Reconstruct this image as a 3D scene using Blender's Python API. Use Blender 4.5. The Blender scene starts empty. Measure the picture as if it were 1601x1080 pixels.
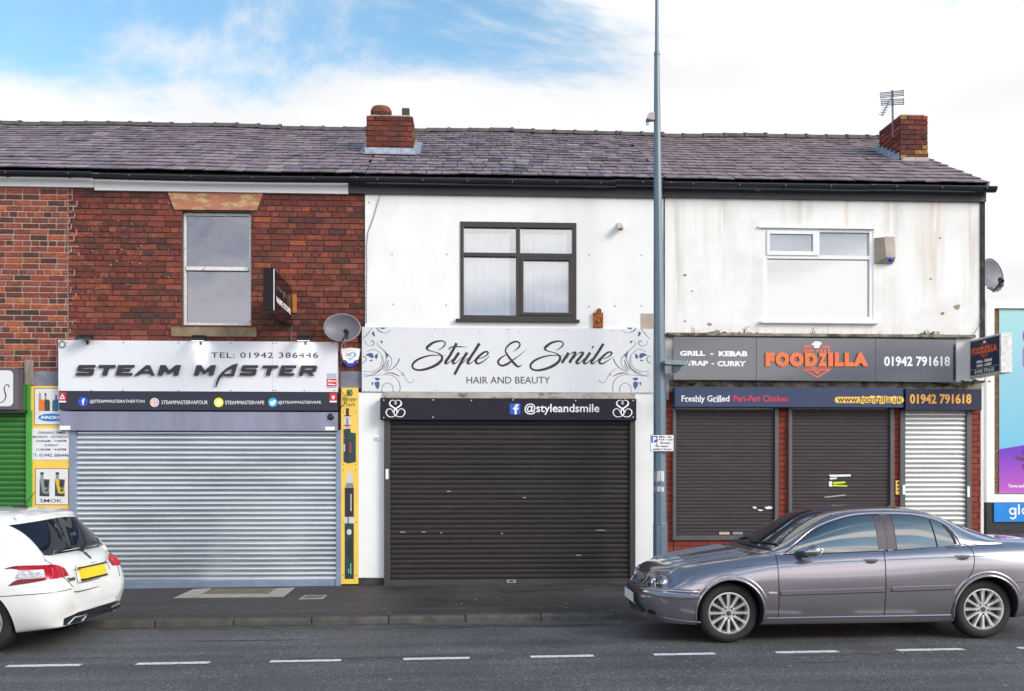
import bpy, bmesh, math, random
import numpy as np
from math import sin, cos, pi, radians, sqrt, atan2
from mathutils import Vector, Matrix
from mathutils.bvhtree import BVHTree
from mathutils.geometry import tessellate_polygon

S = bpy.context.scene
COL = S.collection
# ------------------------------------------------------------------ camera
F_PX, HORIZON, CX = 1500.0, 730.0, 800.5
YAW = math.atan(F_PX * 3.5e-5)
CAM_Y, CAM_H = -14.42, 1.85
SLOPE = .0075                            # the street climbs gently to the right
cam_data = bpy.data.cameras.new('camera')
cam = bpy.data.objects.new('camera', cam_data)
COL.objects.link(cam)
cam.location = (0, CAM_Y, CAM_H)
cam.rotation_euler = (pi / 2, 0, -YAW)
cam_data.sensor_width = 36
cam_data.lens = 36 * F_PX / 1601
cam_data.shift_y = (HORIZON - 540) / 1601
cam_data.clip_end = 3000
S.camera = cam
# ------------------------------------------------------------------ sky, sun, exposure
SUN_EL, SUN_AZ = radians(27), radians(54)      # azimuth: to the right of straight behind the camera
w = bpy.data.worlds.new("World")
S.world = w
w.use_nodes = True
nt = w.node_tree
N, L = nt.nodes, nt.links
N.clear()
def wn(t, **k):
    n = N.new(t)
    for a, b in k.items(): setattr(n, a, b)
    return n
def wmath(op, a, b=None, clamp=False):
    n = wn('ShaderNodeMath', operation=op, use_clamp=clamp)
    for i, v in enumerate((a, b)):
        if v is None: continue
        if isinstance(v, (int, float)): n.inputs[i].default_value = v
        else: L.new(v, n.inputs[i])
    return n.outputs[0]
sky = wn('ShaderNodeTexSky', sky_type='NISHITA', sun_disc=False)
sky.sun_elevation = SUN_EL
sky.sun_rotation = pi - SUN_AZ
sky.air_density = 1.0
sky.ozone_density = 2.2
sky.dust_density = 0.6
tc = wn('ShaderNodeTexCoord')
sep = wn('ShaderNodeSeparateXYZ')
L.new(tc.outputs['Generated'], sep.inputs[0])
X_, Y_, Z_ = sep.outputs
mp = wn('ShaderNodeMapping')
mp.inputs['Scale'].default_value = (1.0, 1.0, 2.2)
mp.inputs['Location'].default_value = (3.1, 0.4, 0.2)
L.new(tc.outputs['Generated'], mp.inputs[0])
n1 = wn('ShaderNodeTexNoise'); n1.inputs['Scale'].default_value = 2.6; n1.inputs['Detail'].default_value = 9; n1.inputs['Roughness'].default_value = .62
n1.inputs['Distortion'].default_value = .35
L.new(mp.outputs[0], n1.inputs['Vector'])
mp2 = wn('ShaderNodeMapping'); mp2.inputs['Scale'].default_value = (1.0, 1.0, 5.5); mp2.inputs['Location'].default_value = (7, 2, 1)
L.new(tc.outputs['Generated'], mp2.inputs[0])
n2 = wn('ShaderNodeTexNoise'); n2.inputs['Scale'].default_value = 2.2; n2.inputs['Detail'].default_value = 6
L.new(mp2.outputs[0], n2.inputs['Vector'])
# cloud cover: thick to the east (+x) and low down, open blue to the upper west and overhead
front = wmath('GREATER_THAN', Y_, 0.0)
cov = wmath('ADD', wmath('MULTIPLY', n1.outputs['Fac'], 3.8), -1.32)
cov = wmath('ADD', cov, wmath('MULTIPLY', X_, 1.35))
cov = wmath('ADD', cov, wmath('MULTIPLY', wmath('SUBTRACT', 0.40, Z_), 6.5))
back = wmath('ADD', wmath('MULTIPLY', n2.outputs['Fac'], 3.4), -1.15)
back = wmath('ADD', back, wmath('MULTIPLY', wmath('SUBTRACT', 0.42, Z_), 1.5))
yb = wmath('MULTIPLY', wmath('ADD', wmath('MULTIPLY', Y_, 2.5), 0.5), 1.0, True)
covm = wn('ShaderNodeMix', data_type='FLOAT')
L.new(yb, covm.inputs[0]); L.new(back, covm.inputs[2]); L.new(cov, covm.inputs[3])
ramp = wn('ShaderNodeValToRGB')
ramp.color_ramp.interpolation = 'EASE'
ramp.color_ramp.elements[0].position = 0.02; ramp.color_ramp.elements[0].color = (0, 0, 0, 1)
ramp.color_ramp.elements[1].position = 0.78; ramp.color_ramp.elements[1].color = (1, 1, 1, 1)
L.new(covm.outputs[0], ramp.inputs[0])
# cloud brightness: brighter in the half of the sky that holds the sun, faint grey undersides
cb = wn('ShaderNodeMix', data_type='RGBA')
cb.inputs[6].default_value = (15.4, 15.0, 14.6, 1)
cb.inputs[7].default_value = (7.6, 7.6, 7.6, 1)
L.new(yb, cb.inputs[0])
grey = wn('ShaderNodeMix', data_type='RGBA', blend_type='MULTIPLY')
gr = wn('ShaderNodeValToRGB')
gr.color_ramp.elements[0].position = .38; gr.color_ramp.elements[0].color = (.40, .44, .54, 1)
gr.color_ramp.elements[1].position = .56; gr.color_ramp.elements[1].color = (1, 1, 1, 1)
L.new(n2.outputs['Fac'], gr.inputs[0])
gy = wmath('SUBTRACT', 1.0, wmath('MULTIPLY', yb, .8)); L.new(gy, grey.inputs[0])
L.new(cb.outputs[2], grey.inputs[6]); L.new(gr.outputs[0], grey.inputs[7])
skyb = wn('ShaderNodeMix', data_type='RGBA', blend_type='MULTIPLY')
skyb.inputs[0].default_value = 1
skyb.inputs[7].default_value = (1.75, 2.0, 1.8, 1)
L.new(sky.outputs[0], skyb.inputs[6])
mix = wn('ShaderNodeMix', data_type='RGBA')
L.new(ramp.outputs[0], mix.inputs[0]); L.new(skyb.outputs[2], mix.inputs[6]); L.new(grey.outputs[2], mix.inputs[7])
bg = wn('ShaderNodeBackground'); bg.inputs[1].default_value = 0.1
out = wn('ShaderNodeOutputWorld')
L.new(mix.outputs[2], bg.inputs[0]); L.new(bg.outputs[0], out.inputs[0])

sd = bpy.data.lights.new('sun', 'SUN')
sd.energy = 1.9
sd.angle = radians(24)
sd.color = (1.0, .945, .865)
sun = bpy.data.objects.new('sun', sd)
COL.objects.link(sun)
to_sun = Vector((sin(SUN_AZ) * cos(SUN_EL), -cos(SUN_AZ) * cos(SUN_EL), sin(SUN_EL)))
sun.rotation_euler = to_sun.to_track_quat('Z', 'Y').to_euler()
sun.location = to_sun * 40
S.view_settings.view_transform = 'Standard'
S.view_settings.look = 'None'
S.view_settings.gamma = 1
S.view_settings.use_curve_mapping = False
S.view_settings.exposure = 0.47
S.cycles.max_bounces = 8
S.cycles.use_denoising = True

# ------------------------------------------------------------------ pixel <-> world
def P(px, py, y=0.0):
    u = (px - CX) / F_PX
    t = (y - CAM_Y) / (cos(YAW) - u * sin(YAW))
    return (t * (sin(YAW) + u * cos(YAW)), CAM_H + t * (HORIZON - py) / F_PX)
def PXx(px, y=0.0): return P(px, 600, y)[0]
def PZ(py, px, y=0.0): return P(px, py, y)[1]
def ground(px, py, z=0.0):
    u = (px - CX) / F_PX; v = (HORIZON - py) / F_PX
    x = 0.0
    for _ in range(4):
        t = (z + SLOPE*x - CAM_H) / v
        x = t * (sin(YAW) + u * cos(YAW))
    return (t * (sin(YAW) + u * cos(YAW)), CAM_Y + t * (cos(YAW) - u * sin(YAW)))
def R(x0, y0, x1, y1, y=0.0):           # pixel rectangle -> x0, x1, z0, z1 on plane y
    m = (x0 + x1) / 2
    return PXx(x0, y), PXx(x1, y), PZ(y1, m, y), PZ(y0, m, y)

# ------------------------------------------------------------------ scene tree
def thing(name, label, cat, loc=(0, 0, 0), group=None, kind=None):
    o = bpy.data.objects.new(name, None)
    COL.objects.link(o)
    o.empty_display_size = .2
    o.location = loc
    o['label'] = label; o['category'] = cat
    if group: o['group'] = group
    if kind: o['kind'] = kind
    return o
def origin(o):
    v = Vector((0, 0, 0))
    while o is not None:
        v += o.location; o = o.parent
    return v
def link(name, me, parent=None):
    o = bpy.data.objects.new(name, me)
    COL.objects.link(o)
    if parent is not None:
        o.parent = parent
        o.location = -origin(parent)
    return o
def tag(o, label, cat, group=None, kind=None):
    o['label'] = label; o['category'] = cat
    if group: o['group'] = group
    if kind: o['kind'] = kind
    return o
def struct(o):
    o['kind'] = 'structure'; return o
def copy_tree(o, parent=None):
    c = o.copy(); COL.objects.link(c); c.parent = parent
    for ch in list(o.children): copy_tree(ch, c)
    return c

class MB:
    def __init__(s): s.v = []; s.f = []; s.m = []; s.c = []
    def add(s, vs, fs, m=0, c=None):
        b = len(s.v); s.v += [tuple(x) for x in vs]
        for f in fs:
            s.f.append(tuple(i + b for i in f)); s.m.append(m); s.c.append(c)
        return s
    def box(s, x0, x1, y0, y1, z0, z1, m=0, c=None):
        return s.add([(x0,y0,z0),(x1,y0,z0),(x1,y1,z0),(x0,y1,z0),(x0,y0,z1),(x1,y0,z1),(x1,y1,z1),(x0,y1,z1)],
                     [(0,3,2,1),(4,5,6,7),(0,1,5,4),(1,2,6,5),(2,3,7,6),(3,0,4,7)], m, c)
    def prism(s, poly, y0, y1, m=0, c=None):        # polygon in x,z
        tri = tessellate_polygon([[Vector((p[0], p[1], 0)) for p in poly]])
        n = len(poly)
        a = sum(poly[i][0]*poly[(i+1)%n][1]-poly[(i+1)%n][0]*poly[i][1] for i in range(n))
        vs = [(p[0], y0, p[1]) for p in poly] + [(p[0], y1, p[1]) for p in poly]
        fs = []
        for t in tri:
            q = [poly[i] for i in t]
            ar = (q[1][0]-q[0][0])*(q[2][1]-q[0][1])-(q[2][0]-q[0][0])*(q[1][1]-q[0][1])
            t = t if ar > 0 else t[::-1]
            fs.append(tuple(t)); fs.append(tuple(i + n for i in reversed(t)))
        for i in range(n):
            j = (i + 1) % n
            fs.append((j, i, i+n, j+n) if a > 0 else (i, j, j+n, i+n))
        return s.add(vs, fs, m, c)
    def tube(s, pts, r, n=8, m=0, c=None, cap=True):
        pts = [Vector(p) for p in pts]
        rs = r if isinstance(r, (list, tuple)) else [r] * len(pts)
        vs, fs = [], []
        prev = None
        for i, p in enumerate(pts):
            d = (pts[min(i+1, len(pts)-1)] - pts[max(i-1, 0)]).normalized()
            a = Vector((0, 0, 1)) if abs(d.z) < .9 else Vector((1, 0, 0))
            if prev is not None: a = prev
            e1 = (a - d * a.dot(d)).normalized(); e2 = d.cross(e1); prev = e1
            for k in range(n):
                t = 2 * pi * k / n + pi / n
                vs.append(p + (e1 * cos(t) + e2 * sin(t)) * rs[i])
        for i in range(len(pts) - 1):
            for k in range(n):
                k2 = (k + 1) % n
                fs.append((i*n+k, i*n+k2, (i+1)*n+k2, (i+1)*n+k))
        if cap:
            fs.append(tuple(reversed(range(n)))); b = (len(pts)-1)*n
            fs.append(tuple(range(b, b+n)))
        return s.add(vs, fs, m, c)
    def lathe(s, o, ax, prof, n=32, m=0, c=None):   # prof: (distance along axis, radius)
        o = Vector(o); ax = Vector(ax).normalized()
        a = Vector((0, 0, 1)) if abs(ax.z) < .9 else Vector((1, 0, 0))
        e1 = (a - ax * a.dot(ax)).normalized(); e2 = ax.cross(e1)
        vs, fs = [], []
        for (d, r) in prof:
            for k in range(n):
                t = 2 * pi * k / n
                vs.append(o + ax * d + (e1 * cos(t) + e2 * sin(t)) * r)
        for i in range(len(prof) - 1):
            for k in range(n):
                k2 = (k + 1) % n
                fs.append((i*n+k, i*n+k2, (i+1)*n+k2, (i+1)*n+k))
        return s.add(vs, fs, m, c)
    def build(s, name, mats, parent=None, smooth=False, bevel=0, angle=40):
        me = bpy.data.meshes.new(name)
        me.from_pydata(s.v, [], s.f)
        mats = mats if isinstance(mats, (list, tuple)) else [mats]
        for m_ in mats: me.materials.append(m_)
        if len(mats) > 1: me.polygons.foreach_set('material_index', s.m)
        if any(x is not None for x in s.c):
            at = me.color_attributes.new('col', 'FLOAT_COLOR', 'CORNER')
            buf = []
            for f, c in zip(s.f, s.c):
                c = c or (1, 1, 1)
                buf += [c[0], c[1], c[2], 1.0] * len(f)
            at.data.foreach_set('color', buf)
        me.update()
        if smooth:
            me.polygons.foreach_set('use_smooth', [True] * len(me.polygons))
            if angle < 180: me.set_sharp_from_angle(angle=radians(angle))
        o = link(name, me, parent)
        if bevel:
            b = o.modifiers.new('bevel', 'BEVEL'); b.width = bevel; b.segments = 2; b.limit_method = 'ANGLE'
        return o

# ------------------------------------------------------------------ materials
def material(name):
    m = bpy.data.materials.new(name); m.use_nodes = True
    nt = m.node_tree
    return m, nt, nt.nodes, nt.links, nt.nodes['Principled BSDF']
def M(name, col, rough=.5, metal=0.0, var=.1, scale=6.0, bump=0.0, bscale=80.0, coat=0.0, spec=.5, stretch=None,
      dirt=None, dirt_amt=.0, dirt_scale=3.0, dirt_pos=(.55, .75), ior=None, rvar=.0, attr=False):
    m, nt, N, L, b = material(name)
    b.inputs['Roughness'].default_value = rough
    b.inputs['Metallic'].default_value = metal
    b.inputs['Coat Weight'].default_value = coat
    b.inputs['Coat Roughness'].default_value = .03
    b.inputs['Specular IOR Level'].default_value = spec
    if ior: b.inputs['IOR'].default_value = ior
    tcn = N.new('ShaderNodeTexCoord')
    mpn = N.new('ShaderNodeMapping')
    if stretch: mpn.inputs['Scale'].default_value = stretch
    L.new(tcn.outputs['Object'], mpn.inputs[0])
    no = N.new('ShaderNodeTexNoise'); no.inputs['Scale'].default_value = scale; no.inputs['Detail'].default_value = 6
    L.new(mpn.outputs[0], no.inputs['Vector'])
    rp = N.new('ShaderNodeValToRGB')
    lo, hi = 1 - var, 1 + var
    rp.color_ramp.elements[0].position = .3; rp.color_ramp.elements[0].color = (lo, lo, lo, 1)
    rp.color_ramp.elements[1].position = .7; rp.color_ramp.elements[1].color = (hi, hi, hi, 1)
    L.new(no.outputs['Fac'], rp.inputs[0])
    mu = N.new('ShaderNodeMix'); mu.data_type = 'RGBA'; mu.blend_type = 'MULTIPLY'; mu.inputs[0].default_value = 1
    if attr:
        at = N.new('ShaderNodeAttribute'); at.attribute_name = 'col'
        L.new(at.outputs['Color'], mu.inputs[6])
    else:
        mu.inputs[6].default_value = (*col, 1)
    L.new(rp.outputs[0], mu.inputs[7])
    last = mu.outputs[2]
    if dirt:
        dn = N.new('ShaderNodeTexNoise'); dn.inputs['Scale'].default_value = dirt_scale; dn.inputs['Detail'].default_value = 8
        dn.inputs['Roughness'].default_value = .65
        L.new(mpn.outputs[0], dn.inputs['Vector'])
        dr = N.new('ShaderNodeValToRGB')
        dr.color_ramp.elements[0].position = dirt_pos[0]; dr.color_ramp.elements[0].color = (0, 0, 0, 1)
        dr.color_ramp.elements[1].position = dirt_pos[1]; dr.color_ramp.elements[1].color = (dirt_amt,) * 3 + (1,)
        L.new(dn.outputs['Fac'], dr.inputs[0])
        dm = N.new('ShaderNodeMix'); dm.data_type = 'RGBA'
        L.new(dr.outputs[0], dm.inputs[0]); L.new(last, dm.inputs[6]); dm.inputs[7].default_value = (*dirt, 1)
        last = dm.outputs[2]
    L.new(last, b.inputs['Base Color'])
    if rvar:
        rr = N.new('ShaderNodeMapRange'); rr.inputs[1].default_value = .3; rr.inputs[2].default_value = .7
        rr.inputs[3].default_value = max(0, rough - rvar); rr.inputs[4].default_value = rough + rvar
        L.new(no.outputs['Fac'], rr.inputs[0]); L.new(rr.outputs[0], b.inputs['Roughness'])
    if bump:
        bn = N.new('ShaderNodeTexNoise'); bn.inputs['Scale'].default_value = bscale; bn.inputs['Detail'].default_value = 4
        L.new(tcn.outputs['Object'], bn.inputs['Vector'])
        bu = N.new('ShaderNodeBump'); bu.inputs['Strength'].default_value = bump; bu.inputs['Distance'].default_value = .01
        L.new(bn.outputs['Fac'], bu.inputs['Height']); L.new(bu.outputs[0], b.inputs['Normal'])
    return m
def glass(name, tint=(.5, .6, .65), refl=.25, rough=.01):
    m, nt, N, L, b = material(name)
    N.remove(b)
    o = N['Material Output']
    tr = N.new('ShaderNodeBsdfTransparent'); tr.inputs[0].default_value = (*tint, 1)
    gl = N.new('ShaderNodeBsdfGlossy'); gl.inputs['Roughness'].default_value = rough
    tcn = N.new('ShaderNodeTexCoord'); no = N.new('ShaderNodeTexNoise'); no.inputs['Scale'].default_value = 1.3
    L.new(tcn.outputs['Object'], no.inputs['Vector'])
    bu = N.new('ShaderNodeBump'); bu.inputs['Strength'].default_value = .05; bu.inputs['Distance'].default_value = .02
    L.new(no.outputs['Fac'], bu.inputs['Height']); L.new(bu.outputs[0], gl.inputs['Normal'])
    lw = N.new('ShaderNodeLayerWeight'); lw.inputs[0].default_value = .35
    mr = N.new('ShaderNodeMapRange'); mr.inputs[3].default_value = refl; mr.inputs[4].default_value = .95
    L.new(lw.outputs['Fresnel'], mr.inputs[0])
    mx = N.new('ShaderNodeMixShader')
    L.new(mr.outputs[0], mx.inputs[0]); L.new(tr.outputs[0], mx.inputs[1]); L.new(gl.outputs[0], mx.inputs[2])
    L.new(mx.outputs[0], o.inputs[0])
    return m
def srgb(r, g, b):
    f = lambda c: (c / 255 / 12.92) if c <= 10 else ((c / 255 + .055) / 1.055) ** 2.4
    return (f(r), f(g), f(b))

# ------------------------------------------------------------------ flat graphics on plane y
def curve_mesh(cu):
    o = bpy.data.objects.new('tmp', cu)
    me = bpy.data.meshes.new_from_object(o)
    bpy.data.objects.remove(o); bpy.data.curves.remove(cu)
    vs = [v.co.copy() for v in me.vertices]; fs = [tuple(p.vertices) for p in me.polygons]
    bpy.data.meshes.remove(me)
    return vs, fs
def text_geo(s, bold=0.0, shear=0.0, spacing=1.0):
    cu = bpy.data.curves.new('t', 'FONT')
    cu.body = s; cu.size = 1; cu.shear = shear; cu.space_character = spacing
    cu.resolution_u = 3; cu.offset = bold; cu.extrude = .5
    return curve_mesh(cu)
def default_map(y):
    def f(px, py, d):            # d: how far in front of the plane (m)
        x, z = P(px, py, y - d)
        x, z = P(px, py, y)
        return (x, y - d, z)
    return f
def quad_map(p00, p10, p01, nrm):  # local (0..1, 0..1 down) frame for a surface at any angle
    p00, p10, p01, nrm = Vector(p00), Vector(p10), Vector(p01), Vector(nrm).normalized()
    def f(u, v, d):
        return p00 + (p10 - p00) * u + (p01 - p00) * v + nrm * d
    return f
def put_text(mb, s, x0, y0, x1, y1, fmap, d0=.0005, d1=.003, bold=0.0, shear=0.0, m=0, spacing=1.0):
    vs, fs = text_geo(s, bold, shear, spacing)
    if not vs: return
    a = [min(v[i] for v in vs) for i in range(2)]; b = [max(v[i] for v in vs) for i in range(2)]
    o = []
    for v in vs:
        u = (v[0]-a[0]) / (b[0]-a[0]); t = (v[1]-a[1]) / (b[1]-a[1])
        o.append(fmap(x0 + (x1-x0)*u, y1 + (y0-y1)*t, d1 if v[2] > 0 else d0))
    mb.add(o, fs, m)
def put_poly(mb, polys, fmap, d0=.0005, d1=.002, m=0):
    if polys and isinstance(polys[0][0], (int, float)): polys = [polys]
    cu = bpy.data.curves.new('p', 'CURVE'); cu.dimensions = '2D'; cu.fill_mode = 'BOTH'; cu.extrude = .5
    for pl in polys:
        sp = cu.splines.new('POLY'); sp.points.add(len(pl)-1); sp.use_cyclic_u = True
        for q, p in zip(sp.points, pl): q.co = (p[0], -p[1], 0, 1)
    vs, fs = curve_mesh(cu)
    mb.add([fmap(v[0], -v[1], d1 if v[2] > 0 else d0) for v in vs], fs, m)
def circ(cx, cy, r, n=20, ry=None): return [(cx + r*cos(2*pi*k/n), cy + (ry or r)*sin(2*pi*k/n)) for k in range(n)]
def rrect(x0, y0, x1, y1, r, n=4):
    o = []
    for cx, cy, a in ((x1-r, y1-r, 0), (x0+r, y1-r, 90), (x0+r, y0+r, 180), (x1-r, y0+r, 270)):
        for k in range(n+1):
            t = radians(a + 90*k/n); o.append((cx + r*cos(t), cy + r*sin(t)))
    return o
def rc(x0, y0, x1, y1): return [(x0, y0), (x1, y0), (x1, y1), (x0, y1)]
def catmull(pts, k=6):
    pts = [np.array(p, float) for p in pts]
    pts = [2*pts[0]-pts[1]] + pts + [2*pts[-1]-pts[-2]]
    o = []
    for i in range(1, len(pts)-2):
        a, b, c, d = pts[i-1:i+3]
        for j in range(k):
            t = j/k
            o.append(.5*((2*b)+(-a+c)*t+(2*a-5*b+4*c-d)*t*t+(-a+3*b-3*c+d)*t**3))
    o.append(pts[-2])
    return o
def put_stroke(mb, pts, fmap, d=.001, m=0, k=6, rise=.0012):
    c = catmull(pts, k)
    n = len(c); vs = []; fs = []
    for i, p in enumerate(c):
        t = c[min(i+1, n-1)][:2] - c[max(i-1, 0)][:2]
        t /= (np.hypot(*t) + 1e-9)
        nn = np.array((-t[1], t[0])) * max(p[2], .05) / 2
        dd = d + rise * i / n
        vs.append(fmap(p[0]+nn[0], p[1]+nn[1], dd)); vs.append(fmap(p[0]-nn[0], p[1]-nn[1], dd))
    for i in range(n-1): fs.append((2*i, 2*i+1, 2*i+3, 2*i+2))
    mb.add(vs, fs, m)
# ------------------------------------------------------------------ palette
m_mortar_old = M('old_mortar', (.095, .068, .06), .95, var=.35, scale=9, bump=.5)
m_mortar_new = M('pale_mortar', (.40, .31, .26), .95, var=.25, scale=12, bump=.5)
m_brick = M('brick_face', (1, 1, 1), .88, var=.3, scale=26, bump=.45, bscale=130, attr=True, dirt=(.05, .038, .036), dirt_amt=.75, dirt_scale=2.6, dirt_pos=(.47, .72), spec=.25)
m_brick_red = M('smooth_red_brick', (1, 1, 1), .75, var=.12, scale=20, bump=.2, attr=True, spec=.3)
m_slate = M('roof_slate', (1, 1, 1), .6, var=.28, scale=9, bump=.35, bscale=60, attr=True, dirt=(.045, .04, .035), dirt_amt=.7, dirt_scale=2.6, dirt_pos=(.52, .7), rvar=.12, spec=.35)
m_ridge = M('ridge_tile', (.10, .088, .085), .85, var=.35, scale=8, bump=.4, dirt=(.16, .12, .07), dirt_amt=.5, dirt_scale=4)
m_render = M('white_render', (.84, .83, .815), .7, var=.03, scale=3, bump=.12, bscale=40, dirt=(.55, .54, .53), dirt_amt=.35, dirt_scale=1.2, stretch=(1, 1, .6), spec=.3)
m_render_panel = M('white_boarding', (.84, .83, .815), .55, var=.025, scale=4, bump=.05, bscale=25, dirt=(.5, .48, .45), dirt_amt=.25, dirt_scale=2)
m_white = M('white_gloss_paint', (.86, .85, .84), .35, var=.04, scale=5)
m_upvc = M('white_upvc', (.80, .80, .80), .3, var=.03)
m_oldwood = M('flaking_white_paint', (.70, .68, .64), .6, var=.12, scale=20, dirt=(.25, .19, .13), dirt_amt=.8, dirt_scale=9, dirt_pos=(.6, .7))
m_brownpvc = M('brown_upvc', (.030, .024, .024), .35, var=.08)
m_gutter = M('black_gutter', (.014, .015, .022), .22, var=.1, spec=.6)
m_darkfascia = M('dark_fascia', (.05, .043, .045), .5, var=.15, scale=5, dirt=(.02, .018, .02), dirt_amt=.6, stretch=(.3, 1, 2))
m_darkfascia2 = M('peeling_fascia', (.045, .04, .043), .55, var=.2, scale=8, dirt=(.45, .36, .32), dirt_amt=.8, dirt_scale=5, dirt_pos=(.66, .7))
m_sand = M('painted_sandstone', (.42, .17, .10), .85, var=.12, scale=8, bump=.3, dirt=(.55, .42, .22), dirt_amt=.9, dirt_scale=6, dirt_pos=(.5, .6), stretch=(.6, 1, 1.4))
m_sillstone = M('mossy_sill_stone', (.26, .19, .12), .9, var=.25, scale=7, bump=.4, dirt=(.06, .06, .02), dirt_amt=.8, dirt_scale=6)
m_bluestone = M('painted_grey_stone', (.17, .17, .22), .7, var=.2, scale=5, bump=.3, dirt=(.3, .3, .32), dirt_amt=.5, dirt_scale=5, stretch=(.7, 1, 1))
m_lead = M('lead_flashing', (.36, .39, .45), .55, .3, var=.25, scale=14, bump=.4, bscale=30)
m_concrete = M('stained_concrete', (.42, .38, .34), .9, var=.2, scale=6, bump=.4, dirt=(.07, .055, .03), dirt_amt=.8, dirt_scale=5, dirt_pos=(.52, .66), stretch=(1, 1, 2))
m_moss = M('moss', (.10, .09, .025), .95, var=.5, scale=30, bump=.8, bscale=90)
m_dark = M('dark_interior', (.012, .012, .014), .9)
m_room = M('grey_room', (.13, .14, .19), .9, var=.2, scale=1.2)
m_cloudwhite = M('cloud_white_backing', (.88, .88, .88), .8, var=.02)
m_curtain = M('net_curtain', (.90, .90, .91), .85, var=.08, scale=5, stretch=(4, 4, .3))
m_glass = glass('window_glass', (.93, .96, 1.0), .24)
m_glass_bright = glass('sky_filled_glass', (1, 1, 1), .32)
m_glass_grey = glass('grey_window_glass', (.50, .55, .74), .17, rough=.02)
m_glass_grey.node_tree.nodes['Bump'].inputs['Strength'].default_value = .15
m_glass_grey.node_tree.nodes['Bump'].inputs['Distance'].default_value = .05
m_black = M('black_plastic', (.015, .015, .017), .4)
m_ink = M('black_lettering', (.022, .02, .026), .45)
m_inkmatt = M('worn_black_lettering', (.05, .048, .052), .6)
m_whiteink = M('white_lettering', (.85, .85, .85), .5)
m_red = M('red_print', (.55, .02, .035), .4)
m_orange = M('orange_lettering', (.80, .17, .045), .45, var=.08)
m_blue = M('blue_print', (.01, .07, .62), .4)
m_yellow = M('yellow_print', (.88, .56, .09), .45, var=.05)
m_chrome = M('chrome', (.75, .75, .78), .12, 1.0)
m_steel = M('galvanised_steel', (.42, .45, .52), .38, .75, var=.12, scale=3, stretch=(.4, 1, 3), rvar=.06)
m_rust = M('rusty_steel', (.30, .095, .02), .9, var=.5, scale=22, bump=.5, dirt=(.08, .025, .012), dirt_amt=.8, dirt_scale=8)
m_greydish = M('grey_dish_paint', (.155, .145, .175), .5, var=.08)

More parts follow.
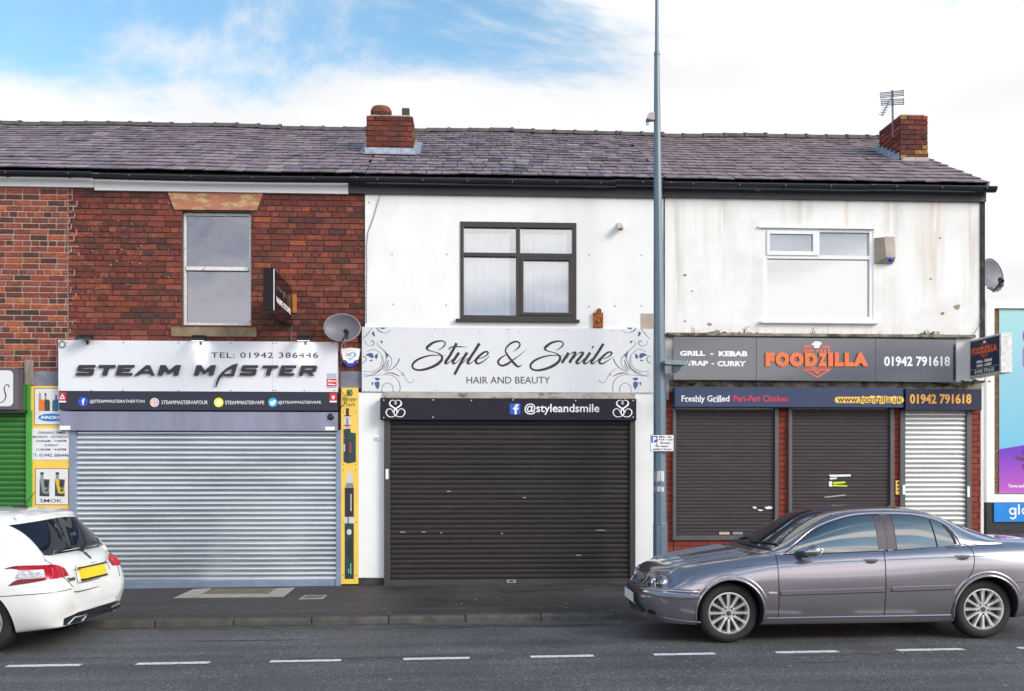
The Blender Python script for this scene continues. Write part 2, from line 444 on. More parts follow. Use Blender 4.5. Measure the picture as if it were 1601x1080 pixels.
# render with rust and rain streaks for the right-hand house
def streaky():
    m, nt, N, L, b = material('streaked_white_render')
    b.inputs['Roughness'].default_value = .75
    tcn = N.new('ShaderNodeTexCoord')
    col = (.835, .825, .805, 1)
    last = None
    def layer(scale, stretch, pos, colr, amt, seed):
        nonlocal last
        mpn = N.new('ShaderNodeMapping'); mpn.inputs['Scale'].default_value = stretch; mpn.inputs['Location'].default_value = (seed, seed*.7, seed*.3)
        L.new(tcn.outputs['Object'], mpn.inputs[0])
        no = N.new('ShaderNodeTexNoise'); no.inputs['Scale'].default_value = scale; no.inputs['Detail'].default_value = 7; no.inputs['Roughness'].default_value = .6
        L.new(mpn.outputs[0], no.inputs['Vector'])
        rp = N.new('ShaderNodeValToRGB')
        rp.color_ramp.elements[0].position = pos[0]; rp.color_ramp.elements[0].color = (0, 0, 0, 1)
        rp.color_ramp.elements[1].position = pos[1]; rp.color_ramp.elements[1].color = (amt, amt, amt, 1)
        L.new(no.outputs['Fac'], rp.inputs[0])
        mx = N.new('ShaderNodeMix'); mx.data_type = 'RGBA'
        L.new(rp.outputs[0], mx.inputs[0])
        if last is None: mx.inputs[6].default_value = col
        else: L.new(last, mx.inputs[6])
        mx.inputs[7].default_value = (*colr, 1)
        last = mx.outputs[2]
    layer(2.2, (1.3, 1, .5), (.50, .86), (.58, .54, .49), .30, 1.0)
    layer(5.0, (2.6, 1, .12), (.58, .76), (.50, .47, .44), .28, 2.7)
    layer(3.2, (2.6, 1, .08), (.585, .70), (.62, .40, .19), .25, 5.2)
    layer(1.3, (1, 1, 1), (.5, .8), (.56, .50, .44), .55, 9.0)
    layer(26, (1, 1, 1), (.69, .73), (.2, .18, .16), .7, 3.0)
    # stains with places of their own: where the gutter leaks
    spx = N.new('ShaderNodeSeparateXYZ'); L.new(tcn.outputs['Object'], spx.inputs[0])
    def mth(op, a_, b_=None):
        n = N.new('ShaderNodeMath'); n.operation = op
        for i_, v in enumerate((a_, b_)):
            if v is None: continue
            if isinstance(v, (int, float)): n.inputs[i_].default_value = v
            else: L.new(v, n.inputs[i_])
        return n.outputs[0]
    for (px, wd, z0, z1, colr, amt, sd) in ((1463, .085, 505, 312, (.60, .40, .19), .85, 3.), (1452, .20, 520, 312, (.60, .50, .38), .7, 8.), (1325, .05, 470, 312, (.60, .41, .22), .8, 5.), (1104, .05, 480, 312, (.56, .44, .30), .6, 1.),
                                        (1130, .09, 400, 312, (.40, .37, .34), .7, 2.), (1250, .22, 380, 312, (.45, .42, .38), .65, 7.), (1400, .13, 420, 312, (.42, .38, .34), .6, 4.), (1522, .12, 525, 312, (.48, .40, .30), .75, 6.), (1300, 2.5, 525, 500, (.46, .40, .32), .6, 9.), (1060, .1, 525, 430, (.45, .40, .33), .7, 11.)):
        xx = PXx(px, -.02); za, zb_ = PZ(z0, px, -.02), PZ(z1, px, -.02)
        mpn = N.new('ShaderNodeMapping'); mpn.inputs['Scale'].default_value = (5.0, 1, .35); mpn.inputs['Location'].default_value = (sd, 0, sd)
        L.new(tcn.outputs['Object'], mpn.inputs[0])
        no = N.new('ShaderNodeTexNoise'); no.inputs['Scale'].default_value = 2.4; no.inputs['Detail'].default_value = 7; L.new(mpn.outputs[0], no.inputs['Vector'])
        dx = mth('DIVIDE', mth('SUBTRACT', mth('ADD', spx.outputs[0], mth('MULTIPLY', mth('SUBTRACT', no.outputs['Fac'], .5), wd)), xx), wd)
        g = mth('POWER', 2.718, mth('MULTIPLY', mth('MULTIPLY', dx, dx), -1.0))
        fz = N.new('ShaderNodeMapRange'); fz.inputs[1].default_value = za; fz.inputs[2].default_value = za+(zb_-za)*.7; fz.interpolation_type = 'SMOOTHSTEP'
        if px == 1300: fz.inputs[1].default_value = zb_; fz.inputs[2].default_value = za
        L.new(spx.outputs[2], fz.inputs[0])
        nr = N.new('ShaderNodeMapRange'); nr.inputs[1].default_value = .38; nr.inputs[2].default_value = .62; L.new(no.outputs['Fac'], nr.inputs[0])
        f_ = mth('MULTIPLY', mth('MULTIPLY', g, fz.outputs[0]), mth('MULTIPLY', nr.outputs[0], amt*.72))
        mx = N.new('ShaderNodeMix'); mx.data_type = 'RGBA'; L.new(f_, mx.inputs[0]); L.new(last, mx.inputs[6]); mx.inputs[7].default_value = (*colr, 1); last = mx.outputs[2]
    L.new(last, b.inputs['Base Color'])
    bn = N.new('ShaderNodeTexNoise'); bn.inputs['Scale'].default_value = 30; bn.inputs['Detail'].default_value = 6
    L.new(tcn.outputs['Object'], bn.inputs['Vector'])
    bu = N.new('ShaderNodeBump'); bu.inputs['Strength'].default_value = .25; bu.inputs['Distance'].default_value = .01
    L.new(bn.outputs['Fac'], bu.inputs['Height']); L.new(bu.outputs[0], b.inputs['Normal'])
    return m
m_streak = streaky()

# ------------------------------------------------------------------ ground
def asphalt(name, base, spk, rough, wet):
    m, nt, N, L, b = material(name)
    tcn = N.new('ShaderNodeTexCoord')
    def noise(sc, det=4, rough=.6):
        n = N.new('ShaderNodeTexNoise'); n.inputs['Scale'].default_value = sc; n.inputs['Detail'].default_value = det; n.inputs['Roughness'].default_value = rough
        L.new(tcn.outputs['Object'], n.inputs['Vector']); return n
    a = noise(.7, 6); f = noise(95, 2); g = noise(32, 2)
    r1 = N.new('ShaderNodeValToRGB')
    r1.color_ramp.elements[0].position = .35; r1.color_ramp.elements[0].color = tuple(c*.78 for c in base) + (1,)
    r1.color_ramp.elements[1].position = .68; r1.color_ramp.elements[1].color = tuple(c*1.25 for c in base) + (1,)
    L.new(a.outputs['Fac'], r1.inputs[0])
    r2 = N.new('ShaderNodeValToRGB')
    r2.color_ramp.elements[0].position = .36; r2.color_ramp.elements[0].color = (.45, .45, .45, 1)
    r2.color_ramp.elements[1].position = .66; r2.color_ramp.elements[1].color = (spk, spk, spk, 1)
    L.new(f.outputs['Fac'], r2.inputs[0])
    r3 = N.new('ShaderNodeValToRGB')
    r3.color_ramp.elements[0].position = .3; r3.color_ramp.elements[0].color = (.8, .8, .8, 1)
    r3.color_ramp.elements[1].position = .72; r3.color_ramp.elements[1].color = (1.2, 1.2, 1.2, 1)
    L.new(g.outputs['Fac'], r3.inputs[0])
    wv = N.new('ShaderNodeMapping'); wv.inputs['Scale'].default_value = (.10, 1.3, 1); L.new(tcn.outputs['Object'], wv.inputs[0])
    tn = N.new('ShaderNodeTexNoise'); tn.inputs['Scale'].default_value = 2.2; tn.inputs['Detail'].default_value = 5; L.new(wv.outputs[0], tn.inputs['Vector'])
    r4 = N.new('ShaderNodeValToRGB')
    r4.color_ramp.elements[0].position = .36; r4.color_ramp.elements[0].color = (.78, .76, .74, 1)
    r4.color_ramp.elements[1].position = .64; r4.color_ramp.elements[1].color = (1.18, 1.17, 1.15, 1)
    L.new(tn.outputs['Fac'], r4.inputs[0])
    vo = N.new('ShaderNodeTexNoise'); vo.inputs['Scale'].default_value = 38; vo.inputs['Detail'].default_value = 1; L.new(tcn.outputs['Object'], vo.inputs['Vector'])
    r5 = N.new('ShaderNodeValToRGB')
    r5.color_ramp.elements[0].position = .60; r5.color_ramp.elements[0].color = (1, 1, 1, 1)
    r5.color_ramp.elements[1].position = .72; r5.color_ramp.elements[1].color = (2.7, 2.6, 2.5, 1)
    L.new(vo.outputs['Fac'], r5.inputs[0])
    last = r1.outputs[0]
    for r in (r2, r3, r4, r5):
        mx = N.new('ShaderNodeMix'); mx.data_type = 'RGBA'; mx.blend_type = 'MULTIPLY'; mx.inputs[0].default_value = 1
        L.new(last, mx.inputs[6]); L.new(r.outputs[0], mx.inputs[7]); last = mx.outputs[2]
    L.new(last, b.inputs['Base Color'])
    rr = N.new('ShaderNodeMapRange'); rr.inputs[1].default_value = .35; rr.inputs[2].default_value = .65
    rr.inputs[3].default_value = rough - wet; rr.inputs[4].default_value = rough + .1
    L.new(a.outputs['Fac'], rr.inputs[0]); L.new(rr.outputs[0], b.inputs['Roughness'])
    b.inputs['Specular IOR Level'].default_value = .35
    bu = N.new('ShaderNodeBump'); bu.inputs['Strength'].default_value = .35; bu.inputs['Distance'].default_value = .006
    L.new(f.outputs['Fac'], bu.inputs['Height']); L.new(bu.outputs[0], b.inputs['Normal'])
    return m
m_road = asphalt('road_asphalt', (.068, .068, .070), 2.3, .66, .16)
m_pave = asphalt('pavement_asphalt', (.043, .038, .037), 2.0, .66, .1)
m_patch = asphalt('patched_asphalt', (.042, .04, .041), 1.5, .75, .1)
m_kerb = M('kerb_concrete', (.082, .072, .064), .85, var=.35, scale=5, bump=.5, bscale=70, dirt=(.04, .035, .03), dirt_amt=.8, dirt_scale=3)
m_line = M('road_paint', (.72, .71, .70), .7, var=.08, scale=25, dirt=(.13, .13, .13), dirt_amt=.85, dirt_scale=30, dirt_pos=(.54, .64))

KY, KW = -2.97, .14                      # kerb front line, kerb width
ZK, ZB = .075, .105                      # kerb top, pavement at the buildings
mb = MB(); mb.add([(x, y, SLOPE*x) for x, y in ((-300,-320),(300,-320),(300,300),(-300,300))], [(0,1,2,3)])
road = struct(mb.build('road', m_road))
mb = MB()
mb.add([(x, y, z+SLOPE*x) for x, y, z in ((-60,KY+KW,ZK),(60,KY+KW,ZK),(60,.3,ZB),(-60,.3,ZB),(-60,KY+KW,0),(60,KY+KW,0))], [(0,1,2,3),(4,5,1,0)])
pavement = struct(mb.build('pavement', m_pave))
mb = MB(); rnd = random.Random(5)
x = -40.0
while x < 40:
    l = .91; j = rnd.uniform(-.004, .004)
    mb.box(x+.0015, x+l-.0015, KY+j*.5, KY+KW+.002, SLOPE*x-.05, SLOPE*x+ZK+.005+j*.5)
    x += l
kerb = struct(mb.build('kerb', m_kerb, bevel=.022))
# channel strip of worn, reddish paint remains and the bay markings
for a, b_, yy in ((5,118,1044),(215,325,1038),(423,533,1033.5),(630,734,1029.5),(830,929,1026),(1021,1119,1022.5),(1211,1310,1019),(1398,1505,1015),(1585,1700,1011.5)):
    x0 = ground(a, yy)[0]; x1 = ground(b_, yy)[0]
    mb = MB(); n = 14; r2 = random.Random(a); vs = []; fs = []
    for i in range(n+1):
        t = x0 + (x1-x0)*i/n
        vs += [(t + r2.uniform(-.01,.01), -5.13-.05+r2.uniform(-.005,.005), SLOPE*t+.004), (t + r2.uniform(-.01,.01), -5.13+.05+r2.uniform(-.005,.005), SLOPE*t+.004)]
    for i in range(n): fs.append((2*i, 2*i+2, 2*i+3, 2*i+1))
    mb.add(vs, fs)
    mb.build('bay_marking', m_line, road)
def smear(name, pts, mat, h=.0035):
    mb = MB(); q = [ground(*p) for p in pts]; n = len(q)
    mb.add([(x, y, SLOPE*x+h) for x, y in q], [tuple(reversed(range(n)))]); return mb.build(name, mat, road)
rs = random.Random(14)
def ragged(x0, y0, x1, y1, w_):
    n = 26; up, dn = [], []
    for i in range(n+1):
        t = i/n; e = sin(pi*min(max(t, .02), .98))**.4
        up.append((x0+(x1-x0)*t, y0+(y1-y0)*t-w_*e*rs.uniform(.3, 1))); dn.append((x0+(x1-x0)*t, y0+(y1-y0)*t+w_*e*rs.uniform(.3, 1)))
    return up + dn[::-1]
m_smear = M('reddish_paint_residue', (.115, .085, .072), .8, var=.4, scale=9, dirt=(.08, .078, .076), dirt_amt=1.0, dirt_scale=11, dirt_pos=(.42, .55))
smear('paint_residue', ragged(625, 1025.5, 737, 1022, 2.4), m_smear)
smear('paint_residue', ragged(440, 1030, 640, 1026.5, 1.6), m_smear)
smear('paint_residue', ragged(1240, 1024, 1420, 1019, 3.2), m_smear)
smear('paint_residue', ragged(1250, 1036, 1330, 1034, 1.5), m_smear)
m_damp = M('damp_asphalt', (.048, .046, .046), .42, var=.35, scale=5, dirt=(.082, .08, .08), dirt_amt=1.0, dirt_scale=7, dirt_pos=(.45, .58))
smear('damp_channel', ragged(150, 983, 985, 976, 4.5), m_damp, .0025)
m_tar = M('tar_seam', (.022, .021, .021), .55)
smear('tar_seam', ragged(300, 1003, 470, 1000, .6), m_tar)
# dark repaired strip by the middle shop, kept as part of the pavement
def on_pave(px, py):
    x, y = ground(px, py, .1); return x, y
def pave_z(y, x=0.0): return ZK + (ZB-ZK)*(y-(KY+KW))/(.3-(KY+KW)) + SLOPE*x
pts = [(772,919),(880,912),(934,911.5),(936,917),(905,921),(850,922),(790,926)]
mb = MB(); pp = [on_pave(*p) for p in pts]
mb.add([(x, y, pave_z(y, x)+.004) for x, y in pp], [tuple(reversed(range(len(pp))))])
mb.build('tarmac_repair', m_patch, pavement)
# cellar cover with its concrete surround
t = thing('cellar_cover', 'brown cellar hatch in a pale concrete surround sunk in the pavement by the silver shutter', 'hatch', (*on_pave(368, 927), ZB))
m_hatch = M('brown_hatch', (.16, .12, .085), .8, var=.25, scale=9, bump=.3)
m_palec = M('pale_slab', (.34, .31, .28), .85, var=.15, scale=8, bump=.3)
def slab(name, pts, mat, par, h=.006):
    pp = [on_pave(*p) for p in pts]; n = len(pp)
    mb = MB()
    mb.add([(x, y, pave_z(y, x)+h) for x, y in pp] + [(x, y, pave_z(y, x)-.02) for x, y in pp],
           [tuple(reversed(range(n)))] + [(i, (i+1)%n, (i+1)%n+n, i+n) for i in range(n)])
    return mb.build(name, mat, par)
slab('surround', [(272,934),(302,921.5),(330,920),(308,933.5)], m_palec, t)
slab('surround', [(410,932.5),(432,920),(461,919),(443,932)], m_palec, t)
slab('surround', [(309,933.5),(318,928.5),(416,928),(410,932.5)], m_palec, t)
slab('hatch_plate', [(319,928),(331,920.5),(431,919.5),(417,927.5)], m_hatch, t, .004)
t = thing('stopcock_cover', 'small square pale access cover set in the pavement beside the cellar hatch', 'cover', (*on_pave(489, 933), ZB))
slab('frame', [(467,935.5),(477,930),(511,929.5),(505,935)], m_palec, t, .005)
slab('lid', [(472,934.6),(480,931),(507,930.5),(502,934)], m_hatch, t, .007)
# scattered litter specks: gum and paper bits on the ground
mb = MB(); rnd = random.Random(9)
m_speck = M('pale_speck', (.38, .38, .37), .9, var=.3)
for i in range(170):
    x = rnd.uniform(-7, 8)
    if rnd.random() < .55: y = rnd.uniform(KY+.2, -.15); z = pave_z(y, x)
    else: y = rnd.uniform(-7.5, KY-.1); z = SLOPE*x
    r = rnd.choice((.006, .008, .01, .016, .022)); n = 6; a0 = rnd.random()*6
    mb.add([(x+r*cos(a0+k*pi/3)*rnd.uniform(.6,1.3), y+r*.8*sin(a0+k*pi/3)*rnd.uniform(.6,1.3), z+.0035) for k in range(n)], [tuple(range(n))])
o = mb.build('litter', m_speck); o['kind'] = 'stuff'; o['label'] = 'pale gum spots and litter specks scattered over tarmac'; o['category'] = 'litter'
mb = MB(); rnd = random.Random(4)
m_leaf = M('fallen_leaf', (.30, .13, .03), .8, var=.4)
for i in range(26):
    x = rnd.uniform(-6, 7); y = rnd.choice((KY-.06+rnd.uniform(-.05,.05), rnd.uniform(-5.2, KY), rnd.uniform(KY+.2,-.1)))
    z = (pave_z(y, x) if y > KY+.1 else SLOPE*x)
    r = rnd.uniform(.012, .026); a = rnd.random()*6
    mb.add([(x+r*cos(a), y+r*sin(a), z+.006), (x-r*.5*sin(a), y+r*.5*cos(a), z+.012), (x-r*cos(a), y-r*sin(a), z+.005), (x+r*.5*sin(a), y-r*.5*cos(a), z+.01)], [(0,1,2,3)])
o = mb.build('fallen_leaves', m_leaf); o['kind'] = 'stuff'; o['label'] = 'a few brown fallen leaves along the gutter and pavement'; o['category'] = 'leaves'

# ------------------------------------------------------------------ houses
X0, X1, X2, X3 = PXx(-330), PXx(107), PXx(571), PXx(1037.5)
X4 = PXx(1537)
EY, RY, BY = -.15, 3.8, 7.9              # eave line, ridge line, back wall (y)
EZ = PZ(280, 1000, EY) + .02             # lowest slate edge
RZ = PZ(211, 1000, RY)
SL = (RZ-EZ)/(RY-EY)
def roofz(y): return EZ + SL*(y-EY) if y <= RY else RZ - SL*(y-RY)
rnd = random.Random(11)

def wall_mesh(name, x0, x1, zt, holes, mat, par, y0=0.0, depth=.28, zb=-.15, back=True):
    mb = MB()
    xs = sorted({x0, x1} | {h[0] for h in holes} | {h[1] for h in holes})
    zs = sorted({zb, zt} | {h[2] for h in holes} | {h[3] for h in holes})
    for i in range(len(xs)-1):
        for j in range(len(zs)-1):
            cx_, cz_ = (xs[i]+xs[i+1])/2, (zs[j]+zs[j+1])/2
            if any(h[0] < cx_ < h[1] and h[2] < cz_ < h[3] for h in holes): continue
            mb.add([(xs[i],y0,zs[j]),(xs[i+1],y0,zs[j]),(xs[i+1],y0,zs[j+1]),(xs[i],y0,zs[j+1])], [(0,1,2,3)])
    for h in holes:
        a, b, c, d = h; y1 = y0+depth
        mb.add([(a,y0,c),(a,y1,c),(a,y1,d),(a,y0,d)], [(0,1,2,3)]); mb.add([(b,y0,c),(b,y1,c),(b,y1,d),(b,y0,d)], [(3,2,1,0)])
        mb.add([(a,y0,c),(b,y0,c),(b,y1,c),(a,y1,c)], [(0,1,2,3)]); mb.add([(a,y0,d),(b,y0,d),(b,y1,d),(a,y1,d)], [(3,2,1,0)])
    if back:
        g = zt
        mb.add([(x0,y0,zb),(x0,BY,zb),(x0,BY,g),(x0,RY,RZ-.06),(x0,y0,g)], [(4,3,2,1,0)])
        mb.add([(x1,y0,zb),(x1,BY,zb),(x1,BY,g),(x1,RY,RZ-.06),(x1,y0,g)], [(0,1,2,3,4)])
        mb.add([(x0,BY,zb),(x1,BY,zb),(x1,BY,g),(x0,BY,g)], [(3,2,1,0)])
    return mb.build(name, mat, par)

def bricks(mb, x0, x1, z0, z1, holes, rnd, palette, y=0.0, d=.014, gap=.009, L_=.257, H_=.0845, header_every=4, zero=0.0, clip=None):
    k = 0
    z = z0
    while z < z1 - .02:
        hd = header_every and k % header_every == header_every-1
        ln = (L_/2 if hd else L_)
        x = x0 - (ln/2 if k % 2 else 0) - (rnd.uniform(0, .02))
        zt = min(z + H_, z1)
        while x < x1:
            l = ln if rnd.random() > .06 else (L_/2 if not hd else L_)
            a, b = max(x, x0), min(x+l, x1)
            segs = [(a, b)]
            for h in holes:
                if z + H_*.5 > h[2] and z + H_*.5 < h[3]:
                    ns = []
                    for (p, q) in segs:
                        if q <= h[0] or p >= h[1]: ns.append((p, q)); continue
                        if p < h[0]: ns.append((p, h[0]))
                        if q > h[1]: ns.append((h[1], q))
                    segs = ns
            for (p, q) in segs:
                if q - p < .03: continue
                if clip and not clip((p+q)/2, z): continue
                c = palette(rnd, (p+q)/2, z)
                g = gap/2 + rnd.uniform(0, .0015)
                yy = y - d + rnd.uniform(-.003, .003)
                xa, xb, za, zb_ = p+g, q-g, z+g, zt-g
                e = .004; t = rnd.uniform(-.0015, .0015)
                mb.add([(xa,y,za),(xb,y,za),(xb,y,zb_),(xa,y,zb_),
                        (xa+e,yy,za+e+t),(xb-e,yy+t,za+e-t),(xb-e,yy,zb_-e-t),(xa+e,yy-t,zb_-e+t)],
                       [(4,5,6,7),(0,1,5,4),(1,2,6,5),(2,3,7,6),(3,0,4,7)], 0, c)
            x += l
        z += H_; k += 1
REDS = [(146,76,64),(138,70,60),(130,67,59),(150,81,67),(124,65,58),(153,86,70)]
DARK = [(108,68,58),(98,64,58),(116,70,60)]
ORNG = [(190,98,66),(176,88,62),(196,106,70)]
def lin(c, k=.78): return tuple(v*k for v in srgb(*c))
def pal_old(r, x, z):
    q = r.random()
    n = .5 + .5*sin(x*1.7+z*2.3)*cos(z*1.9-x*.8)
    if q < .06 + .20*n: return lin(r.choice(DARK), r.uniform(.7,.85))
    if q > .975: return lin(r.choice(ORNG), .6)
    return lin(r.choice(REDS), r.uniform(.66,.84))
def pal_new(r, x, z):
    q = r.random()
    if q < .3: return lin(r.choice(DARK), .75)
    if q > .76: return lin(r.choice(ORNG))
    return lin(r.choice(REDS), .95)

# --- roof builder
def sag(x): return .014*sin(x*1.05+.6) + .008*sin(x*2.6)
def roof(par, x0, x1, seed, tone, w_=.275, course=.26, rag=.010):
    mb = MB(); r = random.Random(seed)
    ny = sqrt(1+SL*SL); ux = (0, 1/ny, SL/ny); up = (0, -SL/ny, 1/ny)
    Ls = (RY-EY)*ny
    mb.add([(x0,EY+.03,EZ-.05),(x1,EY+.03,EZ-.05),(x1,RY,RZ-.05),(x0,RY,RZ-.05),(x1,BY+.15,roofz(BY+.15)-.02),(x0,BY+.15,roofz(BY+.15)-.02)], [(0,1,2,3),(3,2,4,5)], 0, (.04,.035,.04))
    s = 0.0; k = 0
    while s < Ls-.03:
        hc = course*(1.12-.22*s/Ls)
        x = x0 - (w_/2 if k % 2 else 0)
        while x < x1:
            wd = w_*r.uniform(.86, 1.12)
            a, b = max(x, x0), min(x+wd, x1)
            if b-a > .04:
                g = .005; slip = r.uniform(-rag, rag) - (r.uniform(.02,.05) if r.random() < .015 else 0)
                c = tone(r, a, s)
                lift = .021 + r.uniform(-.004, .006); tl = r.uniform(-.004, .004); tilt = r.uniform(-.005,.005)
                def pt(xx, ss, h):
                    return (xx, EY+ux[1]*ss+up[1]*h, EZ+ux[2]*ss+up[2]*h + sag(xx)*(.3+.7*ss/Ls))
                s0 = s+slip; s1 = min(s+hc*1.25, Ls)
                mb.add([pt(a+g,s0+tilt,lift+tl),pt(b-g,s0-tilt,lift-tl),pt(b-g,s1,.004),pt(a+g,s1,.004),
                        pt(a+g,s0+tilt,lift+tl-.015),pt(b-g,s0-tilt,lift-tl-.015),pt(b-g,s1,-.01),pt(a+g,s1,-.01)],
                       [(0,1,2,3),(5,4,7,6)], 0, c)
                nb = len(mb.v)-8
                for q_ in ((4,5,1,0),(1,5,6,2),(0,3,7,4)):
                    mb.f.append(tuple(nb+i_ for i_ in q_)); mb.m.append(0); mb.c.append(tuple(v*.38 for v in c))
            x += wd
        s += hc; k += 1
    o = mb.build('roof', m_slate, par)
    # ridge tiles
    mb = MB(); x = x0; rr = .10
    while x < x1:
        l = min(.40, x1-x); dz = r.uniform(-.006, .006) + sag(x+.2)
        for (xa, xb, ra) in ((x, x+l, rr), (x+l-.05, x+l, rr+.022)):
            prof = [(-.16, -.05), (-.11, .012), (-.05, .05), (0, .062), (.05, .05), (.11, .012), (.16, -.05)]
            kk = ra/rr
            vs = [(xx, RY+p[0]*kk, RZ+p[1]*kk+dz) for xx in (xa, xb) for p in prof]
            n = len(prof)
            mb.add(vs, [(i, i+1, n+i+1, n+i) for i in range(n-1)] + [tuple(range(n)), tuple(reversed(range(n, 2*n)))])
        x += l
    mb.build('ridge', m_ridge, o)
    return o
def tone_left(r, x, s):
    q = r.random(); k = r.uniform(.75, 1.15)
    c = (.275,.208,.228) if q > .2 else (.245,.194,.232) if q > .1 else (.30,.25,.245)
    return tuple(v*k for v in c)
def tone_mid(r, x, s):
    q = r.random(); k = r.uniform(.72, 1.15)
    c = (.265,.205,.226) if q > .3 else (.235,.19,.238) if q > .16 else (.32,.28,.24) if q > .05 else (.14,.12,.12)
    return tuple(v*k for v in c)
def tone_right(r, x, s):
    k = r.uniform(.82, 1.12)
    return tuple(v*k for v in (.275,.207,.214))

def gutter(par, x0, x1, zc, y=-.195, r=.062, brackets=1.0, stop=False, sag=0.0):
    mb = MB(); n = 9
    prof = [(r*cos(pi+pi*k/n), r*sin(pi+pi*k/n)) for k in range(n+1)]
    prof = [(-r*1.08, .012)] + prof + [(r*1.08, .012)]
    m_ = len(prof); segs = 24; vs = []
    for i in range(segs+1):
        t = i/segs; x = x0 + (x1-x0)*t; dz = -sag*sin(pi*t)
        vs += [(x, y+p[0], zc+p[1]+dz) for p in prof]
    fs = [(i*m_+k, i*m_+k+1, (i+1)*m_+k+1, (i+1)*m_+k) for i in range(segs) for k in range(m_-1)]
    fs += [tuple(range(m_)), tuple(reversed(range(segs*m_, (segs+1)*m_)))]
    mb.add(vs, fs)
    x = x0 + brackets*.6
    while x < x1:
        k = r*1.12
        pr = [(k*cos(pi+pi*j/8), k*sin(pi+pi*j/8)) for j in range(9)]
        vs = [(xx, y+p[0], zc+p[1]) for xx in (x-.014, x+.014) for p in pr]
        mb.add(vs, [(j, j+1, 9+j+1, 9+j) for j in range(8)])
        x += brackets
    o = mb.build('gutter', m_gutter, par, smooth=True)
    mo = o.modifiers.new('thick', 'SOLIDIFY'); mo.thickness = .004
    return o

# window helper: frame bars, panes, optional reveal sill
def bars(mb, rects, y0, y1):
    for (x0, x1, z0, z1) in rects: mb.box(x0, x1, y0, y1, z0, z1)
def pane(par, x0, x1, z0, z1, y, mat):
    mb = MB(); mb.box(x0, x1, y, y+.006, z0, z1); return mb.build('pane', mat, par)

# ================= far-left house
zf0 = PZ(283, 50); zf1 = PZ(275, 50)
hz_top = EZ + .0
H0 = thing('brick_house', 'brick house at the left edge with bright orange bricks and pale pointing', 'house', (X0, 0, ZB))
wall_mesh('wall', X0, X1, hz_top, [], m_mortar_new, H0)
mb = MB(); r = random.Random(21)
zw0 = PZ(601, 60)
edge = {}
def clip0(x, z):
    return x < X1 + .0
bricks(mb, X0, X1-.004, zw0, PZ(291, 60), [], r, pal_new, gap=.0145, d=.011, L_=.245, header_every=5)
mb.build('brickwork', m_brick, H0)
roof(H0, X0, X1, 1, tone_left)
gz0 = PZ(270, 50, -.195)
mb = MB(); mb.box(X0, PXx(147,-.06), -.06, .0, PZ(291.5, 60, -.06), EZ-.02); mb.build('fascia', m_white, H0, bevel=.003)
gutter(H0, X0, PXx(145,-.195), gz0, brackets=.88)
# stone lintel band
mb = MB(); x0, x1, z0, z1 = R(-330, 580, 107, 603, -.03); mb.box(x0, PXx(91,-.03), -.03, .0, PZ(604,60,-.03), PZ(580,60,-.03)); mb.build('lintel', m_bluestone, H0, bevel=.006)

# ================= red brick house with the sash window
H1 = thing('brick_house', 'dark red brick house with one sash window above the vape shop front', 'house', (X1, 0, ZB))
wn1 = R(285, 331, 392.5, 509)
wall_mesh('wall', X1, X2, hz_top, [wn1], m_mortar_old, H1)
mb = MB(); r = random.Random(33)
lint = R(262, 300, 411, 328)
bricks(mb, X1+.002, X2, PZ(606, 340), PZ(303, 340)+.06, [wn1, (PXx(266), PXx(405), wn1[3]-.01, lint[3])], r, pal_old, gap=.009, header_every=4)
# ragged toothing of the pale pointing into the dark brickwork
mb.build('brickwork', m_brick, H1)
mb = MB(); r = random.Random(3)
z = zw0
while z < PZ(300, 107):
    if r.random() < .8:
        l = r.uniform(.02, .16); x = X1 + r.uniform(-.01, .02)
        mb.box(x, x+l, -.0165, -.002, z-.006+r.uniform(-.002,.002), z+.005)
        if r.random() < .7: mb.box(x+l-.011, x+l, -.0165, -.002, z, z+.08)
    z += .0845
for i in range(75):                 # flecks of old white paint
    x = X1 + abs(r.gauss(.65, .42)); z = r.gauss(PZ(400, 200), .32)
    if x < wn1[0]-.08 and z < PZ(315, 200): mb.box(x, x+r.uniform(.006,.025), -.019, -.004, z, z+r.uniform(.005,.014))
mb.build('mortar_smears', m_mortar_new, H1)['kind'] = 'stuff'
roof(H1, X1, X2+.02, 2, tone_left)
fx = PXx(545, -.06)
mb = MB(); mb.box(PXx(147.6,-.06), fx-.003, -.062, .0, PZ(300, 345, -.06), EZ-.02); mb.build('fascia', m_white, H1, bevel=.003)
gutter(H1, PXx(145.5,-.195), fx+.04, PZ(277.5, 420, -.195), brackets=.88, sag=.012)
# lintel: splayed sandstone
poly = [P(262,300.5,-.03), P(411,302,-.03), P(401,328.5,-.03), P(272,327.5,-.03)]
mb = MB(); mb.prism([(a, b) for a, b in poly][::-1], -.03, .1)
win = MB()
x0, x1, z0, z1 = wn1
fy = .075
zm = PZ(420, 338, fy); t_ = .045
wx0, wx1 = PXx(286, fy), PXx(391.5, fy)
zt_, zb_ = PZ(332, 338, fy)-.01, PZ(508.5, 338, fy)
bars(win, [(wx0-.03, wx0+t_, zb_, zt_+.05), (wx1-t_*.4, wx1+.03, zb_, zt_+.05), (wx0+t_, wx1-t_*.4, zt_-.04, zt_+.05), (wx0+t_, wx1-t_*.4, zb_, zb_+.035), ], fy, fy+.06)
bars(win, [(wx0+t_, wx1-t_*.4, zm-.028, zm+.028)], fy-.012, fy+.05)
wo = win.build('window', m_oldwood, H1, bevel=.004)
mb.build('lintel', m_sand, H1, bevel=.008)
pane(wo, wx0+t_, wx1-.02, zm+.02, zt_-.03, fy+.030, m_glass_grey)
pane(wo, wx0+t_, wx1-.02, zb_+.03, zm-.02, fy+.044, m_glass_grey)
mb = MB(); mb.box(wx0, wx1, fy+.12, fy+.14, zb_, zt_); mb.build('window_backing', m_room, wo)
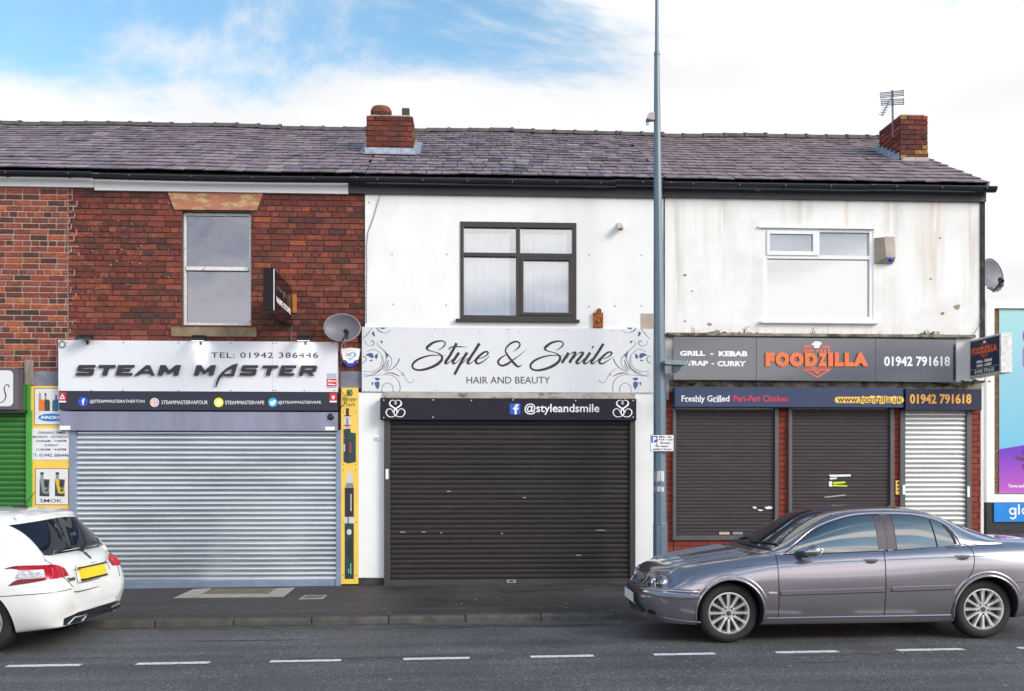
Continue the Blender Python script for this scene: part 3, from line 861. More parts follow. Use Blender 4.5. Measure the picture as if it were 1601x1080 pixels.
sx0, sx1, sz0, sz1 = R(267, 511.5, 401, 526, -.05)
mb = MB(); mb.box(sx0, sx1, -.05, .06, sz0, sz1); mb.build('sill', m_sillstone, wo, bevel=.008)

# grey stone and bricks between the two shop fronts
mb = MB(); x0, x1, z0, z1 = R(531, 580, 566, 607, -.02); mb.box(x0, X2, -.02, .0, z0, z1); mb.build('stone_block', m_bluestone, H1, bevel=.006)

# ================= white house in the middle
H2 = thing('white_house', 'smooth white rendered house with a brown framed window over the hair salon', 'house', (X2, 0, ZB))
wn2 = R(719.5, 347.5, 901, 500.5, -.03)
wn2h = (wn2[0]+.01, wn2[1]-.01, wn2[2]+.01, wn2[3]-.01)
wall_mesh('wall', X2+.001, X3, hz_top, [wn2h], m_render, H2, y0=-.03)
mb = MB(); mb.box(PXx(545.3,-.075), PXx(1037,-.075), -.075, -.031, PZ(305.5, 780, -.075), EZ-.015); mb.build('fascia', m_darkfascia, H2, bevel=.003)
roof(H2, X2+.02, X3, 3, tone_mid, w_=.235, course=.25, rag=.018)
gutter(H2, fx+.045, PXx(962,-.195), PZ(283, 760, -.195)-.0, brackets=.66, r=.066)
gutter(H2, PXx(962.5,-.195), PXx(1038,-.195), PZ(284.5, 1000, -.195), brackets=.66, r=.068)
fy = -.015
def W2(a, b, c, d): return R(a, b, c, d, fy)
win = MB()
ox0, ox1, oz0, oz1 = W2(719.5, 347.8, 901, 500)
mx0, mx1 = PXx(806.8, fy), PXx(813, fy)
lx, rx = PXx(725.2, fy), PXx(894.6, fy)
tz = PZ(356.5, 810, fy); bz = PZ(493.5, 810, fy)
t0, t1 = PZ(402, 810, fy), PZ(396, 810, fy)
bars(win, [(ox0, lx, oz0, oz1), (rx, ox1, oz0, oz1), (lx, rx, tz, oz1), (lx, rx, oz0, bz), (mx0, mx1, bz, tz), (lx, mx0, t0, t1), (mx1, rx, t0, t1)], -.045, .03)
wo = win.build('window', m_brownpvc, H2, bevel=.004)
pane(wo, lx, mx0, t1, tz, .005, m_glass); pane(wo, lx, mx0, bz, t0, .0055, m_glass); pane(wo, mx1, rx, t1, tz, .005, m_glass)
sx0, sx1, sz0, sz1 = W2(818.4, 407.5, 889.3, 489)
mb = MB(); bars(mb, [(mx1, sx0, bz, t0), (sx1, rx, bz, t0), (sx0, sx1, sz1, t0), (sx0, sx1, bz, sz0)], -.055, .02)
so = mb.build('sash', m_brownpvc, wo, bevel=.005)
pane(wo, sx0, sx1, sz0, sz1, -.002, m_glass)
a = R(712.5, 498.8, 906.5, 503, -.09)
mb = MB(); mb.box(a[0], a[1], -.10, -.02, a[2], a[3]); mb.build('sill', m_brownpvc, wo, bevel=.006)
# gathered net curtains
for ca, cb in ((lx-.02, mx0-.09), (mx1+.02, rx-.07)):
    mb = MB(); n = 90; vs = []; fs = []; r = random.Random(int(ca*100)); ph = r.random()*6
    for i in range(n+1):
        t = i/n; xx = ca+(cb-ca)*t
        yy = .050 + .016*sin(t*34+ph) + .010*sin(t*57+1.3*ph) + .010*sin(t*9)
        vs += [(xx, yy, bz-.05), (xx, yy*.9+.01, tz-.07)]
    fs = [(2*i, 2*i+2, 2*i+3, 2*i+1) for i in range(n)]
    mb.add(vs, fs); mb.build('curtain', m_curtain, wo, smooth=True, angle=180)
mb = MB(); mb.box(wn2[0], wn2[1], .5, .52, wn2[2], wn2[3]); mb.build('room_backing', m_room, wo)
# screws and filler spots on the render
mb = MB()
for px, py in ((613,397),(699,397.5),(615,475.5),(698,477),(921,398.5),(1003,399),(921,479),(962,478.5),(1003,478.5),(577,316)):
    x, z = P(px, py, -.03); mb.lathe((x, -.036, z), (0, 1, 0), [(0, .0), (0, .010), (.008, .011)], 8)
mb.build('wall_fixings', M('grey_screw', (.22,.22,.22), .6), H2)
# lower white boarding either side of the shutter
a = R(560.5, 613.5, 601, 903, -.035); mb = MB(); mb.box(a[0], a[1], -.045, -.031, a[2], a[3])
a = R(985, 613.5, 1046, 905, -.035); mb2 = MB(); mb2.box(a[0], a[1], -.045, -.031, a[2], a[3])
mb.build('boarding', m_render_panel, H2, bevel=.003); mb2.build('boarding', m_render_panel, H2, bevel=.003)
a = R(560.5, 903.5, 601, 916, -.02); mb = MB(); mb.box(a[0], a[1], -.034, -.0305, .05, a[3]); mb.build('plinth', M('dark_plinth', (.045,.042,.042), .9, var=.4, scale=12, bump=.5), H2)
a = R(600, 613.5, 993, 623.5, -.06); mb = MB(); mb.box(a[0], a[1], -.08, -.031, a[2], a[3]); mb.build('batten', m_concrete, H2, bevel=.004)
# bare patch and beige board left on the wall
a = R(1002, 490, 1021.5, 515, -.035); mb = MB(); mb.box(a[0], a[1], -.036, -.0305, a[2], a[3]); mb.build('filler_patch', M('beige_filler', (.42,.34,.29), .9, var=.1), H2)

# chimney between the two roofs
def chimney(par, px0, px1, ptop, pbase, depth, seed, pots, flash=True, yc=None, shade=1.0):
    # ray to the roof plane at the foot of the front face
    pm = (px0+px1)/2
    y = 1.0
    for _ in range(40):
        z = PZ(pbase, pm, y); y += (EZ+SL*(y-EY) - z) * -.6 if False else 0
        break
    lo, hi = EY, RY
    for _ in range(50):
        y = (lo+hi)/2
        if PZ(pbase, pm, y) > EZ+SL*(y-EY): lo = y
        else: hi = y
    x0, x1 = PXx(px0, y), PXx(px1, y)
    zt = PZ(ptop, pm, y); zb = roofz(y) - .3
    mb = MB()
    mb.box(x0+.006, x1-.006, y+.006, y+depth-.006, zb, zt-.004, 1)
    r = random.Random(seed)
    H_ = .084
    def face(fn, l, zlo):
        k = 0; z = zt - H_
        while z > zlo - H_:
            off = 0 if k % 2 else .1275
            u = -off
            while u < l:
                a_, b_ = max(u, 0), min(u+.255, l)
                if b_-a_ > .03:
                    c = pal_old(r, u*3+seed, z); c = tuple(v*shade for v in c)
                    if r.random() < .07: c = lin((165,125,70), .8)
                    g = .005; d = r.uniform(.004, .012)
                    vs = [fn(a_+g, z+g, -.002), fn(b_-g, z+g, -.002), fn(b_-g, z+H_-g, -.002), fn(a_+g, z+H_-g, -.002),
                          fn(a_+g+.003, z+g+.003, d), fn(b_-g-.003, z+g+.003, d), fn(b_-g-.003, z+H_-g-.003, d), fn(a_+g+.003, z+H_-g-.003, d)]
                    mb.add(vs, [(4,5,6,7),(0,1,5,4),(1,2,6,5),(2,3,7,6),(3,0,4,7)], 0, c)
                u += .255
            z -= H_; k += 1
    face(lambda u, z, d: (x0+u, y-d, z), x1-x0, zb)
    face(lambda u, z, d: (x0-d, y+depth-u, z), depth, zb)
    face(lambda u, z, d: (x1+d, y+u, z), depth, zb)
    face(lambda u, z, d: (x1-u, y+depth+d, z), x1-x0, zb)
    o = mb.build('chimney', [m_brick, m_mortar_old], par)
    # lead flashing: apron and stepped sides
    fm = MB()
    if flash:
        e = .02
        ny = sqrt(1+SL*SL)
        za = roofz(y)
        fm.box(x0-.03, x1+.03, y-.022, y-.012, za-.02, za+.11)
        fm.add([(x0-.06, y-.10, roofz(y-.10)+.034), (x1+.06, y-.10, roofz(y-.10)+.034), (x1+.06, y-.012, za+.03), (x0-.06, y-.012, za+.03)], [(0,1,2,3)])
    for sx, s in ((x0, -1), (x1, 1)):
        yy = y
        while yy < min(y+depth, RY):
            z0_ = roofz(yy); w_ = .15
            pts = [(sx+s*.016, yy, z0_-.02), (sx+s*.016, yy+w_, roofz(yy+w_)-.02), (sx+s*.016, yy+w_, roofz(yy+w_)+.09), (sx+s*.018, yy, z0_+.15)]
            fm.add(pts, [(0,1,2,3)])
            fm.add([(sx+s*.016, yy, z0_+.03),(sx+s*.12, yy, z0_+.028),(sx+s*.12, yy+w_, roofz(yy+w_)+.028),(sx+s*.016, yy+w_, roofz(yy+w_)+.03)], [(0,1,2,3)])
            yy += w_
    f = fm.build('flashing', m_lead, o)
    so = f.modifiers.new('thick', 'SOLIDIFY'); so.thickness = .004
    # mortar flaunching on top
    mb = MB(); mb.box(x0+.03, x1-.03, y+.03, y+depth-.03, zt-.004, zt+.03); mb.build('flaunching', m_concrete, o, bevel=.02)
    return o, x0, x1, y, zt
c1, cx0, cx1, cy, cz = chimney(H1, 573.5, 645, 181, 242, .95, 5, None, shade=.85)
m_terra = M('old_terracotta', (.20, .07, .045), .85, var=.4, scale=16, bump=.3)
x, z = P(596, 181, cy+.35)
mb = MB(); mb.lathe((x, cy+.35, cz+.01), (0, 0, 1), [(0,.11),(.10,.115),(.115,.145),(.155,.165),(.215,.165),(.245,.145),(.25,.10),(.16,.09)], 24)
for k in range(20):
    t = 2*pi*k/20; mb.box(x+.163*cos(t)-.012, x+.163*cos(t)+.012, cy+.35+.163*sin(t)-.012, cy+.35+.163*sin(t)+.012, cz+.145, cz+.205)
mb.build('chimney_pot', m_terra, c1, smooth=True)
x, z = P(634.5, 181, cy+.35)
mb = MB(); mb.box(x-.05, x+.05, cy+.30, cy+.40, cz+.02, cz+.13, 1); mb.box(x-.062, x+.062, cy+.29, cy+.41, cz+.13, cz+.245, 0)
mb.build('chimney_cowl', [M('dark_cowl', (.045,.042,.045), .7), m_white], c1, bevel=.008)
mb = MB(); r = random.Random(8)
for k in range(60):                      # moss on the weather side, grass tuft on the face
    yy = cy+r.uniform(.05,.85); zz = cz-r.uniform(.05,.55); rr = r.uniform(.012,.03)
    mb.lathe((cx1+.008, yy, zz), (1,0,0), [(0,rr),(.008,rr*.7),(.012,0)], 7)
for k in range(14):
    a = r.uniform(-.9,.9); l = r.uniform(.03,.07); bx = PXx(625.5, cy); bz_ = PZ(213, 625, cy)
    mb.tube([(bx+r.uniform(-.02,.02), cy-.01, bz_), (bx+l*sin(a), cy-.03, bz_+l*cos(a))], [.006,.001], 4)
mb.build('moss', m_moss, c1)['kind'] = 'stuff'

# ================= streaked house on the right
H3 = thing('white_house', 'rain streaked off-white rendered house above the takeaway, at the end of the terrace', 'house', (X3, 0, ZB))
yw = -.02
wn3 = R(1192.5, 357, 1365.5, 503, yw)
wall_mesh('wall', X3+.001, X4, hz_top, [wn3, ], m_streak, H3, y0=yw)
mb = MB(); mb.box(PXx(1037.5,-.07), X4+.01, -.075, -.021, PZ(311.5, 1290, -.075), EZ-.015); mb.build('fascia', m_darkfascia2, H3, bevel=.003)
ro = roof(H3, X3, X4+.03, 4, tone_right, w_=.27, course=.26, rag=.006)
gutter(H3, PXx(1038.5,-.195), PXx(1356,-.195), PZ(289.5, 1200, -.195), brackets=.7, r=.066)
gutter(H3, PXx(1356.5,-.195), PXx(1556,-.195), PZ(292.5, 1456, -.195), brackets=.7, r=.068)
a = R(1532.5, 311, 1538, 545, -.03); mb = MB(); mb.box(a[0], X4+.012, -.036, -.0205, PZ(545,1535,-.03), PZ(311,1535,-.03)); mb.build('corner_strip', M('black_corner_strip', (.03,.028,.027), .9, var=.5, scale=14, bump=.5, dirt=(.2,.16,.12), dirt_amt=.6, dirt_scale=9), H3)
mb = MB(); mb.box(X3-.006, X3+.012, -.037, -.0205, PZ(525,1038), PZ(300,1038)); mb.build('open_joint', m_dark, H3)
fy = .02
win = MB()
def W3(a, b, c, d): return R(a, b, c, d, fy)
o_ = W3(1192.5, 357.5, 1365.5, 503)
i0, i1 = PXx(1198.5, fy), PXx(1358, fy)
tt, bb = PZ(363.5, 1279, fy), PZ(495.5, 1279, fy)
tr0, tr1 = PZ(405.5, 1279, fy), PZ(399.5, 1279, fy)
mu0, mu1 = PXx(1274, fy), PXx(1280, fy)
bars(win, [(o_[0]-.01, i0, o_[2]-.01, o_[3]+.01), (i1, o_[1]+.01, o_[2]-.01, o_[3]+.01), (i0, i1, tt, o_[3]+.01), (i0, i1, o_[2]-.01, bb), (i0, i1, tr0, tr1), (mu0, mu1, tr1, tt)], fy-.03, fy+.05)
wo = win.build('window', m_upvc, H3, bevel=.004)
s_ = W3(1202, 367, 1269, 393.5)
mb = MB(); bars(mb, [(i0-.01, s_[0], tr1-.01, tt+.01), (s_[1], mu1-.015, tr1-.01, tt+.01), (s_[0], s_[1], s_[3], tt+.01), (s_[0], s_[1], tr1-.01, s_[2])], fy-.05, fy-.031)
mb.build('sash', m_upvc, wo, bevel=.005)
pane(wo, s_[0], s_[1], s_[2], s_[3], fy-.02, m_glass); pane(wo, mu1, i1, tr1, tt, fy+.01, m_glass); pane(wo, i0, i1, bb, tr0, fy+.01, m_glass_bright)
mb = MB(); mb.box(i0, i1, fy+.03, fy+.04, bb, tr0-.01); mb.box(i0, i1, fy+.10, fy+.11, tr0-.01, tt, 1)
mb.build('window_backing', [m_cloudwhite, M('grey_backing', (.62,.62,.68), .8, var=.15, scale=3)], wo)  # white lower board stands in for the bright cloud reflected in the big pane
a = R(1186, 353.5, 1368, 357, -.05); mb = MB(); mb.box(a[0], a[1], -.055, -.021, a[2], a[3]); mb.build('drip_moulding', m_white, wo, bevel=.004)
a = R(1190, 501.5, 1374, 505.5, -.08); mb = MB(); mb.box(a[0], a[1], -.09, .0, a[2], a[3]); mb.build('sill', m_upvc, wo, bevel=.006)
c2, dx0, dx1, dy, dz = chimney(H3, 1407, 1450, 180, 252, .80, 15, None, flash=False, shade=.85)
# chimney 2: flashing in blue lead soakers, mortar fillet, aerial
mb = MB(); ny = sqrt(1+SL*SL)
yy = dy-.02
while yy < dy+.8:
    z0_ = roofz(yy)
    mb.add([(dx0-.014, yy, z0_-.02), (dx0-.014, yy+.15, roofz(yy+.15)-.02), (dx0-.014, yy+.15, roofz(yy+.15)+.10), (dx0-.02, yy+.03, z0_+.13)], [(0,1,2,3)])
    mb.add([(dx0-.014, yy, z0_+.03), (dx0-.12, yy, z0_+.028), (dx0-.12, yy+.15, roofz(yy+.15)+.028), (dx0-.014, yy+.15, roofz(yy+.15)+.03)], [(0,1,2,3)])
    yy += .155
f = mb.build('flashing', M('blue_lead_flashing', (.22,.33,.55), .4, .4, var=.25, scale=12), c2)
so = f.modifiers.new('thick', 'SOLIDIFY'); so.thickness = .004
mb = MB(); mb.box(dx0+.01, dx1+.01, dy-.06, dy-.004, roofz(dy)-.06, roofz(dy)+.055); mb.build('mortar_fillet', m_concrete, c2, bevel=.02)
# verge pointing at the gable
mb = MB(); mb.add([(X4+.02, EY, EZ-.06), (X4+.02, RY, RZ-.06), (X4+.02, RY, RZ+.01), (X4+.02, EY, EZ+.01)], [(0,1,2,3)]); 
o = mb.build('verge', m_concrete, ro); so = o.modifiers.new('thick', 'SOLIDIFY'); so.thickness = .03

# shop-front brickwork of the takeaway
def pal_shop(r, x, z):
    k = r.uniform(.82, 1.12)
    return tuple(v*k for v in lin((152, 62, 46), .85))
m_shopmortar = M('dark_mortar', (.07, .05, .045), .95, var=.2)
mb = MB(); bk = MB(); r = random.Random(77)
def brickpost(px0, py0, px1, py1, y, d):
    a = R(px0, py0, px1, py1, y)
    bk.box(a[0]+.004, a[1]-.004, y+.004, yw-.002, a[2], a[3])
    bricks(mb, a[0], a[1], a[2], a[3], [], r, pal_shop, y=y+.008, d=.012, gap=.010, header_every=0)
brickpost(1041, 612, 1053, 906, -.05, 0)
brickpost(1217, 636, 1234, 842, -.05, 0)
brickpost(1397, 636, 1409, 905, -.05, 0)
brickpost(1518, 641, 1534, 905, -.05, 0)
brickpost(1053, 843, 1409, 905, -.051, 0)
bo = mb.build('brickwork', m_brick_red, H3)
bk.build('brick_backing', m_shopmortar, H3)
# weathered ledge above the fascia sign and strip below it
mb = MB(); a = R(1041, 523, 1524, 527, -.10); mb.box(a[0], a[1], -.15, yw-.001, a[2], a[3]+.01)
a = R(1041, 596, 1534, 607, -.06); mb.box(a[0], a[1], -.07, yw-.001, a[2]-.01, a[3])
lo = mb.build('ledge', M('grimy_ledge', (.27,.235,.19), .95, var=.35, scale=6, bump=.5, dirt=(.06,.05,.025), dirt_amt=.9, dirt_scale=5, dirt_pos=(.45,.6), stretch=(1,1,2)), H3, bevel=.01)
a = R(1494.5, 529, 1519, 606, -.05); mb = MB(); mb.box(a[0], a[1]+.05, -.06, yw-.001, a[2], a[3]); mb.build('end_panel', m_white, H3, bevel=.003)
a = R(1041, 530, 1052, 610, -.04); mb = MB(); mb.box(a[0], a[1], -.045, yw-.001, a[2], a[3]); mb.build('end_panel', m_streak, H3)
mb = MB(); r = random.Random(12)
for px, py, n, s, y in ((1085,522,16,.03,-.12),(1125,520,34,.035,-.12),(1148,521,14,.03,-.12),(1168,520,16,.028,-.12),(1190,522,22,.03,-.12),(1270,520,8,.02,-.12),(1388,522,10,.022,-.12),(1450,520,30,.035,-.12),(1500,525,14,.03,-.12),
                        (1095,600,30,.04,-.075),(1120,602,20,.03,-.075),(1060,603,16,.03,-.075),(1478,602,40,.045,-.075),(1520,596,30,.04,-.075),(1300,600,10,.02,-.075)):
    for k in range(n):
        x, z = P(px+r.gauss(0, 11), py+r.uniform(-1, 3), y); rr = r.uniform(.3, 1)*s
        yy = y+r.uniform(-.02, .04); v = []; m_ = 6
        for j in range(m_): v.append((x+rr*cos(j*pi/3)*r.uniform(.6,1.3), yy+rr*sin(j*pi/3)*r.uniform(.5,1.1), z))
        v.append((x, yy, z+rr*r.uniform(.4,1)))
        mb.add(v, [(j, (j+1)%m_, m_) for j in range(m_)])
mb.build('moss', m_moss, lo)['kind'] = 'stuff'
# dry weed stalks growing along the ledge
t = thing('weeds', 'thin brown weed stalks growing out of the mossy ledge over the takeaway sign', 'weeds', (*[PXx(1130,-.13), -.13], PZ(520, 1130, -.13)))
t['kind'] = 'stuff'
mb = MB(); r = random.Random(31)
for px, n, h in ((1085,5,.08),(1120,7,.05),(1166,6,.10),(1268,4,.09),(1450,5,.05)):
    for k in range(n):
        x, z = P(px+r.gauss(0,3), 521, -.13); a = r.uniform(-.7,.7); l = h*r.uniform(.5,1.2)
        mb.tube([(x,-.13,z), (x+l*.4*sin(a),-.135,z+l*.6), (x+l*sin(a)*1.2,-.14,z+l)], [.004,.003,.001], 4)
        mb.add([(x+l*sin(a),-.14,z+l*.8),(x+l*sin(a)+.016,-.15,z+l*.85),(x+l*sin(a)+.006,-.14,z+l*.95)],[(0,1,2)])
mb.build('stalks', M('dry_weed', (.16,.12,.04), .9, var=.4, scale=20), t)
# damage in the render: blown patches
mb = MB()
for px, py, s in ((1497,480,6),(1474,490,3.5),(1455,436,2.2),(1071,430,3),(1071,502,2.4),(1082,455,2),(1110,507,4.0),(1470,372,2)):
    r = random.Random(px); pl = [(px+s*r.uniform(.5,1.2)*cos(k*pi/5), py+s*.8*r.uniform(.5,1.2)*sin(k*pi/5)) for k in range(10)]
    put_poly(mb, pl, default_map(yw), .0006, .004)
mb.build('render_damage', M('bare_render', (.33,.26,.2), .95, var=.4, scale=25), H3)

# ------------------------------------------------------------------ roller shutters
def shutter(name, label, px0, px1, pyt, pyb, y, mat, guides, slat=.075, deep=.016, par_kw={}, bottom=None, mrail=None):
    a = R(px0, pyt, px1, pyb, y)
    t = thing(name, label, 'shutter', ((a[0]+a[1])/2, y, a[2]), group='roller shutters along the shop fronts')
    mb = MB(); z = a[3]; prof = []
    r = random.Random(int(px0))
    n = int(round((a[3]-a[2])/slat)); sl = (a[3]-a[2])/n
    for k in range(n):
        zt = a[3]-k*sl; j = r.uniform(-.0012, .0012)
        prof += [(zt-.001, deep*.9+j), (zt-.006, deep*.15+j), (zt-sl*.30, -deep*.10+j), (zt-sl*.55, deep*.05+j), (zt-sl*.82, deep*.40+j), (zt-sl+.004, deep*.75+j)]
    xs = [a[0]+(a[1]-a[0])*i/10 for i in range(11)]
    xs = [a[0]+(a[1]-a[0])*i/24 for i in range(25)]
    bow = [(r.uniform(-1, 1), r.uniform(0, 6)) for _ in range(n)]
    vs = [(x, y+d+.0025*sin(x*3.1+q*.05)+.0009*bow[q//6][0]*sin(x*2.2+bow[q//6][1]), zz+.0008*bow[q//6][0]*sin(x*1.7+bow[q//6][1])) for q, (zz, d) in enumerate(prof) for x in xs]
    m_ = len(xs)
    fs = [(i*m_+k, (i+1)*m_+k, (i+1)*m_+k+1, i*m_+k+1) for i in range(len(prof)-1) for k in range(m_-1)]
    mb.add(vs, fs)
    mb.build('slat_curtain', mat, t, smooth=True, angle=50)
    mb = MB(); mb.box(a[0]-.02, a[1]+.02, y+deep+.03, y+deep+.05, a[2], a[3]); mb.build('backing', m_dark, t)
    for g0, g1, gy in guides:
        b = R(g0, pyt-2, g1, pyb, y-.03)
        mb = MB(); w_ = b[1]-b[0]
        mb.box(b[0], b[1], y-.035, y+.03, a[2]-.01, a[3]+.02)
        mb.build('guide_rail', mrail or mat, t, bevel=.004)
    if bottom:
        b = R(px0, bottom[0], px1, bottom[1], y-.01)
        mb = MB(); mb.box(b[0], b[1], y-.018, y+.02, a[2]-.012, a[2]+abs(b[3]-b[2])); mb.build('bottom_bar', mrail or mat, t, bevel=.004)
    return t, a
def shutmat(name, col, rough, metal, **k):
    return M(name, col, rough, metal, var=.08, scale=1.5, stretch=(.5, 1, 2.5), rvar=.05, **k)
m_shsilver = shutmat('silver_blue_shutter', (.64, .67, .70), .32, .8, dirt=(.36,.38,.43), dirt_amt=.5, dirt_scale=.9, dirt_pos=(.45,.7))
m_shdark = shutmat('charcoal_shutter', (.040, .034, .036), .6, 0, spec=.2, dirt=(.10,.095,.09), dirt_amt=.35, dirt_scale=5, dirt_pos=(.55,.8))
m_shbrown = shutmat('brown_grey_shutter', (.060, .049, .052), .6, 0, spec=.2, dirt=(.12,.11,.11), dirt_amt=.3, dirt_scale=4)
m_shwhite = shutmat('bright_silver_shutter', (.66, .65, .64), .36, .6)
m_shgreen = shutmat('green_shutter', (.035, .17, .03), .45, 0)
m_railblue = M('blue_grey_rail', (.24, .29, .40), .4, .3, var=.12, scale=4)
m_raildark = M('charcoal_rail', (.05, .043, .045), .45, var=.1)
m_railgrey = M('grey_rail', (.105, .095, .10), .45, var=.1)
ys = -.04
tS, aS = shutter('roller_shutter', 'wide silver blue ribbed shutter closed under the vape shop sign', 118, 525, 674, 919, ys, m_shsilver, [(108.5, 118.5, 0), (525, 533, 0)], slat=.074, deep=.022, bottom=(908, 919), mrail=m_railblue)
tD, aD = shutter('roller_shutter', 'wide charcoal shutter with scuffs closed over the hair salon front', 610, 985, 657, 913, -.09, m_shdark, [(600.5, 610, 0), (985, 993.5, 0)], slat=.074, deep=.024, bottom=(905, 913), mrail=m_raildark)
tA, aA = shutter('roller_shutter', 'brown grey shutter beside the lamp post with two small labels near its foot', 1056.5, 1212, 640, 843, -.07, m_shbrown, [(1052, 1057, 0), (1211.5, 1217.5, 0)], slat=.0515, deep=.009, bottom=(837, 843), mrail=m_railgrey)
tB, aB = shutter('roller_shutter', 'brown grey shutter with a yellow and white sticker, behind the saloon car', 1238, 1392.5, 640, 843, -.07, m_shbrown, [(1233, 1238.5, 0), (1392, 1398, 0)], slat=.0515, deep=.009, bottom=(837, 843), mrail=m_railgrey)
tC, aC = shutter('roller_shutter', 'narrow bright silver ribbed door shutter at the right end of the takeaway', 1415.5, 1511.5, 645, 905, -.065, m_shwhite, [(1407.5, 1415.5, 0), (1511.5, 1519, 0)], slat=.073, deep=.024, bottom=(898, 905), mrail=m_railgrey)
tG, aG = shutter('roller_shutter', 'green ribbed shutter at the left edge behind the white hatchback', -320, 41, 643, 919, -.06, m_shgreen, [(40.5, 49, 0)], slat=.0765, deep=.022, mrail=M('green_paint', (.05,.30,.035), .45, var=.08))
# shutter boxes, locks, labels, handles
mb = MB(); a = R(93, 643.5, 527.5, 673.5, -.14); mb.box(a[0], a[1], -.14, -.005, a[2], a[3]); bx = mb.build('shutter_box', M('blue_grey_box', (.25,.26,.35), .4, .3, var=.15, scale=2.5, stretch=(2,1,.3)), tS, bevel=.006)
mb = MB(); f14 = default_map(-.14)
x, z = P(517, 651.5, -.14); mb.lathe((x, -.14, z), (0,-1,0), [(0,.05),(.012,.05),(.02,.035),(.03,.03),(.032,0)], 20); mb.build('round_siren', m_black, bx, smooth=True)
mb = MB(); put_poly(mb, rc(508.5, 667, 523.5, 672.5), f14, 0, .006); put_poly(mb, rc(93.5, 665.5, 110, 672), f14, 0, .006); mb.build('label_plate', m_whiteink, bx)
mb = MB(); fD = default_map(-.126)
put_poly(mb, rrect(603, 733, 607.5, 749, 1), fD, 0, .012); mb.build('lock', m_whiteink, tD)
mb = MB(); f_ = default_map(-.11); put_poly(mb, rrect(792, 906, 806.5, 911, 1), f_, 0, .012); mb.build('handle', m_steel, tD)
mb = MB(); put_poly(mb, rc(796, 907.3, 803, 909.7), f_, .012, .014); mb.build('handle_slot', m_black, tD)
mb = MB(); r = random.Random(2); fs_ = default_map(-.094)
for px, py, w_ in ((630,832,5),(663,832,4),(690,833,2),(785,834,2),(940,829,9),(702,768,4),(820,778,3),(905,868,5)):
    put_poly(mb, [(px-w_,py-.6),(px-w_*.3,py-1.1),(px+w_,py-.4),(px+w_*.6,py+.5),(px-w_*.8,py+.5)], fs_, .0, .003)
mb.build('scuff_marks', M('scraped_paint', (.33,.32,.32), .8), tD)
mb = MB(); fA = default_map(-.075)
put_poly(mb, rc(1124.5,831.5,1140.5,835.5), fA, 0, .004); mb.build('label_plate', M('faded_label', (.55,.42,.3), .7, var=.3, scale=40), tA)
mb = MB(); put_poly(mb, rc(1145.5,831.5,1161,835.5), fA, 0, .004); mb.build('handle', m_steel, tA)
mb = MB()
for pl in ([(1176,792),(1182,792),(1183,795),(1179,795)], [(1184,796),(1194,797),(1189,799),(1186,798)], [(1195,793),(1203,791),(1208,793),(1207,795),(1199,796)]): put_poly(mb, pl, fA, 0, .003)
mb.build('paint_chips', m_whiteink, tA)
mb = MB()
mb2 = MB(); put_poly(mb2, [(1302,753.5),(1320,752.5),(1322.5,755),(1303,757)], fA, 0, .003); put_poly(mb2, [(1302,757.5),(1324,758.5),(1325,760.5),(1302,760)], fA, 0, .003)
mb2.build('sticker', M('lime_sticker', (.62,.78,.03), .5), tB)
put_poly(mb, [(1296,742),(1330,741.5),(1330,744.5),(1313,745),(1298,745.5)], fA, 0, .003); put_poly(mb, [(1296.5,747),(1309,746.5),(1307,749),(1298,749.5)], fA, 0, .003); put_poly(mb, [(1296,752.5),(1301,752),(1301,761),(1296,760)], fA, 0, .003)
mb.build('torn_sticker', m_whiteink, tB)
mb = MB(); put_poly(mb, [(1288,776.5),(1320,773),(1324,774.5),(1290,778)], fA, 0, .003); mb.build('scuff_marks', M('scraped_paint_pale', (.4,.39,.36), .8), tB)
mb = MB(); fC = default_map(-.101); put_poly(mb, rrect(1411, 758, 1415, 773, .8), fC, 0, .012); mb.build('lock', m_whiteink, tC); mb = MB(); put_poly(mb, rrect(1512, 760, 1515.8, 777, .8), fC, 0, .012); mb.build('lock', m_whiteink, tC)
# yellow key tag by the door shutter
t = thing('warning_notice', 'narrow yellow notice fixed to the brick strip beside the bright silver door shutter', 'notice', (PXx(1403.5,-.065), -.065, PZ(775, 1403)))
mb = MB(); f_ = default_map(-.064); put_poly(mb, rrect(1400, 751, 1407.5, 773, .8), f_, 0, .012); po = mb.build('plate', m_yellow, t)
mb = MB(); put_poly(mb, circ(1403.8, 755, 2.0), f_, .0125, .014); put_poly(mb, circ(1403.8, 761, 1.7), f_, .0125, .014); put_poly(mb, rc(1401.5,766,1406,767.5), f_, .0125, .014); mb.build('print', m_ink, po)

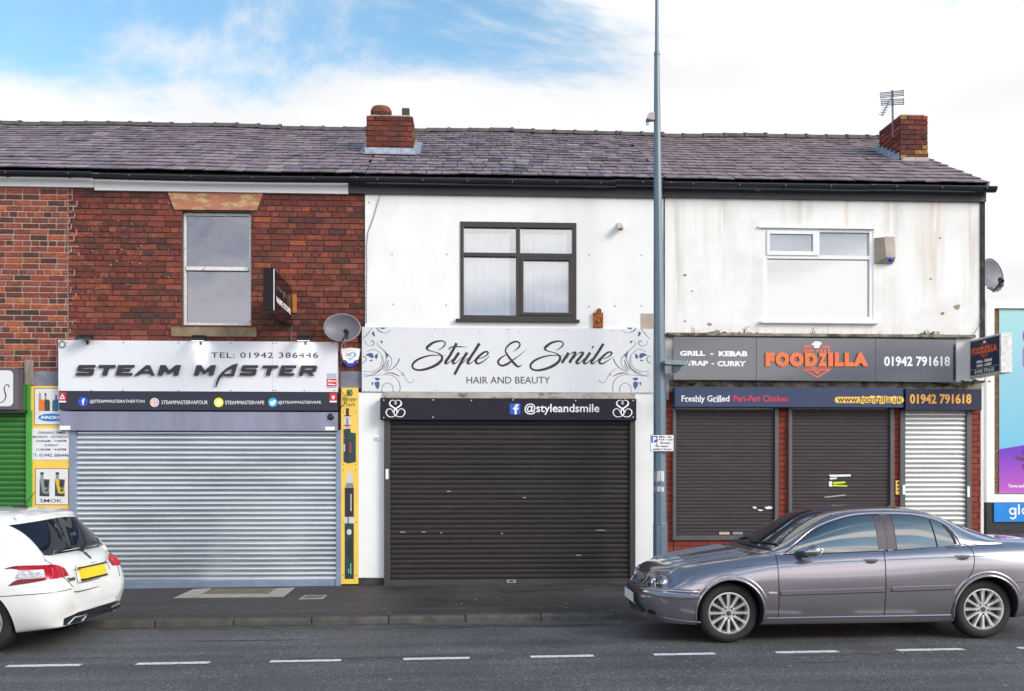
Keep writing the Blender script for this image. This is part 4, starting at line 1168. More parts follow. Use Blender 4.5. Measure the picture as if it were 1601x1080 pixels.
# ------------------------------------------------------------------ vape shop sign
def sign(name, label, px0, py0, px1, py1, y, depth, mat, bevel=.004, zgroup=None, cat='sign', pname='panel'):
    a = R(px0, py0, px1, py1, y)
    t = thing(name, label, cat, ((a[0]+a[1])/2, y, a[2]), group=zgroup)
    mb = MB(); mb.box(a[0], a[1], y, y+depth, a[2], a[3])
    po = mb.build(pname, mat, t, bevel=bevel)
    return t, po
m_signwhite = M('white_sign_sheet', (.74, .735, .78), .3, var=.015, spec=.4)
m_signnavy = M('navy_sign_sheet', (.034, .034, .056), .4, var=.05, spec=.25)
ysg = -.15
fsg = default_map(ysg)
tV, pV = sign('shop_sign', 'white fascia board with raised black vape shop lettering and phone number', 91, 533, 527.3, 612, ysg, .145, m_signwhite)
GL = {
 'S': [[(.08,0),(1,0),(1,.24),(.27,.24),(.27,.37),(.92,.37),(1,.45),(1,.92),(.92,1),(0,1),(0,.75),(.74,.75),(.74,.61),(.08,.61),(0,.53),(0,.08)]],
 'T': [[(0,0),(1,0),(1,.26),(.64,.26),(.64,1),(.36,1),(.36,.26),(0,.26)]],
 'E': [[(0,0),(1,0),(1,.24),(.27,.24),(.27,.38),(.82,.38),(.82,.61),(.27,.61),(.27,.76),(1,.76),(1,1),(0,1)]],
 'M': [[(0,0),(.24,0),(.5,.52),(.76,0),(1,0),(1,1),(.77,1),(.77,.46),(.5,.92),(.23,.46),(.23,1),(0,1)]],
 'R': [[(0,0),(.9,0),(1,.1),(1,.55),(.9,.66),(.72,.66),(1,1),(.68,1),(.42,.68),(.25,.68),(.25,1),(0,1)], [(.25,.25),(.25,.44),(.74,.44),(.74,.25)]]}
mb = MB()
for s, (bx0, by0, bx1, by1) in (('S',(119.5,570.7,150.5,587)),('T',(151.5,570.7,182,587)),('E',(181.8,570.7,211.5,587)),('M',(247.3,570.8,283.5,587)),
               ('M',(303.7,571,338.3,587)),('S',(375.2,571,404.3,587)),('T',(407.5,571.3,435.6,587)),('E',(436.3,571.3,464,587.2)),('R',(467.3,571.5,496.8,587.2))):
    sh = .28*(by1-by0)
    put_poly(mb, [[(bx0 + x*(bx1-bx0-sh) + (1-y)*sh, by0 + y*(by1-by0)) for x, y in pl] for pl in GL[s]], fsg, .012, .036)
put_poly(mb, [[(210.5,587),(229.5,571),(235,571),(242.5,587),(237,587),(235.4,583.5),(221.8,583.5),(217.3,587)], [(225.5,580.6),(234,580.6),(231.3,574.6)]], fsg, .012, .036)
def sx(p): return (300+p[0]/8.005, 560+p[1]/8.005)
put_poly(mb, [[sx(p) for p in ((578,68),(520,82),(450,120),(390,170),(340,230),(312,300),(302,362),(312,358),(330,310),(352,262),(385,215),(430,170),(470,142),(515,125),(497,195),(405,197),(402,222),(530,225))]], fsg, .012, .040)
mb.build('lettering', m_ink, pV)
mb = MB(); put_text(mb, 'TEL: 01942 386446', 330, 550.8, 497.5, 559.3, fsg, .0005, .004, spacing=1.1); mb.build('phone_number', m_ink, pV)
mb = MB()
for px in (105,193,279,361,427,432,519):
    put_poly(mb, circ(px, 535.2+.004*(px-90), .9, 8), fsg, 0, .004)
for px in (94,143,192,279,361,427,431,476,523): put_poly(mb, circ(px, 610.3, .9, 8), fsg, 0, .004)
mb.build('screws', m_black, pV)
mb = MB(); put_poly(mb, rc(426.2, 533.2, 426.7, 611.5), fsg, .0003, .0008); mb.build('panel_joint', M('joint_grey', (.45,.45,.5), .5), pV)
# stickers at the corner
mb = MB(); put_poly(mb, rc(510.8,583.5,526,591), fsg, 0, .002, 0); put_poly(mb, rc(510.8,604.5,526,606.5), fsg, 0, .002, 0); put_poly(mb, rc(510.8,592,526.3,604), fsg, 0, .002, 1)
put_text(mb, 'Alarm', 512, 593.5, 525.5, 597.3, fsg, .002, .003, bold=.02, m=2); put_poly(mb, [(512,599.5),(524,600.5),(525,602),(513,601.5)], fsg, .002, .003, 2)
mb.build('alarm_sticker', [M('pale_blue_sticker', (.42,.46,.58), .5), m_red, m_whiteink], pV)
mb = MB(); r = random.Random(1)
cring = [P(97.5+4.6*cos(k*pi/10), 538+5*sin(k*pi/10), -.16) for k in range(21)]
mb.tube([(a, -.165, b) for a, b in cring], .006, 6); mb.build('corner_ring', m_black, pV)

tN, pN = sign('shop_sign', 'long navy strip with four round social media icons and white handles', 92, 612.8, 527.3, 641.5, ysg-.004, .14, m_signnavy)
fn = default_map(ysg-.004)
mb = MB()
put_text(mb, '@STEAMMASTERATHERTON', 140.5, 624.6, 226, 630.8, fn, bold=.0); put_text(mb, 'STEAMMASTERVAPOUR', 252.5, 626, 324.8, 631.8, fn)
put_text(mb, 'STEAMMASTERVAPE', 352, 626.4, 413, 632, fn); put_text(mb, '@STEAMMASTERVAPE', 435, 626.4, 502, 632.2, fn)
mb.build('handle_lettering', m_whiteink, pN)
mb = MB(); put_poly(mb, circ(130, 627.8, 7.6), fn, 0, .002, 0); put_text(mb, 'f', 128, 623, 132.4, 632.6, fn, .002, .003, bold=.05, m=1); mb.build('round_icon', [m_blue, m_whiteink], pN)
mb = MB(); put_poly(mb, circ(241.7, 629, 7.0), fn, 0, .002, 0); put_poly(mb, [circ(241.7,629,7.0),circ(241.7,629,5.8)], fn, .002, .0025, 1)
put_poly(mb, [rrect(237.6,624.9,245.8,633.1,2), rrect(238.6,625.9,244.8,632.1,1.5)], fn, .002, .003, 1); put_poly(mb, [circ(241.7,629,2.1), circ(241.7,629,1.2)], fn, .002, .003, 1); put_poly(mb, circ(244,626.8,.5,8), fn, .002,.003, 1)
mg, nt_, N_, L_, b_ = material('pink_orange_icon'); g_ = N_.new('ShaderNodeTexGradient'); tcn = N_.new('ShaderNodeTexCoord'); mpn = N_.new('ShaderNodeMapping')
mpn.inputs['Rotation'].default_value = (0, pi/2, 0); mpn.inputs['Scale'].default_value = (8, 8, 8); L_.new(tcn.outputs['Generated'], g_.inputs[0])
r_ = N_.new('ShaderNodeValToRGB'); r_.color_ramp.elements[0].color = (.75,.35,.06,1); r_.color_ramp.elements[1].color = (.55,.04,.35,1); L_.new(g_.outputs['Fac'], r_.inputs[0]); L_.new(r_.outputs[0], b_.inputs['Base Color'])
mb.build('round_icon', [mg, m_whiteink], pN)
mb = MB(); put_poly(mb, circ(342, 629, 7.4), fn, 0, .002, 0)
put_poly(mb, [(342,624.6),(344.2,625.3),(345,627.2),(345.2,629.4),(346.6,631),(344.9,632),(343.6,633.2),(342,633.6),(340.4,633.2),(339.1,632),(337.4,631),(338.8,629.4),(339,627.2),(339.8,625.3)], fn, .002, .003, 1); mb.build('round_icon', [M('bright_yellow', (.88,.84,.03), .4), m_whiteink], pN)
mb = MB(); put_poly(mb, circ(426.6, 629, 7.2), fn, 0, .002, 0)
put_poly(mb, [(421.8,632.4),(424,632.4),(421.9,630.6),(423.4,630.4),(421.6,628.3),(423,628.4),(421.9,625.6),(424.4,627.4),(426.6,627.8),(427,625.8),(428.8,625),(430.2,625.6),(431.6,625.2),(431,626.6),(431.8,626.8),(430.8,627.9),(430,630.8),(427.6,633.2),(424.4,633.6)], fn, .002, .003, 1); mb.build('round_icon', [M('cyan_blue', (.02,.42,.80), .4), m_whiteink], pN)
mb = MB(); put_poly(mb, rc(92.2,613,103.2,626.5), fn, 0, .002, 0); put_poly(mb, [[(97.5,615.5),(101.8,623.6),(93.2,623.6)]], fn, .002, .003, 1); put_poly(mb, [(97.5,618.6),(99.4,622.2),(95.6,622.2)], fn, .003, .0036, 2); put_poly(mb, rc(92.2,626.5,103.2,629), fn, 0, .002, 1)
mb.build('warning_sticker', [m_red, m_whiteink, m_inkmatt], pN)
mb = MB(); put_poly(mb, rc(515.4,614,526.6,626.5), fn, 0, .002, 0); put_poly(mb, [(519,618),(521,620),(523,617.5),(523.2,622),(521,624.5),(519,622)], fn, .002, .003, 1); put_poly(mb, rc(515.4,626.5,526.6,629), fn, 0, .002, 1)
mb.build('warning_sticker', [m_red, m_whiteink], pN)

# floodlights on the board
def floodlight(px, py, label, lit, tilt=0):
    x, z = P(px, py, -.3)
    t = thing('floodlight', label, 'light', (x, -.15, PZ(533, px, -.15)), group='floodlights on the vape shop board')
    mb = MB(); w_ = .105
    # shallow wedge head reaching out over the board, with cooling fins
    zt = PZ(528, px, -.30)
    mb.add([(x-w_,-.20,zt-.02),(x+w_,-.20,zt-.02),(x+w_,-.20,zt+.045),(x-w_,-.20,zt+.045),
            (x-w_,-.36,zt-.05+tilt),(x+w_,-.36,zt-.05+tilt),(x+w_,-.36,zt-.012+tilt),(x-w_,-.36,zt-.012+tilt)],
           [(0,1,2,3),(7,6,5,4),(4,5,1,0),(5,6,2,1),(6,7,3,2),(7,4,0,3)])
    for k in range(7):
        xx = x-w_*.8+k*w_*1.6/6; mb.box(xx-.004, xx+.004, -.31, -.21, zt+.005, zt+.045)
    ho = mb.build('lamp_head', m_black, t, bevel=.006)
    mb = MB(); mb.box(x-.02, x+.02, -.20, -.151, zt-.03, zt+.0); mb.box(x-.015, x+.015, -.17, -.151, zt-.08, zt-.03); mb.build('bracket', m_black, t, bevel=.004)
    mb = MB(); mb.add([(x-w_*.85,-.215,zt-.0245),(x+w_*.85,-.215,zt-.0245),(x+w_*.85,-.345,zt-.0495+tilt),(x-w_*.85,-.345,zt-.0495+tilt)], [(0,1,2,3)])
    m_ = M('lamp_lens', (.7,.7,.7), .2)
    if lit:
        b = m_.node_tree.nodes['Principled BSDF']; b.inputs['Emission Color'].default_value = (1,.98,.95,1); b.inputs['Emission Strength'].default_value = 6
    lens = mb.build('lens', m_, t)
    if lit:
        ld = bpy.data.lights.new('flood_beam', 'SPOT'); ld.energy = 2.4; ld.spot_size = radians(46); ld.spot_blend = .6; ld.shadow_soft_size = .03
        lo_ = bpy.data.objects.new('flood_beam', ld); COL.objects.link(lo_); lo_.parent = t
        lo_.location = Vector((x, -.28, zt-.06)) - origin(t)
        lo_.rotation_euler = (Vector((x+.02, -.28, zt-.06)) - Vector((x+.03, -.15, zt-.26))).to_track_quat('Z','Y').to_euler()
floodlight(131, 531, 'black floodlight, unlit, above the first letters of the vape sign', False, .02)
floodlight(309.5, 531, 'lit black floodlight over the middle of the vape sign, below the window sill', True)
floodlight(475, 531, 'lit black floodlight over the phone number near the satellite dish', True)

# projecting box sign of the vape shop (seen from its right-hand side)
yn, yf = -1.42, -.07
xa = PXx(428.0, yn)
def zat(py, px, y): return PZ(py, px, y)
zb1, zt1 = zat(486, 428, yn), zat(419, 428, yn)
xl = PXx(411.3, yn)
t = thing('projecting_sign', 'black glossy box sign sticking out from the red brick wall by the sash window', 'sign', ((xl+xa)/2, 0, zb1))
mb = MB(); mb.box(xl, xa, yn, yf, zb1, zt1)
bo = mb.build('sign_box', M('glossy_black_acrylic', (.012,.010,.012), .10, spec=.12), t, bevel=.006)
mb = MB(); mb.tube([(xa+.002, yn, zb1+.01), (xa+.002, yn, zt1-.01)], .006, 6); mb.build('edge_trim', m_steel, bo)
qm = quad_map((xa+.001, yn, zt1), (xa+.001, yf, zt1), (xa+.001, yn, zb1), (1, 0, 0))
mb = MB(); put_text(mb, 'VAPE STORE', .12, .60, .93, .74, qm, .0006, .003, bold=.03); 
mb.build('lettering', m_whiteink, bo)
mb = MB(); put_text(mb, 'STEAM MASTER', .12, .33, .93, .42, qm, .0006, .003, shear=.3); put_stroke(mb, [(.62,.30,.01),(.54,.36,.03),(.50,.50,.005)], qm, .002); mb.build('worn_lettering', M('dim_lettering', (.13,.12,.12), .5), bo)
a = R(456.5, 460, 463.5, 489, -.03); mb = MB(); mb.box(a[0], a[1], -.03, -.012, a[2], a[3]); mb.box((a[0]+xl)/2-.1, a[0]+.01, -.068, -.012, a[2]+.05, a[3]-.05, 1); mb.build('bracket', [M('orange_bracket', (.50,.17,.03), .7, var=.2, scale=20), m_black], t, bevel=.004)
t2 = thing('cable', 'thin dark cable hanging from the black projecting sign to the sign board', 'cable', (PXx(455,-.02), -.02, PZ(532,455)))
mb = MB(); mb.tube([(P(454,497,-.05)[0],-.05,P(454,497)[1]), (P(455.5,515,-.022)[0],-.022,P(455,515)[1]), (P(455,534,-.022)[0],-.022,P(455,534)[1])], .006, 6); mb.build('cord', m_railgrey, t2)

# satellite dish on the brick, offset mount facing the road
def dish(label, cx_, cz_, y, rx_, rz_, nrm, arm, parent_y):
    t = thing('satellite_dish', label, 'satellite dish', (cx_, parent_y, cz_-rz_))
    nv = Vector(nrm).normalized(); e1 = Vector((0,0,1)).cross(nv).normalized(); e2 = nv.cross(e1)
    c = Vector((cx_, y, cz_)); mb = MB(); nr, ns = 8, 40; vs = [c - nv*.075]; fs = []
    for i in range(1, nr+1):
        q = i/nr
        for k in range(ns):
            a = 2*pi*k/ns; vs.append(c + e1*cos(a)*rx_*q + e2*sin(a)*rz_*q - nv*.075*(1-q*q))
    for k in range(ns): fs.append((0, 1+k, 1+(k+1)%ns))
    for i in range(nr-1):
        for k in range(ns):
            b = 1+i*ns; k2 = (k+1)%ns; fs.append((b+k, b+ns+k, b+ns+k2, b+k2))
    mb.add(vs, fs); ro_ = mb.build('reflector', m_greydish, t, smooth=True, angle=180)
    so = ro_.modifiers.new('thick', 'SOLIDIFY'); so.thickness = .004
    mb = MB(); b = 1+(nr-1)*ns
    mb.tube([vs[b+k] for k in range(ns)]+[vs[b]], .007, 6); mb.build('rim', M('pale_rim', (.34,.33,.34), .5), ro_)
    mb = MB(); p0 = c - e2*rz_*.98 - nv*.02; p1 = Vector(arm)
    mb.tube([c - e2*rz_*.5 - nv*.1, p0, p1], .013, 6); mb.build('arm', m_black, t)
    mb = MB(); d = (c - p1).normalized()
    mb.lathe(p1 - d*.05, d, [(0,.0),(0,.025),(.07,.028),(.08,.038),(.11,.038),(.115,0)], 14)
    mb.box(p1.x-.022, p1.x+.022, p1.y-.02, p1.y+.05, p1.z-.10, p1.z-.01)
    mb.build('receiver', m_black, t, smooth=True)
    mb = MB(); mb.tube([c-nv*.08, Vector((cx_, parent_y-.0, cz_-.02))], .022, 8); mb.box(cx_-.06, cx_+.06, parent_y-.012, parent_y, cz_-.12, cz_+.10); mb.build('wall_bracket', m_steel, t)
    return t
cx_, cz_ = P(535, 512, -.28)
dish('grey oval satellite dish above the alarm box, facing the street', cx_, cz_, -.28, .262, .205, (.10, -1, .12), (P(542,521,-.55)[0], -.55, P(542,519,-.55)[1]), -.015)
t = thing('cable', 'loop of pale cable hanging under the grey satellite dish', 'cable', (PXx(536,-.2), -.2, PZ(545,536,-.2)))
mb = MB(); pp = [(540,526,-.5),(537,536,-.35),(534,543,-.2),(538,545,-.2),(540,536,-.3),(536,532,-.25),(533,545,-.1),(533.5,570,-.03)]
mb.tube([(P(a,b,c)[0], c, P(a,b,c)[1]) for a, b, c in pp], .006, 6); mb.build('cord', M('pale_cable', (.5,.45,.4), .6), t)

# bell box of the alarm
t = thing('alarm_box', 'white and blue shield shaped alarm box below the grey satellite dish', 'alarm box', (PXx(548.5,-.05), -.02, PZ(573,548)))
fb = default_map(-.08); mb = MB()
outl = [(533.5,545),(548,543.3),(563,545),(561.5,556),(558.5,566),(553,572),(548,573.2),(543,572),(537.5,566),(534.8,556)]
put_poly(mb, outl, fb, -.06, .0); bb_ = mb.build('cover', m_white, t, bevel=.006)
mb = MB(); put_poly(mb, [(537,562.5),(538.5,567.5),(543.2,572.4),(548,573.6),(552.8,572.4),(557.5,567.5),(559.8,562.5),(555.5,563),(551.5,567.5),(544.5,567.5),(540.5,563)], fb, -.058, .003); mb.build('lower_band', M('deep_blue', (.01,.03,.42), .35), bb_)
mb = MB(); put_poly(mb, [circ(551.5,554.5,5.2,20,3.8), circ(550,554.5,4.6,20,2.9)], fb, .0005, .0015, 0); put_text(mb, '247', 540, 552, 550, 556.5, fb, .0005, .002, shear=.2, m=1); put_poly(mb, rc(543,560,552,560.7), fb, .0005,.0015, 0); put_poly(mb, rc(545,562,550.5,562.6), fb, .0005,.0015, 0)
mb.build('emblem', [M('sky_blue_print', (.04,.22,.50), .4), m_inkmatt], bb_)

# yellow poster strips on the vape shop piers
tY, pY = sign('advert_panel', 'tall narrow yellow panel with two pictured vape pens beside the silver shutter', 533, 606, 560, 913, -.06, .055, m_yellow, cat='advert')
fy_ = default_map(-.06)
m_dgreen = M('dark_green_print', (.012,.05,.04), .35, var=.2, scale=10); m_glassprint = M('pale_print', (.60,.62,.62), .4); m_greyprint = M('grey_print', (.25,.26,.27), .4)
mb = MB()
put_poly(mb, rc(541,638,545.5,650), fy_, 0, .002, 0); put_poly(mb, rc(537.8,649,548.5,651), fy_, 0, .002, 1); put_poly(mb, rc(538,651,548.2,669), fy_, 0, .002, 2); put_poly(mb, rc(541,653,545,668), fy_, .002, .003, 3); put_poly(mb, rc(537.8,664,548.5,666), fy_, .003, .0036, 1)
put_poly(mb, [(537,671),(547.5,669.5),(548.5,676),(556.3,677),(556.5,722),(545,724.5),(537,722)], fy_, 0, .002, 4); put_poly(mb, rc(537.4,683,539.5,686), fy_, .002, .003, 1); put_poly(mb, rc(537.4,694,539.5,706), fy_, .002, .003, 2); put_poly(mb, rc(547,692,549,708), fy_, .002, .003, 1); put_poly(mb, [(541,676),(543.5,676),(543.5,722),(541,722.5)], fy_, .002, .0026, 0)
mb.build('vape_print', [m_ink, m_red, m_glassprint, m_greyprint, m_dgreen], pY)
mb = MB()
put_poly(mb, rrect(542.5,738,551.3,755,1), fy_, 0, .002, 2); put_poly(mb, [(542,755),(552,755),(553.5,764),(539,764)], fy_, 0, .002, 3); put_poly(mb, rc(539,763,553.2,808), fy_, 0, .002, 0); put_poly(mb, rc(548,772,549.6,799), fy_, .002, .003, 2); put_poly(mb, rc(539,808,553.5,818), fy_, 0, .002, 2); put_poly(mb, rc(543,808,546,818), fy_, .002, .003, 3)
put_poly(mb, rc(539,818,553.2,905), fy_, 0, .002, 4); put_poly(mb, circ(546,831.5,3.8,16,4.6), fy_, .002, .003, 2); put_poly(mb, rrect(542.5,842,549.5,872,2), fy_, .002, .0026, 0); put_poly(mb, [(547.5,881),(549,880),(549.5,897),(548,898)], fy_, .002, .003, 5); put_poly(mb, [(544.5,889),(546,889),(546,896),(544.5,896)], fy_, .002, .003, 5)
mb.build('vape_print', [m_ink, m_red, m_glassprint, m_greyprint, m_dgreen, M('mint_print', (.2,.5,.35), .5)], pY)
mb = MB(); put_poly(mb, circ(546.5,614,5.6), fy_, 0, .002, 0); put_poly(mb, [(546.5,608.4),(550,609.3),(552.1,612.5),(552,616),(549.5,618.8),(546.5,619.6)], fy_, .002, .0026, 1); put_poly(mb, [(543,609),(545.2,609),(545.2,613),(548.8,609),(551,609),(547,614),(551,619),(548.6,619),(545.2,615),(545.2,619),(543,619)], fy_, .003, .004, 2)
put_text(mb, 'Kanger', 536, 620.4, 558.6, 628.2, fy_, m=2); put_text(mb, 'Tech', 539.5, 629, 555.3, 635, fy_, m=2)
mb.build('logo', [M('olive_print', (.42,.34,.03), .5), M('leaf_green_print', (.12,.38,.03), .5), m_inkmatt], pY)
mb = MB()
for px, py in ((537,644),(556,644),(537,726.5),(556,726),(537,735),(556,735),(536.5,816.5),(556.5,816.5),(537,899),(556.5,899)): put_poly(mb, circ(px,py,.8,8), fy_, 0, .003)
mb.build('screws', m_black, pY)
t = thing('cable', 'thin dark cable dropping from the sign corner past the yellow panel', 'cable', (PXx(532.5,-.08), -.08, PZ(640,532)))
mb = MB(); pp = [(533,555),(532.6,580),(533.4,612),(541,619),(538,633),(531.5,637),(529.5,640)]
mb.tube([(P(a,b,-.09)[0], -.09, P(a,b,-.09)[1]) for a, b in pp], .006, 6); mb.build('cord', m_black, t)

tL, pL = sign('advert_panel', 'yellow pier panel with vape posters and opening times, left of the silver shutter', 47.5, 603.5, 109, 919, -.055, .05, m_yellow, cat='advert')
fl = default_map(-.055)
m_brownline = M('dark_red_line', (.22,.03,.02), .5); m_paper = M('poster_paper', (.72,.71,.71), .5, var=.02)
def poster(x0, y0, x1, y1):
    mb = MB(); put_poly(mb, rc(x0,y0,x1,y1), fl, 0, .003, 0); put_poly(mb, rc(x0+1,y0+1,x1-1,y1-1), fl, .003, .004, 1); return mb.build('poster', [m_brownline, m_paper], pL)
p1_ = poster(53.5, 606.5, 107, 664.5); p2_ = poster(55, 732, 107.5, 789.5); p3_ = poster(55, 795, 107.5, 850)
mb = MB(); m_or = M('orange_print', (.75,.17,.02), .4)
put_poly(mb, [(60.5,624),(67.5,624.5),(69.5,628),(69.5,642.5),(61,642.5)], fl, .004, .006, 0); put_poly(mb, rc(61,616,64.5,624), fl, .004, .006, 4); put_poly(mb, rc(61.3,614,63.8,617), fl, .006, .007, 0)
put_poly(mb, [(69.5,624.5),(76,624.5),(78.3,627),(78.3,642.5),(70,642.5)], fl, .004, .0065, 1); put_poly(mb, rc(70,617,73,624.5), fl, .004, .006, 4); put_poly(mb, rc(70,614.5,73,618), fl, .006, .007, 1)
put_poly(mb, [(82,628),(84,624.5),(91.5,624.5),(91.5,642.5),(82,642.5)], fl, .004, .006, 2); put_poly(mb, rc(86.5,617.5,89.5,624.5), fl, .004, .006, 2)
put_poly(mb, circ(80,652.6,20,28,6.2), fl, .004, .006, 3); put_text(mb, 'INNOKIN', 64, 650, 98, 655, fl, .006, .008, bold=.03, shear=.25, m=5)
mb.build('print', [m_or, M('charcoal_print', (.05,.04,.045), .4), M('teal_print', (.01,.13,.24), .4), M('logo_blue_print', (.01,.17,.50), .4), M('grey_tank_print', (.4,.3,.28), .4), m_whiteink], p1_)
def mod(mb, x, yel):
    put_poly(mb, rrect(x+.5,738,x+6,742,1), fl, .004, .006, 0); put_poly(mb, rc(x+.8,742,x+5.6,748.5), fl, .004, .006, 1); put_poly(mb, [(x-.5,748.5),(x+15,749.5),(x+14.5,776),(x-.5,775.5)], fl, .004, .006, 0)
    put_poly(mb, [(x-.5,749),(x+6,748.5),(x+8,768),(x+12.5,768.5),(x+14.5,751),(x+14.8,770),(x+11,772),(x+4.5,771)], fl, .006, .007, 3 if yel else 1); put_poly(mb, rc(x+6.5,753.5,x+13,760), fl, .006, .0072, 2); put_poly(mb, rc(x+7.5,762,x+11.5,765), fl, .006, .0072, 1)
mb = MB(); mod(mb, 62.7, False); mod(mb, 86.7, True); put_text(mb, 'SMOK', 63, 780, 97, 785.3, fl, .004, .006, m=2, bold=.005)
mb.build('print', [M('deep_green_print', (.025,.05,.045), .4), m_greyprint, m_ink, M('amber_print', (.65,.45,.02), .4)], p2_)
mb = MB(); put_poly(mb, [(78,803),(84,800.5),(87,802),(83,806)], fl, .004, .006); put_stroke(mb, [(76,806,1),(84,808,2),(95,806,1)], fl, .005); mb.build('print', m_ink, p3_)
mb = MB(); put_poly(mb, rc(49,670,108.5,718.5), fl, 0, .006); po = mb.build('opening_times_plate', m_signwhite, pL)
mb = MB()
for s, x0, x1, y in (('OPENING TIMES',59,102.5,674.5),('MONDAY - SATURDAY',52,108,681),('10:00AM - 7:00PM',57,104,687.5),('SUNDAY',70,91.5,694),('11:00AM - 4:00PM',57,103.5,700.8)): put_text(mb, s, x0, y, x1, y+3.6, fl, .006, .008, bold=.012)
put_text(mb, 'T: 01942 386446', 53, 709, 108, 714, fl, .006, .008, bold=.012); mb.build('lettering', m_inkmatt, po)

# neighbour's green frontage and its sign
tgf, pg = sign('shop_surround', 'green painted timber frame of the shop at the left edge', -320, 600, 47.3, 643, -.06, .055, M('green_board', (.05,.29,.04), .5, var=.08, scale=5), cat='shop front', pname='fascia_board')
mb = MB(); a = R(41.5, 600, 47.4, 919, -.085); mb.box(a[0], a[1], -.085, -.0605, ZB, PZ(600,45,-.085)); mb.build('pilaster', M('green_pilaster', (.045,.27,.035), .5, var=.08), tgf, bevel=.004)
tgs, pgs = sign('shop_sign', 'grey framed box sign with a curly black letter at the left edge', -250, 575, 27.5, 640, -.26, .195, M('aubergine_grey_frame', (.10,.085,.11), .45), bevel=.006, pname='sign_frame')
fg = default_map(-.26)
mb = MB(); put_poly(mb, rrect(-243,579,20.5,635,7,6), fg, 0, .006); po = mb.build('face', m_paper, pgs)
mb = MB(); put_stroke(mb, [(13.5,606,.8),(14.5,603,1.6),(12,601.3,1.6),(8.5,603,1.4),(7,608,1.6),(8.5,614,2.0),(9.5,619,2.0),(7.5,625,1.6),(3,629,1.2),(-2,630,1.0),(-5,628,.7)], fg, .007); mb.build('lettering', m_ink, po)
mb = MB(); a = R(-300, 640, 38, 645, -.2); mb.box(a[0], a[1], -.22, -.061, a[2], a[3]); mb.build('black_tray', m_black, tgf)  # black strip just below the box sign
t = thing('timber_post', 'short weathered grey wooden block on the wall above the yellow poster panel', 'timber block', (PXx(45,-.06), -.02, PZ(602,45)))
a = R(38, 562.5, 51.5, 602, -.07); mb = MB(); mb.box(a[0], a[1], -.075, -.0305, a[2], a[3]); mb.build('block', M('weathered_wood', (.26,.21,.18), .9, var=.3, scale=10, stretch=(5,5,.6), bump=.4), t, bevel=.008)
# ------------------------------------------------------------------ hair salon sign
ysal = -.07
fs = default_map(ysal)
tS2, pS2 = sign('shop_sign', 'wide white salon board with black brush script and blue leaf scrolls', 565.7, 512.4, 1023, 613, ysal, .036, M('white_salon_board', (.70,.70,.715), .3, var=.02, spec=.4), bevel=.003)
def A_(sc, ox, oy, pts): return [(ox+p[0]/sc, oy+p[1]/sc, p[2]/sc) for p in pts]
a = lambda pts: A_(13.34, 640, 525, pts)
b = lambda pts: A_(13.34, 740, 525, pts)
c = lambda pts: A_(12.315, 840, 525, pts)
Sst = [(600,300,8),(680,250,22),(738,195,30),(745,145,26),(700,108,28),(620,108,36),(500,140,48),(400,210,58),(365,255,50),(385,290,34),(460,318,20),(560,345,18),(640,385,32),(682,440,48),(668,510,56),(580,592,60),(440,662,56),(300,702,48),(180,712,40),(92,682,38),(64,625,40),(92,560,46),(180,492,44),(320,435,34),(460,405,24),(600,402,16),(760,415,5)]
Y_ = [a(Sst), a([(985,150,58),(935,250,58),(840,420,58),(755,545,60),(775,580,34),(830,550,18),(905,485,14)]), a([(825,285,30),(850,245,26),(920,228,26),(1040,225,24),(1210,235,4)]),
      a([(1035,345,62),(960,460,60),(908,540,60),(938,580,34),(1000,535,16),(1110,440,10)]), a([(1207,345,62),(1120,480,58),(1030,640,56),(942,805,56)]), a([(1050,625,16),(1130,545,16),(1225,460,13)]),
      a([(1462,155,62),(1380,290,58),(1280,440,58),(1217,550,58),(1247,582,32),(1310,545,16),(1410,465,14)]),
      b([(110,475,14),(200,450,20),(280,400,26),(308,355,36),(280,328,34),(210,350,44),(110,432,54),(52,510,54),(68,560,48),(112,578,34),(200,535,24),(290,465,16),(345,415,5)]),
      b([(830,330,6),(900,280,22),(965,215,32),(962,150,30),(900,118,38),(800,145,40),(710,220,34),(672,300,30),(700,380,38),(780,490,48),(870,592,52),(940,640,38),(1012,605,10)]),
      b([(1110,275,5),(980,390,16),(830,500,28),(720,580,48),(610,620,44),(535,590,40),(518,530,44),(575,460,36),(680,395,16)]),
      [(p[0]+184.5, p[1]+.4, p[2]) for p in a(Sst)],
      c([(603,320,52),(540,420,52),(475,520,54)]), c([(560,440,10),(640,350,13),(708,315,32),(733,335,50),(680,420,52),(618,518,54)]), c([(700,440,10),(780,350,13),(850,315,32),(878,340,50),(820,420,52),(757,500,54),(782,535,32),(840,500,16),(910,430,12)]),
      c([(1018,320,54),(950,420,52),(897,500,54),(927,537,30),(985,500,16),(1050,440,12)]), c([(1083,198,40),(1045,255,10)]),
      c([(1272,152,54),(1200,270,52),(1100,420,52),(1042,500,54),(1067,537,30),(1120,500,16),(1210,425,12)]),
      c([(1265,440,10),(1340,420,18),(1410,370,28),(1433,330,36),(1400,308,30),(1330,338,40),(1240,422,48),(1192,490,48),(1217,530,38),(1272,528,26),(1370,470,16),(1470,390,4)])]
mb = MB()
for i, st in enumerate(Y_): put_stroke(mb, st, fs, d=.001+.0003*(i%3))
mb.build('script_lettering', m_ink, pS2)
mb = MB(); put_text(mb, 'HAIR AND BEAUTY', 729.5, 588.8, 860, 599.5, fs); mb.build('lettering', m_inkmatt, pS2)
D_ = lambda pts: A_(9.82, 560, 505, pts)
